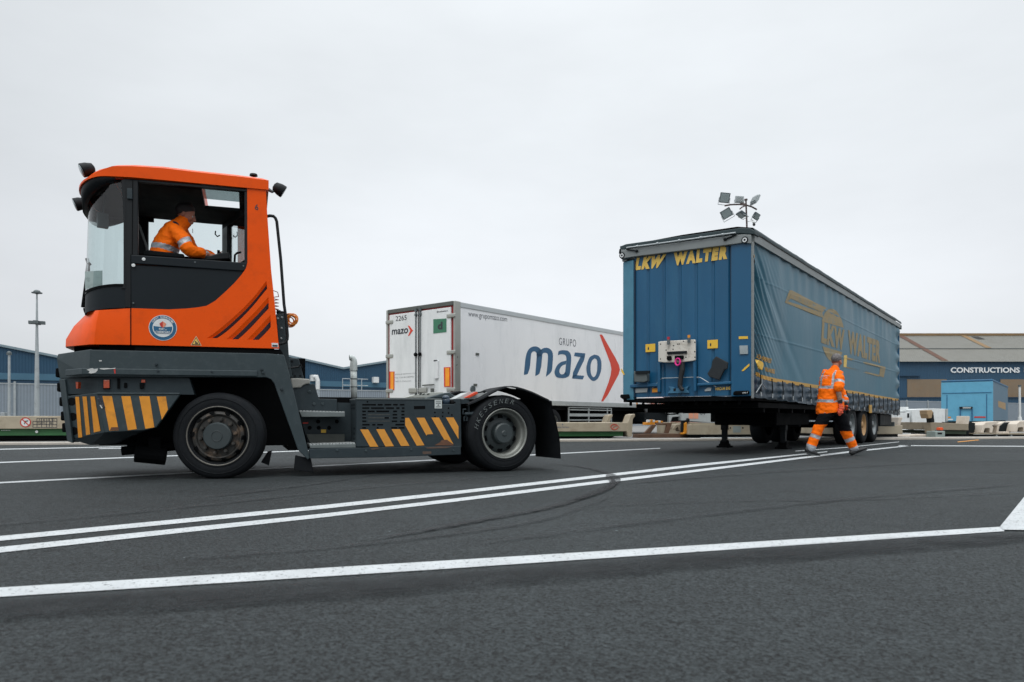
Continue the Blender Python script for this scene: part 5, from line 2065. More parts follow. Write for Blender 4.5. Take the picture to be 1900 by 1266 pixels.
mb.cyl((x, .4, z - .06), (x, .4, z + .03), .016, n=10)
mb.build('joystick', M_BLACK, tr)
mb = MB()
mb.tube([TR.S3(*p, .25) for p in T1([(1405, 815), (1408, 765), (1425, 750), (1455, 745)])], .012, 8)
mb.build('grip_handle', M_BLACK, tr)

# --- emblem, triangle, number, plate
ctr = TR.side(302.3, 608.6)
dsc = MB()
def tdisc(c, r, v, n=40):
    return [(c[0] + r * math.cos(2 * math.pi * k / n), v, c[1] + r * math.sin(2 * math.pi * k / n)) for k in range(n)]
rr_ = TR.side(328.3, 608.6)[0] - ctr[0]
dsc.sheet(tdisc(ctr, rr_, -.003))
emb = dsc.build('port_emblem', M_WHITE, tr)
mb = MB()
mb.sheet(tdisc(ctr, rr_ * .955, -.005))
mb.build('blue_ring', mat('emblem_blue', (28, 92, 128), .45, var=.04), emb)
mb = MB()
mb.sheet(tdisc(ctr, rr_ * .73, -.007))
mb.build('white_field', M_WHITE, emb)
mb = MB()
n0_ = 24
pts = [(ctr[0] + rr_ * .66 * math.cos(g_), -.009, ctr[1] + rr_ * .66 * math.sin(g_) * 1.0) for g_ in [math.pi * 1.0 - .0 + math.pi * k / n0_ for k in range(n0_ + 1)]]
pts = [p for p in pts if p[2] > ctr[1] - rr_ * .48]
h1 = [(ctr[0] - rr_ * .66, ctr[1] + rr_ * .12), (ctr[0], ctr[1] + rr_ * .04), (ctr[0] + rr_ * .66, ctr[1] + rr_ * .12)]
poly_ = [(ctr[0] + rr_ * .66 * math.cos(g_), ctr[1] + rr_ * .66 * math.sin(g_)) for g_ in [math.pi + .1 + (.75 - .1) * k / 8 for k in range(9)]] + [(ctr[0] + rr_ * .66 * math.cos(g_), ctr[1] + rr_ * .66 * math.sin(g_)) for g_ in [2 * math.pi - .75 + .65 * k / 8 for k in range(9)]] + h1[::-1]
mb.sheet([(x, -.009, z) for x, z in poly_])
mb.build('blue_field', MATS['emblem_blue'], emb)
for s_, m in ((-1, M_RED), (1, mat('salmon_print', (226, 140, 110), .5))):
    mb = MB()
    mb.sheet([(ctr[0], -.011, ctr[1] + rr_ * .52), (ctr[0] + s_ * rr_ * .24, -.011, ctr[1] + rr_ * .32), (ctr[0] + s_ * rr_ * .16, -.011, ctr[1] + rr_ * .12), (ctr[0], -.011, ctr[1] + rr_ * .0)])
    mb.build('diamond', m, emb)
mb = MB()
def tq(x0, x1, z0, z1, v=-.012):
    return [(ctr[0] + x0 * rr_, v, ctr[1] + z0 * rr_), (ctr[0] + x1 * rr_, v, ctr[1] + z0 * rr_), (ctr[0] + x1 * rr_, v, ctr[1] + z1 * rr_), (ctr[0] + x0 * rr_, v, ctr[1] + z1 * rr_)]
text_on(mb, 'PORT', tq(-.27, .12, -.2, -.03), bold=.02)
text_on(mb, 'DE', tq(.15, .28, -.2, -.12), bold=.01)
text_on(mb, 'CHERBOURG', tq(-.52, .52, -.44, -.26), bold=.02)
mb.build('lettering', M_WHITE, emb)
mb = MB()
arc = 'OUEST NORMANDIE'
for i, ch in enumerate(arc):
    if ch == ' ':
        continue
    g_ = R(148) - R(116) * i / (len(arc) - 1)
    c = Vector((ctr[0] + rr_ * .84 * math.cos(g_), -.008, ctr[1] + rr_ * .84 * math.sin(g_)))
    up = Vector((math.cos(g_), 0, math.sin(g_))) * rr_ * .07
    rt_ = Vector((math.sin(g_), 0, -math.cos(g_))) * rr_ * .055
    text_on(mb, ch, [c - up - rt_, c - up + rt_, c + up + rt_, c + up - rt_], bold=.02)
mb.build('ring_lettering', M_WHITE, emb)
tri = [TR.side(*p) for p in ((353.5, 640.8), (374, 641.5), (364, 623.5))]
def inset(k, v):
    cx, cz = sum(p[0] for p in tri) / 3, sum(p[1] for p in tri) / 3
    return [(cx + (p[0] - cx) * k, v, cz + (p[1] - cz) * k) for p in tri]
mb = MB()
mb.sheet(inset(1.0, -.003))
ws = mb.build('warning_triangle', mat('cream_edge', (226, 190, 150), .5), tr)
mb = MB()
mb.sheet(inset(.84, -.005))
mb.build('black_border', M_BLACK, ws)
mb = MB()
mb.sheet(inset(.66, -.007))
mb.build('yellow_field', mat('triangle_yellow', (222, 186, 92), .5), ws)
mb = MB()
c = inset(0, -.009)[0]
mb.sheet([(c[0] + x, c[1], c[2] + z) for x, z in ((-.012, -.016), (.02, -.018), (.022, -.008), (.004, .0), (-.004, .014), (-.012, .01), (-.006, -.004))])
mb.build('pictogram', M_INK, ws)
mb = MB()
text_on(mb, '6', [TR.S3(*p, -.003) for p in T1([(1555, 433), (1581, 435), (1579, 394), (1555, 392)])], bold=.01)
mb.build('lettering', M_INK, tr)
pl = tside('maker_plate', [(504, 636.5), (516, 637), (516.6, 644.5), (504.5, 644)], M_WHITE, -.003, 0)
tside('plate_print', [(505.5, 640), (515, 640.3), (515, 643.5), (505.5, 643.2)], M_INK, -.005, -.0031, pl)

# recessed vents: real dished slots with soft upper edge, cut into the side panel
def vent(outer, depth, nm):
    """slot: crisp lower lip, long sloping upper flank"""
    pts = TR.sides(T6(outer))
    c_ = MB()
    n = len(pts)
    cx = sum(p[0] for p in pts) / n
    cz = sum(p[1] for p in pts) / n
    c_.loopprism([(x, -.01, z) for x, z in pts], [(x, .038, z) for x, z in pts])
    cut(cab, c_.build('cutter', M_BLACK, tr))
cab.modifiers.clear()
vents = [
    (smooth([(180, 1010), (300, 930), (450, 800), (600, 655), (740, 500), (840, 375), (915, 285)], 3), smooth([(30, 1010), (150, 930), (320, 790), (500, 630), (680, 450), (820, 280), (905, 165)], 3)),
    (smooth([(490, 1028), (600, 930), (720, 810), (830, 690), (938, 575)], 4), smooth([(320, 1025), (450, 910), (600, 760), (760, 600), (935, 400)], 4)),
    (smooth([(790, 1035), (880, 950), (968, 850)], 6), smooth([(620, 1035), (780, 870), (965, 670)], 6))]
for lo, hi in vents:
    vent(lo + hi[::-1], .038, 'vent')
M_VENT = mat('vent_dark', (40, 40, 52), .6, var=.06)
for lo, hi in vents:
    L3 = [Vector((x, .034, z)) for x, z in TR.sides(T6(lo))]
    H3 = [Vector((x, .0005, z)) for x, z in TR.sides(T6(hi))]
    n = min(len(L3), len(H3))
    rows = [[tuple(L3[i] + (H3[i] - L3[i]) * t + Vector((0, .034 * (1 - t) ** 2 - .034 * (1 - t), 0)) * 0) for i in range(n)] for t in (.52, .66, .8, .9, 1.0)]
    mb = MB()
    mb.smooth = True
    mb.grid(rows)
    mb.build('vent_flank', M_OR, tr)
    rows = [[tuple(L3[i] + (H3[i] - L3[i]) * t) for i in range(n)] for t in (0, .18, .36, .52)]
    mb = MB()
    mb.smooth = True
    mb.grid(rows)
    mb.build('vent_grille', M_VENT, tr)

# --- fender, bumper, recess
fender = tside('fender', T2([(330, 332), (1560, 358), (1660, 368), (1690, 400), (1740, 540), (1842, 1082), (1835, 1092)]) [:3] + [(527, 659), (537, 694), (575, 850), (571, 853), (553, 835), (509, 712), (503, 704), (494, 700.5), (347, 700), (165, 699)], M_FEND, 0, .07, bevel=.012)
tside('fender', [(168.6, 650), (500, 657), (526, 661), (537, 694), (575, 850), (571, 853), (553, 835), (503, 704), (347, 700), (165, 699)], M_FEND, BW - .07, BW, at=0)
fl = tside('fender_flange', T2([(270, 458), (1478, 476), (1480, 516), (270, 503)]), M_FEND, -.022, .0, fender, .008)
mb = MB()
for c in ((795, 478), (1165, 484), (1520, 490), (780, 432), (1510, 468), (1648, 604)):
    x, z = TR.side(*T2([c])[0], -.02)
    mb.lathe([(0, -.03), (.014, -.028), (.016, 0)], (x, 0, z), 'y', 10)
mb.build('fender_bolt', M_FEND2, fender)
# chamfered front: plate from the ridge to the front edge
def chamf(name, pa, pb, m, va=0.0, vb=.5, th=.03, parent=tr, bevel=.008):
    """pa, pb: pixels down the ridge (depth va) and down the front edge (depth vb)"""
    a = [Vector(TR.S3(*p, va)) for p in pa]
    b = [Vector(TR.S3(*p, vb)) for p in pb]
    if len(a) == 2 and len(b) == 2:                # keep the plate flat
        nn = (a[1] - a[0]).cross(b[0] - a[0]).normalized()
        b[1] = b[1] - nn * (b[1] - a[0]).dot(nn)
    nrm = Vector((.55, .83, 0)) * th
    mb = MB()
    n = len(a)
    poly3 = a + b[::-1]
    mb.loopprism(poly3, [p + nrm for p in poly3])
    return mb.build(name, m, parent, bevel)
chamf('front_corner', [(168.6, 648), (165, 699)], [(107.5, 657), (104.5, 666), (111, 703)], M_FEND, 0, .5)
chamf('corner_flange', T2([(270, 458), (270, 503)]), T2([(152, 470), (150, 515)]), M_FEND, -.022, .28, .02)
chamf('corner_post', [(120, 703), (134, 822)], [(109, 703), (123.5, 816), (126.5, 820)], M_FEND, .38, .5)
# front wall, seen edge-on with its grille bars
F3 = [TR.S3(107.5, 657, .5), TR.S3(104.5, 666, .5), TR.S3(111, 703, .5), TR.S3(123.5, 816, .5), TR.S3(128, 821, .5)]
mb = MB()
mb.loopprism([(x + .02, .5, z) for x, y, z in F3] + [(F3[0][0] + .2, .5, F3[-1][2]), (F3[0][0] + .2, .5, F3[0][2])], [(x + .02, BW - .5, z) for x, y, z in F3] + [(F3[0][0] + .2, BW - .5, F3[-1][2]), (F3[0][0] + .2, BW - .5, F3[0][2])])
fw = mb.build('front_wall', M_FEND2, tr, .01)
for c in ((92, 490), (102, 590), (118, 690), (128, 790), (137, 870)):
    x, z = TR.side(*T2([c])[0], .52)
    mb = MB()
    mb.box(x - .012, x + .06, .52, BW - .52, z - .05, z + .05)
    mb.build('grille_bar', M_BLACK, fw, .015)
# recessed lamp panel
mb = MB()
z0_, z1_ = TR.side(250, 731)[1], TR.side(250, 699)[1]
mb.loopprism([(TR.side(360, 731)[0], .05, z0_), (TR.side(180, 731)[0], .05, z0_), (TR.side(120, 731, .35)[0], .42, z0_), (TR.side(360, 731)[0], .42, z0_)],
             [(TR.side(350, 699)[0], .05, z1_), (TR.side(180, 699)[0], .05, z1_), (TR.side(116, 699, .35)[0], .42, z1_), (TR.side(350, 699)[0], .42, z1_)])
rec = mb.build('lamp_recess', M_FEND2, tr)
def lampbox(pts, m, v=.03, th=.025, bev=.004, nm='marker_lamp'):
    return tside(nm, T2(pts), m, v, v + th, rec, bev)
M_AMB = mat('amber_lens', (170, 66, 30), .25, var=.1, vscale=15, spec=.7)
lampbox([(412, 536), (463, 536), (463, 600), (412, 602)], M_CABK, .03, .02)
lampbox([(417, 541), (458, 541), (458, 597), (417, 598)], M_AMB, .018, .012)
lampbox([(678, 538), (705, 538), (705, 560), (678, 560)], M_AMB)
lampbox([(665, 562), (700, 562), (695, 600), (668, 600)], M_BLACK)
lampbox([(512, 530), (530, 530), (530, 600), (512, 600)], M_BLACK, .035, .014, 0, 'slot')
lampbox([(558, 560), (580, 560), (580, 595), (558, 595)], M_BLACK, .035, .014, .006, 'socket')
for pa, m in (([(225, 555), (243, 555), (240, 600), (228, 600)], M_AMB), ([(333, 540), (350, 540), (350, 605), (333, 605)], M_LGREY)):
    mb = MB()
    p = [TR.S3(*q, .16) for q in T2(pa)]
    mb.loopprism(p, [(x + .02, y + .03, z) for x, y, z in p])
    mb.build('marker_lamp', m, rec)
# bumper with hazard stripes
bump = tside('bumper', [(179, 729), (334, 729.8), (334, 733), (289.5, 793.7), (268, 799), (194, 803.5)], M_FEND, -.012, .1, bevel=.01)
chamf('bumper_corner', [(179, 729), (194, 803.5)], [(124, 735), (133, 816)], M_FEND, -.012, .40, .05)
mb = MB()
lo_a = [TR.S3(194, 803.5, -.01), TR.S3(268, 799, -.01), TR.S3(289.5, 793.7, -.01)]
lo_b = [TR.S3(168, 826, .3), TR.S3(210, 824, .3), TR.S3(250, 806, .2)]
mb.grid([lo_a, lo_b, [(x, .9, z) for x, y, z in lo_b]])
mb.add([TR.S3(194, 803.5, -.01), TR.S3(133, 816, .40), TR.S3(168, 826, .3)], [(0, 1, 2)])
mb.add([TR.S3(133, 816, .40), TR.S3(168, 826, .3), (TR.S3(168, 826, .3)[0], .9, TR.S3(168, 826, .3)[2]), (TR.S3(133, 816, .4)[0], .9, TR.S3(133, 816, .4)[2])], [(0, 1, 2, 3)])
mb.build('bumper_underside', M_FEND2, tr)
mb = MB()
mb.pside(TR.sides(T2([(370, 628), (945, 630), (945, 640), (370, 640)]), -.02), -.022, .04)
mb.build('bumper_lip', M_FEND, bump, .006)
def stripe(pts, v=-.0145):
    mb = MB()
    mb.sheet([TR.S3(*p, v) for p in T2(pts)])
    return mb.build('hazard_stripe', M_STRIPE, bump)
for s_ in ([(410, 652), (475, 652), (522, 888), (458, 892)], [(540, 653), (603, 653), (647, 880), (585, 888)], [(663, 653), (735, 653), (768, 868), (706, 878)], [(785, 655), (848, 655), (862, 745), (820, 815)]):
    stripe(s_)
# stripes on the chamfer: points on the plane through the ridge and the front edge
ca, cb, cc = Vector(TR.S3(179, 729, -.012)), Vector(TR.S3(194, 803.5, -.012)), Vector(TR.S3(124, 735, .40))
nrm = (cb - ca).cross(cc - ca).normalized()
def on_chamfer(px, py, off=.008):
    a, b = (px - 950) / 1344, -(py - 778) / 1344
    d = Vector((a * TR.ex[0] + TR.ex[1], a * TR.ey[0] + TR.ey[1], b))
    o = Vector((-(TR.o[0] * TR.ex[0] + TR.o[1] * TR.ex[1]), -(TR.o[0] * TR.ey[0] + TR.o[1] * TR.ey[1]), CAMH))
    t = (ca - o).dot(nrm) / d.dot(nrm)
    p = o + d * t
    return p - d.normalized() * off
for s_ in ([(222, 657), (248, 657), (270, 936), (243, 940)], [(272, 655), (300, 655), (325, 916), (297, 922)], [(327, 655), (356, 655), (370, 740), (394, 880), (397, 893), (350, 903)]):
    mb = MB()
    mb.sheet([on_chamfer(*p) for p in T2(s_)])
    mb.build('hazard_stripe', M_STRIPE, bump)
for c in ((197, 690), (203, 795), (212, 893)):
    mb = MB()
    p = T2([c])[0]
    for r, nm in ((8.5, 0),):
        mb.sheet([on_chamfer(p[0] + r * math.cos(k * .314) * (1.0 if math.cos(k * .314) > -.6 else .9), p[1] + 7.5 * math.sin(k * .314), .003) for k in range(20)])
    mb.build('towing_hole', M_BLACK, bump)
# scuffs
def scuff(pts, m=M_SCUFF, v=-.0245, parent=fl, name='paint_scuff'):
    mb = MB()
    mb.sheet([TR.S3(*p, v) for p in T2(pts)])
    return mb.build(name, m, parent)
scuff([(300, 470), (340, 458), (352, 466), (378, 462), (375, 476), (362, 490), (330, 497), (315, 492), (322, 480)])
scuff([(390, 460), (440, 458), (470, 461), (500, 457), (498, 463), (450, 466), (420, 470), (395, 466)])
scuff([(488, 466), (500, 466), (500, 498), (492, 496)], M_RED)
scuff([(385, 405), (405, 404), (405, 412), (388, 413)], M_SCUFF, -.0025, fender)
scuff([(372, 648), (395, 645), (418, 690), (430, 735), (400, 738), (388, 700), (378, 680)], mat('scraped_black', (34, 40, 48), .7, dirt=(140, 140, 146), dscale=30, damt=.9), -.0155, bump)
scuff([(390, 715), (396, 712), (412, 735), (404, 738)], M_SCUFF, -.017, bump)
scuff([(470, 868), (520, 866), (522, 886), (460, 890)], M_RUSTT, -.016, bump)

# --- chassis and dark wheel arch
mb = MB()
mb.box(-1.25, 3.9, .62, 1.83, .36, .92)
mb.box(-1.3, .95, .55, 1.9, .8, 1.38)
mb.box(.75, 2.75, .5, 1.95, .28, .86)  # this and the wider box below are added to block light under the tractor
mb.box(1.48, 2.6, .1, 2.3, .30, .7)
mb.build('chassis', M_BLACK, tr)
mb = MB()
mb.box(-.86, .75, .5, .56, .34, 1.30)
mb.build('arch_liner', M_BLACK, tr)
mb = MB()
for a_, b_, r in (((-1.0, .45, .30), (-.3, .45, .36), .05), ((-.85, .35, .28), (-.55, .35, .24), .10), ((-.9, .5, .34), (-.9, 1.9, .34), .06), ((.0, .4, .47), (0, 2.05, .47), .09), ((3.3, .6, .48), (3.3, 1.8, .48), .11)):
    mb = MB()
    mb.cyl(a_, b_, r, n=14)
    mb.build('axle_gear', M_BLACK, tr)
mb = MB()
mb.box(-.72, -.60, .3, .5, .18, .45)
mb.build('spring_hanger', M_BLACK, tr)

# --- wheels
def truck_wheel(x, y, r, wd, rz, disc_kind, parent=tr, name='wheel', side=1, hubm=None):
    mb = MB()
    mb.smooth = True
    k = side
    prof = [(r * .63, .02), (r * .66, .0), (r * .78, -.006), (r * .92, .0), (r * .97, .025), (r * .995, .05), (r, .08), (r, wd - .08), (r * .97, wd - .03), (r * .9, wd), (r * .63, wd - .02)]
    mb.lathe([(a, b * k) for a, b in prof], (0, 0, 0), 'y', 56)
    mb.smooth = False
    for g_ in range(0):
        pass
    ty = mb.build(name, M_TYRE, parent)
    # tread grooves
    gm = MB()
    for q in (.25, .42, .58, .75):
        gm.lathe([(r * 1.001, (wd * q - .006) * k), (r * 1.001, (wd * q + .006) * k)], (0, 0, 0), 'y', 56)
    gm.build('tread_groove', M_BLACK, ty)
    # sidewall ribs and mould letters blocks
    sm = MB()
    sm.smooth = True
    for q in (.70, .86):
        sm.lathe([(r * (q - .012), -.004 * k), (r * q, -.011 * k), (r * (q + .012), -.004 * k)], (0, 0, 0), 'y', 56)
    sm.build('sidewall_rib', M_TYRE, ty)
    ty.location = (x, y, r - .008)
    ty.rotation_euler = (0, 0, rz)
    return ty
fwheel = truck_wheel(-.005, 0, .475, .32, R(-10), 'front')
M_RIMF = mat('weathered_front_rim', (50, 50, 48), .6, .15, var=.2, dirt=(122, 100, 80), dscale=8, damt=.9)
M_RIMD = mat('dark_rim_barrel', (26, 29, 31), .6, var=.2)
M_LIP = mat('rim_lip', (108, 106, 100), .5, .3, var=.2, dirt=(70, 64, 58), dscale=12)
M_HUB = mat('grey_hub_cap', (48, 57, 59), .45, var=.08)
rr = .325
mb = MB()
mb.smooth = True
mb.lathe([(rr * .955, .012), (rr * .965, -.006), (rr * 1.0, -.008), (rr * 1.01, .01)], (0, 0, 0), 'y', 48)
lip = mb.build('rim_lip', M_LIP, fwheel)
mb = MB()
mb.smooth = True
mb.lathe([(rr * .96, .004), (rr * .93, .03), (rr * .86, .06), (rr * .8, .08), (rr * .5, .08), (.0, .08)], (0, 0, 0), 'y', 48)
rimf = mb.build('rim', M_RIMD, fwheel)
mb = MB()
for a_, b_ in (((rr * .86, .075), (rr * .82, .02)), ((rr * .82, .02), (rr * .74, .004)), ((rr * .74, .004), (rr * .70, .012)), ((rr * .70, .012), (rr * .66, .03)), ((rr * .66, .03), (rr * .40, .03))):
    mb.smooth = True
    mb.lathe([a_, b_], (0, 0, 0), 'y', 64)
dk = mb.build('wheel_disc', M_RIMF, fwheel)
for k in range(10):
    g_ = k * math.pi / 5 - .1
    a_ = Vector((math.cos(g_), 0, math.sin(g_)))
    b_ = Vector((-math.sin(g_), 0, math.cos(g_)))
    mb = MB()
    mb.add([tuple(a_ * (rr * .815 + .026 * math.cos(q * .524)) + b_ * .036 * math.sin(q * .524) + Vector((0, .018 - .012 * 0 - (.016 if math.cos(q * .524) < 0 else -.02), 0))) for q in range(12)], [list(range(12))])
    mb.build('hand_hole', M_BLACK, fwheel)
mb = MB()
mb.smooth = True
mb.smooth = False
mb.lathe([(0, -.05), (rr * .42, -.048)], (0, 0, 0), 'y', 40)
mb.lathe([(rr * .42, -.048), (rr * .455, -.034)], (0, 0, 0), 'y', 40)
mb.lathe([(rr * .455, -.034), (rr * .46, .03)], (0, 0, 0), 'y', 40)
mb.lathe([(rr * .16, -.052), (rr * .17, -.055), (rr * .18, -.052)], (0, 0, 0), 'y', 30)
mb.build('hub_cap', M_HUB, fwheel)
for k in range(10):
    g_ = k * math.pi / 5 + .15
    mb = MB()
    cx, cz = rr * .56 * math.cos(g_), rr * .56 * math.sin(g_)
    mb.cyl((cx, .02, cz), (cx, -.025, cz), .023, .019, n=12)
    mb.cyl((cx, -.025, cz), (cx, -.035, cz), .011, n=8)
    mb.build('wheel_nut', M_RIMF, fwheel)
# rear wheels: deep-dished outer wheel with chalked sidewall, twin inside it
REAR_U = 3.30
rwheel = truck_wheel(REAR_U, .0, .48, .30, R(8), 'rear')
inner = truck_wheel(REAR_U, .36, .48, .28, R(0), 'rear', name='inner_wheel')
for y_ in (BW,):
    fw_ = truck_wheel(0, y_, .475, .32, R(-10), 'far', side=-1)
    fr_ = truck_wheel(REAR_U - .12, y_, .48, .30, 0, 'far', side=-1)
    truck_wheel(REAR_U - .12, y_ - .36, .48, .28, 0, 'far', name='inner_wheel', side=-1)
rr = .312
M_RIMR = mat('steel_rear_rim', (128, 131, 126), .42, .35, var=.12, dirt=(84, 82, 76), dscale=7, damt=.6)
mb = MB()
mb.smooth = True
mb.lathe([(rr * 1.01, .014), (rr * 1.0, -.008), (rr * .965, -.008), (rr * .93, .02), (rr * .91, .05), (rr * .86, .06), (rr * .82, .07), (rr * .80, .14), (rr * .77, .17)], (0, 0, 0), 'y', 48)
mb.build('rim', M_RIMR, rwheel)
mb = MB()
mb.smooth = True
mb.lathe([(rr * .79, .165), (rr * .72, .15), (rr * .6, .12), (rr * .48, .11), (rr * .42, .11)], (0, 0, 0), 'y', 40)
mb.build('wheel_disc', mat('dark_wheel_disc', (52, 60, 62), .55, .1, var=.15), rwheel)
mb = MB()
mb.smooth = True
mb.smooth = False
for a_, b_ in (((0, .004), (rr * .09, .004)), ((rr * .09, .004), (rr * .12, .012)), ((rr * .12, .012), (rr * .36, .012)), ((rr * .36, .012), (rr * .42, .028)), ((rr * .42, .028), (rr * .44, .12))):
    mb.lathe([a_, b_], (0, 0, 0), 'y', 36)
mb.build('hub_cap', M_HUB, rwheel)
for k in range(10):
    g_ = k * math.pi / 5 + .3
    cx, cz = rr * .64 * math.cos(g_), rr * .64 * math.sin(g_)
    mb = MB()
    mb.lathe([(0, -.001), (.034, -.001), (.036, .01)], (cx, .126, cz), 'y', 14)
    mb.build('hand_hole', M_BLACK, rwheel)
mb = MB()
wd_ = 'HKESSENER'
for i, ch in enumerate(wd_):
    g_ = R(167) - R(92) * i / (len(wd_) - 1)
    rad = .405
    c = Vector((rad * math.cos(g_), -.0115, rad * math.sin(g_)))
    up = Vector((math.cos(g_), 0, math.sin(g_))) * .027
    rt_ = Vector((math.sin(g_), 0, -math.cos(g_))) * .022
    random.seed(i)
    sl = rt_ * .35
    text_on(mb, ch, [c - up - rt_ - sl, c - up + rt_ - sl, c + up + rt_ + sl, c + up - rt_ + sl], bold=-.022)
mb.build('chalk_lettering', mat('chalk', (122, 130, 129), .9, var=.25, vscale=40), rwheel)

# --- mud flaps and mudguard
tside('mudflap', [(548, 845), (577, 851), (582, 877), (545, 872)], M_TYRE, .05, .09, bevel=.006)
tside('mudflap', [(497, 838), (505, 836), (499, 864), (484, 858)], M_TYRE, .35, .38)
arc_px = T8([(190, 330), (290, 290), (400, 238), (480, 190), (560, 148), (620, 124), (680, 110), (740, 110), (800, 120), (890, 146), (980, 178), (1060, 215), (1120, 245), (1180, 272), (1212, 298)])
top3 = TR.sides(arc_px, -.03)
rows = []
for y_, dz in ((-.03, -.02), (-.03, 0), (.1, .004), (.66, .0), (.66, -.03)):
    rows.append([(x, y_, z + dz) for x, z in top3])
mb = MB()
mb.smooth = True
mb.grid(rows)
mb.grid([[(x, y_, z - .022) for x, z in top3] for y_ in (-.03, .66)])
mg = mb.build('mudguard', M_TYRE, tr)
mg2 = copy_tree(mg, tr)
mg2.location = (-.12, BW - .63, 0)
tside('white_mark', T8([(660, 124), (700, 122), (782, 138), (776, 146), (720, 140)]), M_SCUFF, -.034, -.031, mg)
flap = TR.sides(T8([(1205, 290), (1215, 300), (1222, 400), (1268, 545), (1312, 760), (1326, 1008)]), -.02)
rows = [[(x - .06 * t * (1 + .3 * i / 5), -.02 + .64 * t, z + .0 * t) for i, (x, z) in enumerate(flap)] for t in (0, .3, .7, 1)]
mb = MB()
mb.smooth = True
mb.grid(rows)
mb.grid([[(x + .012, y, z) for x, y, z in r] for r in rows])
mb.build('rear_mudflap', M_TYRE, tr)

# --- side box with grille, stripes, skirt, steps
bx = tside('side_box', [(661, 740), (820, 741.5), (820, 750), (843, 750), (843, 740.5), (855, 740), (856.5, 831), (661, 829.5)], M_FEND2, 0, .62, bevel=.008)
tside('box_lid', TZ4([(722, 112), (1660, 118), (1660, 130), (722, 128)]), M_STEP, -.008, .62, bx, .004)
skirt = tside('side_skirt', TZ4([(195, 672), (720, 660), (1870, 640), (1872, 735), (1000, 765), (210, 778)]), M_FEND2, -.02, .06, bevel=.006)
mb = MB()
random.seed(3)
for row, yy in enumerate((185, 222, 258, 295, 330, 367, 405, 440)):
    segs = {0: [(785, 935), (955, 1010), (1030, 1105), (1125, 1175), (1200, 1250)], 1: [(785, 862), (882, 1025), (1045, 1135), (1160, 1195), (1222, 1250)],
            2: [(785, 825), (845, 922), (940, 1080), (1125, 1168), (1215, 1250)], 3: [(785, 825), (1120, 1170), (1215, 1250)], 4: [(785, 828), (1030, 1078), (1120, 1170), (1215, 1250)],
            5: [(785, 830), (1110, 1170), (1200, 1250)], 6: [(785, 865), (895, 930), (950, 1015), (1150, 1250)], 7: [(785, 825), (945, 965), (1105, 1170), (1185, 1250)]}[row]
    for a, b in segs:
        q = TZ4([(a, yy - 8), (b, yy - 8), (b, yy + 8), (a, yy + 8)])
        mb.sheet([TR.S3(*p, -.003) for p in q])
mb.build('grille_slots', M_BLACK, bx)
mb = MB()
for yy in (295, 330, 367):
    mb.sheet([TR.S3(*p, -.002) for p in TZ4([(850, yy - 7), (1090, yy - 7), (1090, yy + 5), (850, yy + 5)])])
mb.build('clogged_slots', mat('dusty_slot', (58, 62, 62), .8, var=.3, vscale=14, dirt=(84, 78, 68), dscale=14), bx)
M_STRIPE2 = mat('hazard_yellow_side', (214, 146, 52), .5, var=.08, vscale=6, dirt=(168, 120, 60), dscale=9, damt=.5)
for s_ in ([(762, 458), (850, 458), (962, 648), (870, 648)], [(938, 455), (1028, 455), (1133, 642), (1040, 645)], [(1108, 455), (1200, 455), (1305, 638), (1212, 640)],
           [(1258, 330), (1300, 330), (1470, 632), (1385, 636), (1258, 412)], [(1383, 328), (1470, 328), (1565, 508), (1500, 512), (1492, 526)], [(1545, 326), (1630, 326), (1790, 622), (1745, 590), (1690, 575)], [(1705, 325), (1790, 325), (1845, 425), (1845, 565)]):
    mb = MB()
    mb.sheet([TR.S3(*p, -.003) for p in TZ4(s_)])
    mb.build('hazard_stripe', M_STRIPE2, bx)
mb = MB()
mb.sheet([TR.S3(*p, -.004) for p in TZ4([(1580, 632), (1640, 600), (1660, 575), (1720, 570), (1780, 620), (1790, 634)])])
mb.build('rust_patch', M_RUSTT, bx)
mb = MB()
for q in ([(1450, 700), (1545, 700), (1545, 726), (1450, 730)], [(880, 668), (980, 660), (960, 672), (890, 680)], [(1480, 655), (1660, 645), (1780, 650), (1700, 664), (1500, 668)]):
    mb.sheet([TR.S3(*p, -.0225) for p in TZ4(q)])
mb.build('rust_patch', mat('rubbed_rust', (92, 74, 64), .8, dirt=(70, 72, 72), dscale=14, damt=.9, var=.3, vscale=18), skirt)
tside('box_slot', TZ4([(1355, 200), (1478, 198), (1478, 232), (1355, 234)]), M_BLACK, -.003, .0, bx)
pl = tside('data_plate', TZ4([(1583, 130), (1662, 130), (1662, 226), (1583, 226)]), mat('plate_white', (190, 198, 196), .45), -.004, 0, bx)
mb = MB()
for yy in (150, 168, 206):
    mb.sheet([TR.S3(*p, -.006) for p in TZ4([(1595, yy), (1650, yy), (1650, yy + 6), (1595, yy + 6)])])
mb.sheet([TR.S3(*p, -.006) for p in TZ4([(1612, 196), (1622, 178), (1632, 196)])])
mb.build('plate_print', M_INK, pl)
mb = MB()
for c in ((842, 152), (1585, 270), (1672, 270), (1670, 312), (1587, 316), (1772, 298), (1735, 222), (1735, 275), (1805, 160)):
    x, z = TR.side(*TZ4([c])[0])
    mb.lathe([(0, -.006), (.009, -.005), (.01, 0)], (x, 0, z), 'y', 8)
mb.build('box_screw', M_BLACK, bx)
mb = MB()
for c in ((508, 688), (825, 692), (1325, 680), (1790, 690)):
    x, z = TR.side(*TZ4([c])[0], -.02)
    mb.lathe([(0, -.03), (.012, -.028), (.014, -.018)], (x, 0, z), 'y', 8)
mb.build('skirt_bolt', M_FEND, skirt)
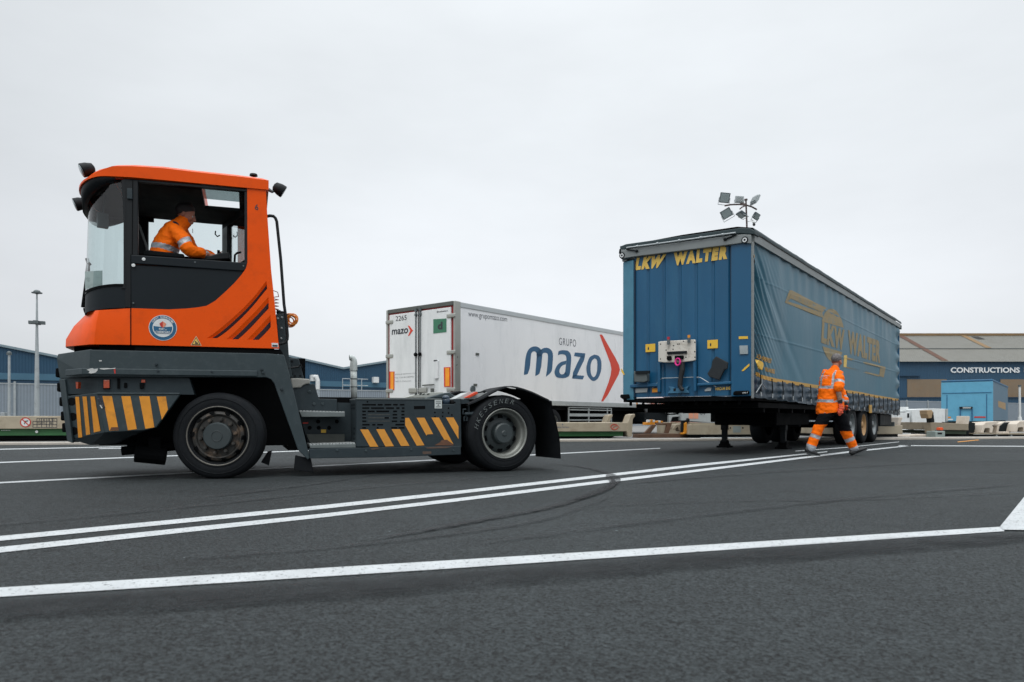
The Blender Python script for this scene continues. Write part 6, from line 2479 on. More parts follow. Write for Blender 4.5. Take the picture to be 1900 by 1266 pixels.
# filler cap on the box
x, z = TR.side(*TZ4([(1715, 135)])[0], -.0)
mb = MB()
mb.smooth = True
mb.cyl((x, .06, z - .05), (x + .01, .04, z + .03), .05, .042, n=16)
mb.ball((x, .04, z + .03), .045, sq=(1, 1, .7))
mb.build('filler_cap', mat('glossy_blue_cap', (50, 66, 80), .2), bx)
mb = MB()
mb.cyl((x + .06, .05, z - .04), (x + .15, .05, z - .04), .045, n=14)
mb.build('filler_neck', M_BLACK, bx)
# perforated front face of the box
mb = MB()
u0_ = TR.side(661, 780)[0]
for j in range(2):
    for i in range(6):
        mb.lathe([(0, 0), (.016, 0)], (u0_ - .003, .12 + i * .07, TR.side(661, TZ4([(0, 185 + 36 * j)])[0][1])[1]), 'x', 10)
for j in range(6):
    mb.lathe([(0, 0), (.016, 0)], (u0_ - .003, .12 + (j % 2) * .07, .42 + (j // 2) * .06), 'x', 10)
mb.build('vent_hole', M_BLACK, bx)
# steps
def step(px, v0, v1, name='step'):
    o = tside(name, px, M_STEP, v0, v1, tr, .005)
    return o
for px, v0, v1, n in (([(555, 763.5), (640, 765.5), (640, 773.5), (560, 774)], .12, .42, 14), ([(574, 826), (660, 823.5), (660, 831), (576, 832)], .0, .4, 14)):
    st = step(px, v0, v1)
    q = TR.sides(px, v0)
    mb = MB()
    for k in range(n):
        t = (k + .5) / n
        x = q[0][0] + (q[1][0] - q[0][0]) * t
        z = q[0][1] + (q[1][1] - q[0][1]) * t
        mb.box(x - .012, x + .012, v0 + .002, v1, z, z + .012)
    mb.build('tread_tooth', M_LGREY, st)
sw = tside('step_well', [(548, 745), (662, 748), (662, 830), (575, 832)], M_FEND2, .46, .50)
tside('step_plate', TZ4([(170, 510), (590, 510), (590, 612), (215, 612)]), mat('dusty_plate', (78, 82, 78), .7, var=.2, vscale=6), .40, .43, sw)
mb = MB()
for c in ((205, 440), (305, 440), (420, 440), (300, 370), (505, 370), (310, 592), (398, 590)):
    x, z = TR.side(*TZ4([c])[0], .455)
    mb.lathe([(0, -.004), (.022, -.004), (.024, 0)], (x, .4565, z), 'y', 12)
mb.build('well_hole', M_BLACK, sw)
tside('caution_sticker', TZ4([(331, 458), (386, 458), (386, 495), (331, 495)]), M_YEL2, .450, .456, sw)
tside('red_mark', TZ4([(130, 380), (190, 378), (190, 394), (130, 396)]), M_RED, .450, .456, sw)

# --- tower behind the cab, catwalk parts
tside('rear_frame_plate', [(512, 583), (529, 582), (533, 610), (536, 660), (543, 700), (520, 700), (517, 640)], M_FEND, .45, .5, bevel=.006)
tside('rear_frame_plate', T7([(480, 240), (690, 238), (716, 272), (800, 600), (560, 600)]), M_FEND2, .5, .9, bevel=.01)
mb = MB()
for c in ((558, 355), (590, 290), (640, 548), (735, 545), (590, 510)):
    x, z = TR.side(*T7([c])[0], .5)
    mb.lathe([(0, -.012), (.014, -.01), (.015, 0)], (x, .5, z), 'y', 8)
mb.build('frame_bolt', M_DARK, tr)
mb = MB()
mb.tube([TR.S3(*p, .46) for p in T7([(520, 415), (620, 400), (700, 388), (745, 350), (755, 400)])], .012, 6)
mb.build('brake_hose', M_CABK, tr)
tside('aluminium_block', T7([(560, 592), (700, 588), (905, 605), (908, 688), (840, 692), (790, 712), (740, 755), (590, 762)]), mat('cast_aluminium', (150, 150, 144), .5, .3, var=.15, dirt=(110, 108, 100), dscale=8), .4, .7, bevel=.012)
tside('catwalk_plate', T7([(590, 760), (740, 752), (790, 712), (840, 692), (985, 690), (1060, 950), (1380, 958), (1380, 1240), (690, 1240), (600, 900)]), M_FEND2, .42, .47, bevel=.006)
mb = MB()
for c in ((893, 822), (975, 1040), (1125, 1040)):
    x, z = TR.side(*T7([c])[0], .42)
    mb.lathe([(0, -.014), (.016, -.012), (.018, 0)], (x, .42, z), 'y', 10)
mb.build('frame_bolt', M_FEND, tr)
mb = MB()
mb.tube([TR.S3(*p, .08) for p in [(494, 402), (501, 400.5), (507.5, 401.5), (511, 405), (513.5, 411), (521, 482), (527, 565), (531, 592), (533.5, 622), (533, 630), (529.5, 635.5), (524, 637.5), (517, 639)]], .017, 10)
mb.build('grab_rail', M_CABK, tr)
# air hoses: red spring and orange coil
mb = MB()
x0_, z0_ = TR.side(512, 580, .5)
mb.tube([(x0_ + .03 * math.cos(k * .7) + .0 * k, .5 + .03 * math.sin(k * .7), z0_ + .0042 * k) for k in range(46)], .005, 5)
mb.tube([(x0_ + .03, .5, z0_ + .19), (x0_ + .02, .5, z0_ + .24), (x0_ - .04, .5, z0_ + .26)], .005, 5)
mb.build('air_hose', mat('red_hose', (150, 60, 46), .4), tr)
M_HOSE = mat('orange_hose', (226, 132, 30), .4, var=.1)
cx, cz = TR.side(540, 594, .55)
mb = MB()
pts = []
for k in range(120):
    g_ = k * .42
    r = .055 + .012 * math.sin(k * .31) + (.02 if k > 95 else 0)
    pts.append((cx + r * math.cos(g_) * .95 + .02 * math.sin(k * .05), .5 + .1 * k / 120, cz + r * math.sin(g_) - .012 * math.cos(k * .07)))
mb.tube(pts, .007, 6)
mb.build('air_hose', M_HOSE, tr)
mb = MB()
mb.tube([TR.S3(*p, .52) for p in ((528, 583), (538, 584.5), (547, 590), (550, 598), (543, 604), (537, 602))], .006, 6)
mb.build('air_hose', mat('dark_hose', (60, 40, 36), .5), tr)
mb = MB()
mb.cyl(TR.S3(517, 583, .52), TR.S3(517, 576, .52), .025, n=10)
mb.cyl(TR.S3(522, 583, .56), TR.S3(522, 578, .56), .03, n=10)
mb.build('air_fitting', M_DARK, tr)
mb = MB()
for q in ((515.5, 591), (523, 589), (522.5, 609), (522, 628)):
    x, z = TR.side(*q, .45)
    mb.lathe([(0, -.012), (.012, -.01), (.013, 0)], (x, .45, z), 'y', 8)
mb.build('frame_bolt', M_LGREY, tr)
# exhaust stack on the far side of the deck
M_EXH = mat('exhaust_steel', (186, 194, 192), .45, .1, var=.12, dirt=(120, 124, 120), dscale=5)
ev = 1.55
mb = MB()
mb.smooth = True
pp_ = [TR.S3(*p, ev) for p in T7([(1682, 1020), (1680, 740), (1676, 600), (1672, 455)])]
r_ = [.034 * 1.25] * 4
mb.tube(pp_, [.042, .042, .043, .044], 18)
ex_ = mb.build('exhaust_pipe', M_EXH, tr)
mb = MB()
mb.smooth = True
pp_ = [TR.S3(*p, ev) for p in T7([(1672, 458), (1672, 380), (1676, 320), (1672, 275), (1655, 245), (1625, 228), (1598, 228)])]
mb.tube(pp_, [.050, .050, .048, .044, .041, .038, .037], 18, caps=False)
tp_ = mb.build('exhaust_elbow', M_EXH, ex_)
mb = MB()
a, b = Vector(pp_[-1]), Vector(pp_[-2])
d = (a - b).normalized()
mb.cyl(a - d * .012, a - d * .008, .036, n=18)
mb.build('pipe_mouth', M_BLACK, ex_)
mb = MB()
for yy in (455, 600, 740):
    p = Vector(TR.S3(*T7([(1678, yy)])[0], ev))
    mb.cyl(p - Vector((0, 0, .006)), p + Vector((0, 0, .006)), .047, n=18)
mb.build('pipe_clamp', M_GALV_D, ex_)
# fifth wheel ramp and red strut at the back of the deck
mb = MB()
mb.box(1.5, 3.9, .62, 1.83, .86, .92)
mb.build('rear_deck', M_DARK, tr)
mb = MB()
q = TR.sides(TZ4([(1230, 112), (1370, 72), (1540, 50), (1660, 46), (1700, 110)]), .8)
mb.pside(q, .75, 1.0)
rp = mb.build('ramp_plate', mat('pale_grease_plate', (168, 172, 166), .5, .1, var=.15), tr, .005)
mb = MB()
for cx_ in (1378, 1428, 1462, 1512):
    mb.sheet([TR.S3(*p, .745) for p in TZ4([(cx_ - 16, 78), (cx_ + 12, 70), (cx_ + 14, 60), (cx_ - 12, 66)])])
mb.build('ramp_slot', M_BLACK, rp)
tside('fifth_wheel', TZ4([(1480, 115), (1690, 55), (1740, 50), (1850, 110)]), M_FEND, .55, 1.1, bevel=.01)
tside('guard_front_plate', [(843, 741), (869, 728), (882, 726.5), (905, 728), (888, 741)], mat('pale_guard_plate', (176, 182, 182), .5, dirt=(150, 156, 156)), .18, .5)
tside('red_strut', T8([(150, 255), (205, 258), (315, 205), (305, 180), (285, 182)]), mat('red_strut_paint', (206, 66, 30), .45), .1, .17, bevel=.004)
mb = MB()
mb.cyl(TR.S3(*T8([(300, 195)])[0], .13), TR.S3(*T8([(390, 178)])[0], .13), .009)
mb.ball(TR.S3(*T8([(390, 178)])[0], .13), .02)
mb.build('strut_rod', M_DARK, tr)
# coupling bracket behind the box
mb = MB()
mb.tube([TR.S3(*p, .05) for p in T8([(165, 400), (130, 400), (125, 455), (160, 458), (165, 490), (140, 495), (140, 540), (175, 540), (180, 490)])], .012, 8)
mb.tube([TR.S3(*p, .03) for p in T8([(150, 455), (210, 452), (262, 455)])], [.02, .022, .03], 10)
mb.ball(TR.S3(*T8([(262, 455)])[0], .03), .034)
mb.pside(TR.sides(T8([(100, 270), (205, 290), (215, 440), (190, 440), (185, 330), (100, 330)]), .1), .1, .16)
mb.build('hitch_bracket', M_FEND2, tr)
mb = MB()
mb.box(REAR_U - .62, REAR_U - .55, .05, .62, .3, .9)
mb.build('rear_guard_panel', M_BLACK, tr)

# --- work lamps and wiper
def worklamp(px, v, fwd, r=.072):
    c = Vector(TR.S3(*px, v))
    f = Vector(fwd).normalized()
    mb = MB()
    mb.smooth = True
    mb.tube([c + f * .055, c + f * .045, c, c - f * .06, c - f * .075], [r, r * 1.02, r * .98, r * .72, r * .3], 18)
    o = mb.build('work_lamp', M_DARK, tr)
    mb = MB()
    mb.smooth = True
    mb.cyl(c + f * .056, c + f * .06, r * .88, n=18)
    mb.build('lamp_lens', mat('lamp_lens', (150, 162, 166), .15, var=.1, spec=.8), o)
    return o, c
for px, v, fwd, br in (((161.5, 314.5), .2, (-.85, -.25, -.42), [(172, 319), (178, 322), (186, 327)]), ((148.5, 378), 1.0, (-.9, -.2, -.4), [(156, 382), (162, 386), (169, 391)]), ((518.5, 351.5), .3, (.8, .1, -.45), [(510, 354), (505, 356), (498, 352)])):
    o, c = worklamp(px, v, fwd)
    mb = MB()
    mb.tube([TR.S3(*p, v) for p in br], [.014, .018, .022], 8)
    mb.build('lamp_bracket', M_GALV_D, o)
mb = MB()
x, z = TR.side(*T1([(1545, 178)])[0], .3)
mb.lathe([(.045, -.01), (.04, .01), (.02, .016), (0, .018)], (x, .3, z), 'z', 16)
mb.build('roof_antenna', M_DARK, tr)
wv_ = .62
mb = MB()
mb.tube([TR.S3(*p, wv_) for p in T1([(300, 1150), (318, 950), (328, 815), (342, 830)])], [.03, .018, .012, .012], 8)
mb.tube([TR.S3(*p, wv_) for p in T1([(352, 1150), (345, 1000), (338, 830)])], .007, 6)
mb.build('wiper_arm', M_BLACK, tr)
mb = MB()
mb.tube([TR.S3(*p, wv_ + .02) for p in T1([(322, 790), (330, 820), (345, 840)])], .018, 8)
mb.cyl(TR.S3(*T1([(300, 1175)])[0], wv_), TR.S3(*T1([(360, 1165)])[0], wv_), .03, n=10)
mb.tube([TR.S3(*p, wv_) for p in T1([(332, 1160), (334, 1105), (352, 1100)])], .014, 8)
mb.build('wiper_motor', M_BLACK, tr)

# ================================================================ people
M_SKIN = mat('skin', (176, 116, 92), .55, var=.1, vscale=12)
M_SKIN2 = mat('driver_skin', (164, 108, 88), .55, var=.1, vscale=12)  # driver's skin, slightly darker than the walking man's
M_TATTOO = mat('tattooed_skin', (150, 122, 106), .55, var=.3, vscale=38, dirt=(84, 80, 84), dscale=42, damt=.9)
M_HAIR_G = mat('grey_hair', (112, 108, 108), .75, var=.3, vscale=45, bump=.6, bscale=120, dirt=(56, 54, 56), dscale=22, damt=.8)
M_HAIR_D = mat('dark_hair', (28, 24, 26), .6, var=.25, vscale=45, bump=.6, bscale=120)
M_HIVIS = mat('hi_vis_orange', (255, 114, 6), .75, spec=.2, var=.06, vscale=5, bump=.15, bscale=90)
M_REFLB = mat('reflective_band', (168, 172, 178), .4, .2, var=.1, vscale=25)
M_TROUS = mat('black_work_cloth', (13, 15, 19), .9, spec=.12, var=.15, vscale=6)
M_NAVY = mat('navy_cloth', (26, 30, 48), .8, var=.1)
M_SHOE = mat('black_shoe', (26, 28, 30), .5, var=.15)
M_SOLE = mat('grey_sole', (70, 74, 76), .7)
M_GLOVE = mat('orange_glove', (226, 92, 50), .7, var=.12, vscale=15)
M_GLOVEK = mat('black_glove_cuff', (24, 26, 30), .7)

def fuse(mb, voxel, name, mats, parent, pick=None, wrinkle=0.0, wscale=9.0, smooth=6, fac=.5):
    """melts overlapping lofts into one continuous surface, then gives each face its cloth by place"""
    o = mb.build(name, mats, parent)
    m = o.modifiers.new('remesh', 'REMESH')
    m.mode = 'VOXEL'
    m.voxel_size = voxel
    s = o.modifiers.new('smooth', 'SMOOTH')
    s.factor = fac
    s.iterations = smooth
    me = evaluated(o)
    if wrinkle:
        ns = [v.normal.copy() for v in me.vertices]
        for v, nn in zip(me.vertices, ns):
            p = v.co * wscale
            d = mnoise.noise(Vector((p.x, p.y, p.z * 1.6))) + .6 * abs(mnoise.noise(Vector((p.x * 2 + 5, p.y * 2, p.z * 2.6))))
            v.co += nn * d * wrinkle
    if len(me.materials) < (len(mats) if isinstance(mats, (list, tuple)) else 1):
        me.materials.clear()
        for q in (mats if isinstance(mats, (list, tuple)) else [mats]):
            me.materials.append(q)
    me.polygons.foreach_set('use_smooth', [True] * len(me.polygons))
    if pick:
        me.polygons.foreach_set('material_index', [pick(p.center) for p in me.polygons])
    return o

def spline(p, k=5):
    p = [Vector(q) for q in p]
    out = []
    for i in range(len(p) - 1):
        a, b, c, d = p[max(i - 1, 0)], p[i], p[i + 1], p[min(i + 2, len(p) - 1)]
        for j in range(k):
            t = j / k
            out.append(.5 * (2 * b + (c - a) * t + (2 * a - 5 * b + 4 * c - d) * t * t + (3 * b - a - 3 * c + d) * t ** 3))
    return out + [p[-1]]
def limb(mb, pts, rs, n=14, k=5, up=None):
    path = spline(pts, k)
    r = []
    for i in range(len(pts) - 1):
        for j in range(k):
            t = j / k
            a, b = rs[i], rs[i + 1]
            if isinstance(a, tuple) or isinstance(b, tuple):
                a = a if isinstance(a, tuple) else (a, a)
                b = b if isinstance(b, tuple) else (b, b)
                r.append((a[0] + (b[0] - a[0]) * t, a[1] + (b[1] - a[1]) * t))
            else:
                r.append(a + (b - a) * t)
    r.append(rs[-1])
    mb.tube(path, r, n, up=up)
    mb.ball(path[0], min(rs[0]) if isinstance(rs[0], tuple) else rs[0], 12, 8)
    mb.ball(path[-1], min(rs[-1]) if isinstance(rs[-1], tuple) else rs[-1], 12, 8)

def hand(mb, wrist, along, across, curl=.5, s=1.0, thick=1.0):
    """palm, four unequal bent fingers and a thumb set at the side of the palm; across points to the thumb side"""
    w = Vector(wrist)
    a = Vector(along).normalized()
    c = (Vector(across) - a * Vector(across).dot(a)).normalized()
    nrm = a.cross(c).normalized()
    r = .0085 * s * thick
    mb.tube([w, w + a * .03 * s, w + a * .09 * s], [(.026 * s, .018 * s), (.036 * s, .016 * s), (.040 * s, .014 * s)], 12, up=tuple(nrm))
    for i, (off, ln) in enumerate(((.030, .072), (.010, .080), (-.010, .075), (-.029, .058))):
        b = w + a * .085 * s + c * off * s
        p = [b]
        d = a.copy()
        for k, seg in enumerate((.45, .32, .23)):
            g = curl * (.5 + .35 * k) + .04 * i
            d = (a * math.cos(g * (k + 1) * .8) - nrm * math.sin(g * (k + 1) * .8))
            p.append(p[-1] + d * ln * seg * s)
        mb.tube(p, [r * 1.05, r, r * .95, r * .75], 8)
        mb.ball(p[-1], r * .75, 8, 6)
    b = w + a * .03 * s + c * .03 * s
    d = (a * .62 + c * .72 - nrm * .35).normalized()
    q = [b, b + d * .034 * s, b + d * .034 * s + (d * .7 + a * .5 - nrm * .3 * curl) * .030 * s]
    mb.tube(q, [r * 1.35, r * 1.15, r * .85], 8)
    mb.ball(q[-1], r * .85, 8, 6)

def head(mb, c, f, up=(0, 0, 1), s=1.0):
    """skull, jaw, brow, nose, lips, ears; f faces forward. Returns a local-to-world function"""
    c = Vector(c)
    u = Vector(up).normalized()
    f = (Vector(f) - u * Vector(f).dot(u)).normalized()
    l = u.cross(f)
    def W(x, y, z):
        return c + f * x * s + l * y * s + u * z * s
    def blob(x, y, z, rx, ry, rz, n=14, m=10):
        vs0 = len(mb.v)
        mb.ball((0, 0, 0), 1, n, m, (rx, ry, rz))
        for i in range(vs0, len(mb.v)):
            q = mb.v[i]
            mb.v[i] = tuple(W(x + q[0], y + q[1], z + q[2]))
    blob(-.012, 0, .035, .098, .076, .088, 20, 14)
    blob(.012, 0, -.02, .080, .066, .085, 18, 12)
    blob(.038, 0, -.075, .046, .046, .040)
    blob(.060, 0, -.098, .024, .026, .018)
    blob(.082, .03, .018, .012, .024, .010)
    blob(.082, -.03, .018, .012, .024, .010)
    mb.tube([W(.084, 0, .014), W(.100, 0, -.012), W(.110, 0, -.034), W(.092, 0, -.042)], [.008 * s, .011 * s, .014 * s, .008 * s], 8)
    blob(.090, 0, -.060, .010, .024, .007)
    blob(.088, 0, -.072, .010, .021, .007)
    for q in (-1, 1):
        blob(-.012, q * .078, -.012, .018, .009, .030, 10, 8)
        blob(.060, q * .045, -.03, .026, .022, .028)
    mb.tube([W(-.02, 0, -.06), W(-.03, 0, -.12), W(-.035, 0, -.17)], [.055 * s, .054 * s, .062 * s], 16)
    return W
def hair(mb, W, s, top=.012, short=True):
    """close cap over the crown, nape and temples"""
    n, m = 28, 18
    rows = []
    for j in range(m + 1):
        row = []
        for k in range(n):
            a = 2 * math.pi * k / n
            front = .5 + .5 * math.cos(a)
            tmax = math.pi * (.74 - .36 * front ** 1.3)
            t = tmax * j / m
            e = 1 + .02 * mnoise.noise(Vector((math.cos(a) * 6 * math.sin(t), math.sin(a) * 6 * math.sin(t), t * 6)))
            rr = top * (1 - (j / m) ** 4)
            row.append(W(-.014 + (.099 + rr) * math.sin(t) * math.cos(a) * e, (.077 + rr) * math.sin(t) * math.sin(a) * e, .032 + (.090 + rr * 1.2) * math.cos(t) * e))
        rows.append(row + [row[0]])
    mb.smooth = True
    mb.grid(rows)
def eyes(W, parent):
    for q in (-1, 1):
        mb = MB()
        mb.smooth = True
        mb.ball(W(.078, q * .031, -.002), .012, 10, 8)
        mb.build('eye', mat('eye_white', (180, 176, 170), .3, var=.02), parent)
        mb = MB()
        mb.smooth = True
        mb.ball(W(.0865, q * .031, -.002), .0055, 8, 6)
        mb.build('iris', mat('dark_iris', (40, 32, 28), .2, var=.02), parent)

# ---------------------------------------------------------------- the man walking beside the blue trailer
WX, WY = 5.69, 12.85
man = thing('person', 'grey-haired man in orange hi-vis jacket and trousers striding past the blue trailer', 'person', (WX, WY, 0))
def wp(px, py, y=0.0):
    d = WY + y
    return Vector(((px - 950) / 1344 * d - WX, y, CAMH + (778 - py) / 1344 * d))
TF = Vector((math.cos(R(38)), math.sin(R(38)), 0))          # the way his chest faces
TRr = Vector((TF.y, -TF.x, 0))                                # his right
hipR, kneeR, ankR = Vector((-.07, -.09, .90)), wp(1520.5, 790, -.10), wp(1505, 830, -.06)
hipL, kneeL, ankL = Vector((.08, .08, .90)), wp(1568, 797, .06), wp(1584, 832, .08)
shR = wp(1560, 696, -.16)
elR = wp(1555.5, 724, -.25)
wrR = wp(1559, 747, -.25)
shL = wp(1533, 694, .15)
elL = wp(1560, 726, .26)
wrL = wp(1569, 750, .18)
hc = wp(1552.5, 670, .02)
b = MB()
Wm = head(b, hc, (.80, .60, .02), (.10, 0, 1), 1.0)
limb(b, [Vector((0, 0, .88)), Vector((-.01, .01, 1.1)), Vector((.0, .01, 1.35)), Vector((.03, .01, 1.47))], [(.15, .11), (.14, .1), (.16, .1), (.07, .07)], 16, up=tuple(TF))
for sh, el, wr in ((shR, elR, wrR), (shL, elL, wrL)):
    limb(b, [sh, (sh + el) / 2, el, el + (wr - el) * .35, wr], [.05, .05, .043, .044, .03], 12)
for hp, kn, an in ((hipR, kneeR, ankR), (hipL, kneeL, ankL)):
    limb(b, [hp, (hp + kn) / 2, kn, kn + (an - kn) * .35, an], [.075, .068, .052, .052, .038], 12)
hand(b, wrR, (.1, -.05, -1), (.8, .5, 0), .9, 1.0)
hand(b, wrL, (.25, .1, -1), (.2, -.9, 0), .9, 1.0)
def pick_m(c):
    return 1 if (c - elR).length < .2 and (c.z < elR.z + .05) and c.y < -.15 else 0
fuse(b, .0075, 'body', [M_SKIN, M_TATTOO], man, pick_m, smooth=4)
hb = MB()
hair(hb, Wm, 1.0, .010)
hb.build('hair', M_HAIR_G, man)
eyes(Wm, man)
# jacket: boxy torso, short sleeve on the near arm, sleeve on the far one
j = MB()
tr_pts = [wp(1540, 768), wp(1540, 755), wp(1541, 738), wp(1542, 722), wp(1543, 706), wp(1545, 697), wp(1547.5, 690), wp(1549, 685)]
limb(j, tr_pts, [(.232, .215), (.230, .208), (.218, .19), (.212, .178), (.212, .160), (.185, .135), (.095, .095), (.075, .078)], 28, 3, up=tuple(TF))
limb(j, [shR + Vector((-.03, .03, .0)), shR + (elR - shR) * .5, elR + Vector((0, 0, .03))], [.088, .082, .080], 16)
limb(j, [shL, (shL + elL) / 2, elL, elL + (wrL - elL) * .75], [.085, .08, .075, .068], 16)
zr_ = lambda py: CAMH + (778 - py) / 1344 * WY
def hemcut(c):
    return c
def pick_j(c):
    # two bands round the body, braces over the shoulders, one on the near sleeve
    p = c - Vector((0, 0, 0))
    side_ = (p - Vector((-.03, 0, 0))).dot(TRr)
    fr_ = p.dot(TF)
    near = (c - shR)
    ax = (elR - shR).normalized()
    al = near.dot(ax)
    rad = (near - ax * al).length
    if rad < .105 and al > .02 and side_ > .13:
        return 1 if .115 < al < .165 else 0
    if c.x > .1 and c.y > .16:
        axl = (wrL - elL).normalized()
        return 1 if .10 < (c - elL).dot(axl) < .15 else 0
    wob = .008 * math.sin(c.x * 14)
    if abs(c.z - (zr_(744) + wob)) < .026 or (abs(c.z - (zr_(718.5) + wob)) < .026):
        return 1
    if c.z > zr_(718) and abs(abs(side_ + .00) - .115) < .026 and c.z < zr_(688):
        return 1
    return 0
jk = fuse(j, .009, 'jacket', [M_HIVIS, M_REFLB], man, pick_j, .014, 12, 4)
# uneven hem
for v in jk.data.vertices:
    lo = zr_(768) + .075 * max(0, min(1, (v.co.x + .2) / .36))
    if v.co.z < lo:
        v.co.z = lo + (v.co.z - lo) * .12
mb = MB()
for s_, q in (('port', ((1525, 699.5), (1538, 698), (1538, 695.5), (1525, 697))), ('services', ((1527.5, 703), (1535.5, 702), (1535.5, 699.7), (1527.5, 700.7)))):
    pass
bk = [jk.data.vertices[i].co for i in range(0, len(jk.data.vertices), 1)]
def on_back(px, py):
    """point on the back of the jacket under the ray through a pixel"""
    o = Vector((-WX, -WY, CAMH))
    d = Vector(((px - 950) / 1344, 1, (778 - py) / 1344)).normalized()
    hit, loc, nn, ix = jk.ray_cast(o, d)
    return loc - d * .004 if hit else wp(px, py, -.2)
bpy.context.view_layer.update()
o_ = MB()
def text_back(s, x0, x1, y0, y1):
    vs, fs = text2d(s, bold=.01)
    o_.add([on_back(x0 + (x1 - x0) * x, y0 + (y1 - y0) * y - .10 * (x1 - x0) * x) for x, y in vs], fs)
text_back('Brittany Ferries', 1524.5, 1539, 700, 697)
text_back('Cherbourg', 1527, 1535, 703, 700.8)
o_.build('back_lettering', M_WHITE, man)
# collar
mb = MB()
mb.smooth = True
mb.tube([wp(1547.5, 691), wp(1549, 686)], [(.082, .088), (.074, .08)], 20, caps=False, up=tuple(TF))
mb.build('collar', M_HIVIS, man)
# trousers
t_ = MB()
limb(t_, [Vector((.0, 0, 1.0)), Vector((0, 0, .86))], [(.17, .13), (.185, .15)], 20, up=tuple(TF))
limb(t_, [hipR, hipR + (kneeR - hipR) * .5, kneeR, kneeR + (ankR - kneeR) * .5, ankR + Vector((0, 0, .0))], [.125, .118, .092, .086, .082], 18)
limb(t_, [hipL, hipL + (kneeL - hipL) * .5, kneeL, kneeL + (ankL - kneeL) * .5, ankL], [.125, .118, .092, .086, .078], 18)
def pick_t(c):
    right = abs(c.x - (ankR.x + (kneeR.x - ankR.x) * (c.z - ankR.z) / (kneeR.z - ankR.z))) < .16 and c.x < .0
    kn, an, cutz = (kneeR, ankR, kneeR.z + .02) if right else (kneeL, ankL, kneeL.z - .03)
    ax = (an - kn).normalized()
    al = (c - kn).dot(ax)
    L_ = (an - kn).length
    if c.z > cutz:
        return 0
    if abs(al - L_ * .50) < .032 or al > L_ * .90:
        return 2
    return 1
tz = fuse(t_, .009, 'trousers', [M_TROUS, M_HIVIS, M_REFLB], man, pick_t, .009, 12, 5)
for v in tz.data.vertices:                                   # the waist goes in under the jacket
    lo = zr_(768) + .075 * max(0, min(1, (v.co.x + .2) / .36))
    k = max(0, min(1, (v.co.z - lo + .01) / .05)) * .45
    v.co.x *= 1 - k
    v.co.y *= 1 - k
def shoe(heel, toe, wd=.048, ank=None, parent=man):
    h, t = Vector(heel), Vector(toe)
    a = (t - h).normalized()
    up = Vector((0, 0, 1))
    s = a.cross(up).normalized()
    u = s.cross(a)
    mb = MB()
    pts = [(0, .042), (.03, .052), (.09, .046), (.16, .036), (.22, .028), (.26, .022), (.285, .014)]
    ln = (t - h).length
    path = [h + a * (x / .285 * ln) + u * (r + .012) for x, r in pts]
    mb.tube(path, [(wd * (.7, .8, .85, .98, 1.0, .85, .45)[i], pts[i][1]) for i in range(7)], 16, up=tuple(u))
    if ank is not None:
        limb(mb, [h + a * .06 + u * .05, Vector(ank) + Vector((0, 0, .02))], [.046, .045], 14)
    o = fuse(mb, .007, 'shoe', [M_SHOE], parent, None, smooth=4)
    mb = MB()
    oc = []
    for x, wd_ in ((-.004, .6), (.02, .85), (.09, .8), (.17, 1.05), (.23, 1.0), (.27, .7), (.292, .3)):
        oc.append((x / .285 * ln, wd * wd_))
    lo = [h + a * x + s * w_ for x, w_ in oc] + [h + a * x - s * w_ for x, w_ in oc[::-1]]
    mb.loopprism(lo, [p + u * .018 for p in lo])
    mb.build('sole', M_SOLE, o, .003)
shoe(wp(1492.5, 841, -.06), wp(1521, 848.5, -.05), ank=ankR)
shoe(wp(1580, 847.5, .06), wp(1609.5, 834, .08), ank=ankL)
g_ = MB()
hand(g_, wrR + Vector((0, 0, -.005)), (.1, -.05, -1), (.8, .5, 0), .9, 1.12, 1.35)
limb(g_, [wrR + Vector((0, 0, .03)), wrR + Vector((0, 0, -.02))], [.04, .036], 12)
fuse(g_, .0045, 'glove', [M_GLOVE, M_GLOVEK], man, lambda c: 1 if c.z > wrR.z - .02 else 0, smooth=2)
g_ = MB()
hand(g_, wrL + Vector((0, 0, -.005)), (.25, .1, -1), (.2, -.9, 0), .9, 1.12, 1.35)
limb(g_, [wrL + Vector((-.008, 0, .03)), wrL + Vector((0, 0, -.02))], [.04, .036], 12)
fuse(g_, .0045, 'glove', [M_GLOVE, M_GLOVEK], man, lambda c: 1 if c.z > wrL.z - .02 or c.x > wrL.x + .02 else 0, smooth=2)
# the cloth gripped in his near hand
cl = thing('work_cloth', 'small crumpled orange cloth held in the walking man\'s near hand', 'cloth', (WX, WY, 0))
g_ = MB()
hp = wrR + Vector((.01, -.02, -.11))
limb(g_, [hp + Vector((.0, .0, .06)), hp, hp + Vector((-.02, 0, -.06)), hp + Vector((-.03, 0, -.10))], [.02, .04, .045, .02], 12)
fuse(g_, .006, 'cloth', [mat('red_orange_cloth', (206, 84, 56), .8, var=.15, vscale=14)], cl, None, .016, 30, 2)

# ---------------------------------------------------------------- the driver, seated facing the rear of the tractor
sd = TR.side(300, 480, .42)
org = Vector((TR.o[0] + sd[0] * TR.ex[0] + .42 * TR.ey[0], TR.o[1] + sd[0] * TR.ex[1] + .42 * TR.ey[1], sd[1] - .10))
drv = thing('person', 'dark-haired driver in an orange hi-vis jacket leaning forward in the tractor cab', 'person', tuple(org), TA)
def dpt(px, py, v=.42):
    u, z = TR.side(px, py, v)
    return Vector((u - sd[0], v - .42, z - org.z))
Z1 = lambda x, y: (80 + x * .25276, 280 + y * .25276)
dh = dpt(345, 399.5)
b = MB()
fwd = Vector((.93, -.10, -.26))
upv = Vector((.26, 0, .965))
Wd = head(b, dh, fwd, tuple(upv), .99)
pel = dpt(303, 489)
chest = dpt(*Z1(930, 640))
nk = dpt(*Z1(1000, 530))
shN = dpt(*Z1(985, 590), .24)
elN = dpt(*Z1(1075, 730), .20)
wrN = dpt(*Z1(1215, 765), .34)
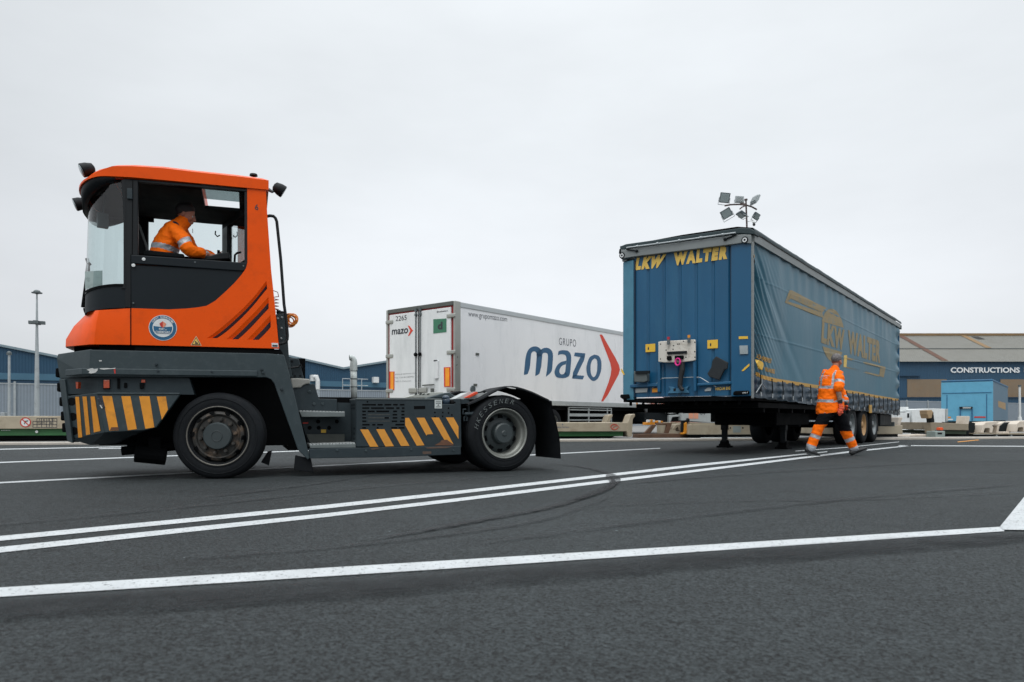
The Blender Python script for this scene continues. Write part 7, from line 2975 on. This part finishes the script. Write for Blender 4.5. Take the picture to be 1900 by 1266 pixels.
shF = dpt(*Z1(1010, 590), .62)
elF = dpt(*Z1(1110, 745), .66)
wrF = dpt(*Z1(1260, 775), .52)
limb(b, [pel, (pel + chest) / 2, chest, nk], [(.10, .14), (.10, .14), (.1, .16), (.06, .06)], 16, up=(0, 1, 0))
kn_ = [pel + Vector((.48, s_ * .12, -.06)) for s_ in (-1, 1)]
for s_, k_ in zip((-1, 1), kn_):
    limb(b, [pel + Vector((.02, s_ * .10, 0)), k_, k_ + Vector((.08, 0, -.42))], [.075, .055, .04], 12)
for sh, el, wr in ((shN, elN, wrN), (shF, elF, wrF)):
    limb(b, [sh, el, wr], [.045, .042, .028], 12)
hand(b, wrN, (1, .1, -.12), (.1, .8, .5), .7, 1.0)
hand(b, wrF, (1, -.1, -.12), (.1, -.8, .5), .7, 1.0)
fuse(b, .0065, 'body', [M_SKIN2], drv, None, smooth=3)
hb = MB()
hair(hb, Wd, 1.0, .016)
hb.build('hair', M_HAIR_D, drv)
eyes(Wd, drv)
j = MB()
limb(j, [pel + Vector((0, 0, -.02)), dpt(*Z1(885, 750)), dpt(*Z1(915, 680)), dpt(*Z1(965, 590)), dpt(*Z1(1005, 548)), dpt(*Z1(1035, 520))],
     [(.145, .19), (.142, .195), (.135, .20), (.115, .195), (.085, .10), (.072, .072)], 26, 4, up=(0, 1, 0))
limb(j, [shN + Vector((-.02, .03, 0)), shN + (elN - shN) * .5, elN, elN + (wrN - elN) * .5, wrN - Vector((.03, 0, 0))], [.085, .078, .07, .058, .045], 16)
limb(j, [shF, shF + (elF - shF) * .5, elF, elF + (wrF - elF) * .5, wrF - Vector((.03, 0, 0))], [.085, .078, .07, .058, .045], 16)
bandA, bandB = dpt(*Z1(800, 705)), dpt(*Z1(1010, 755))
axn = (elN - shN).normalized()
def pick_d(c):
    al = (c - shN).dot(axn)
    rad = ((c - shN) - axn * al).length
    if rad < .10 and c.y < -.10 and al > .0:
        if .125 < al < .185:
            return 1
        return 0
    axf = (wrN - elN).normalized()
    al2 = (c - elN).dot(axf)
    if c.y < -.02 and al2 > .15:
        return 1 if al2 > (wrN - elN).length - .055 else 0
    # band round the waist, sloping down to the front
    t = (c.x - bandA.x) / (bandB.x - bandA.x)
    zb_ = bandA.z + (bandB.z - bandA.z) * t
    if abs(c.z - zb_) < .03 and c.x < bandB.x + .1:
        return 1
    if (c - dpt(*Z1(965, 548), .30)).length < .045 and c.y < -.05:
        return 2
    return 0
jd = fuse(j, .008, 'jacket', [M_HIVIS, M_REFLB, M_NAVY], drv, pick_d, .011, 13, 4)
mb = MB()
mb.smooth = True
c0, c1 = dpt(*Z1(1015, 540)), dpt(*Z1(1045, 510))
mb.tube([c0, c1 + Vector((.0, 0, .0))], [(.082, .078), (.078, .074)], 20, caps=False, up=(0, 1, 0))
mb.build('collar', M_HIVIS, drv)
mb = MB()
p = dpt(*Z1(1098, 585))
mb.tube([p + Vector((0, 0, .02)), p, p - Vector((0, 0, .03))], .003, 5)
mb.build('zip_pull', M_INK, drv)
t_ = MB()
limb(t_, [pel + Vector((-.04, 0, -.02)), pel + Vector((.06, 0, -.03))], [(.11, .18), (.10, .18)], 18, up=(0, 1, 0))
for s_, k_ in zip((-1, 1), kn_):
    limb(t_, [pel + Vector((.02, s_ * .10, -.02)), k_, k_ + Vector((.07, 0, -.36))], [.10, .078, .065], 14)
fuse(t_, .010, 'trousers', [M_TROUS], drv, None, .006, 12, 4)
for s_, k_ in zip((-1, 1), kn_):
    a_ = k_ + Vector((.05, 0, -.48))
    shoe(a_, a_ + Vector((.28, 0, -.02)), ank=k_ + Vector((.08, 0, -.40)), parent=drv)
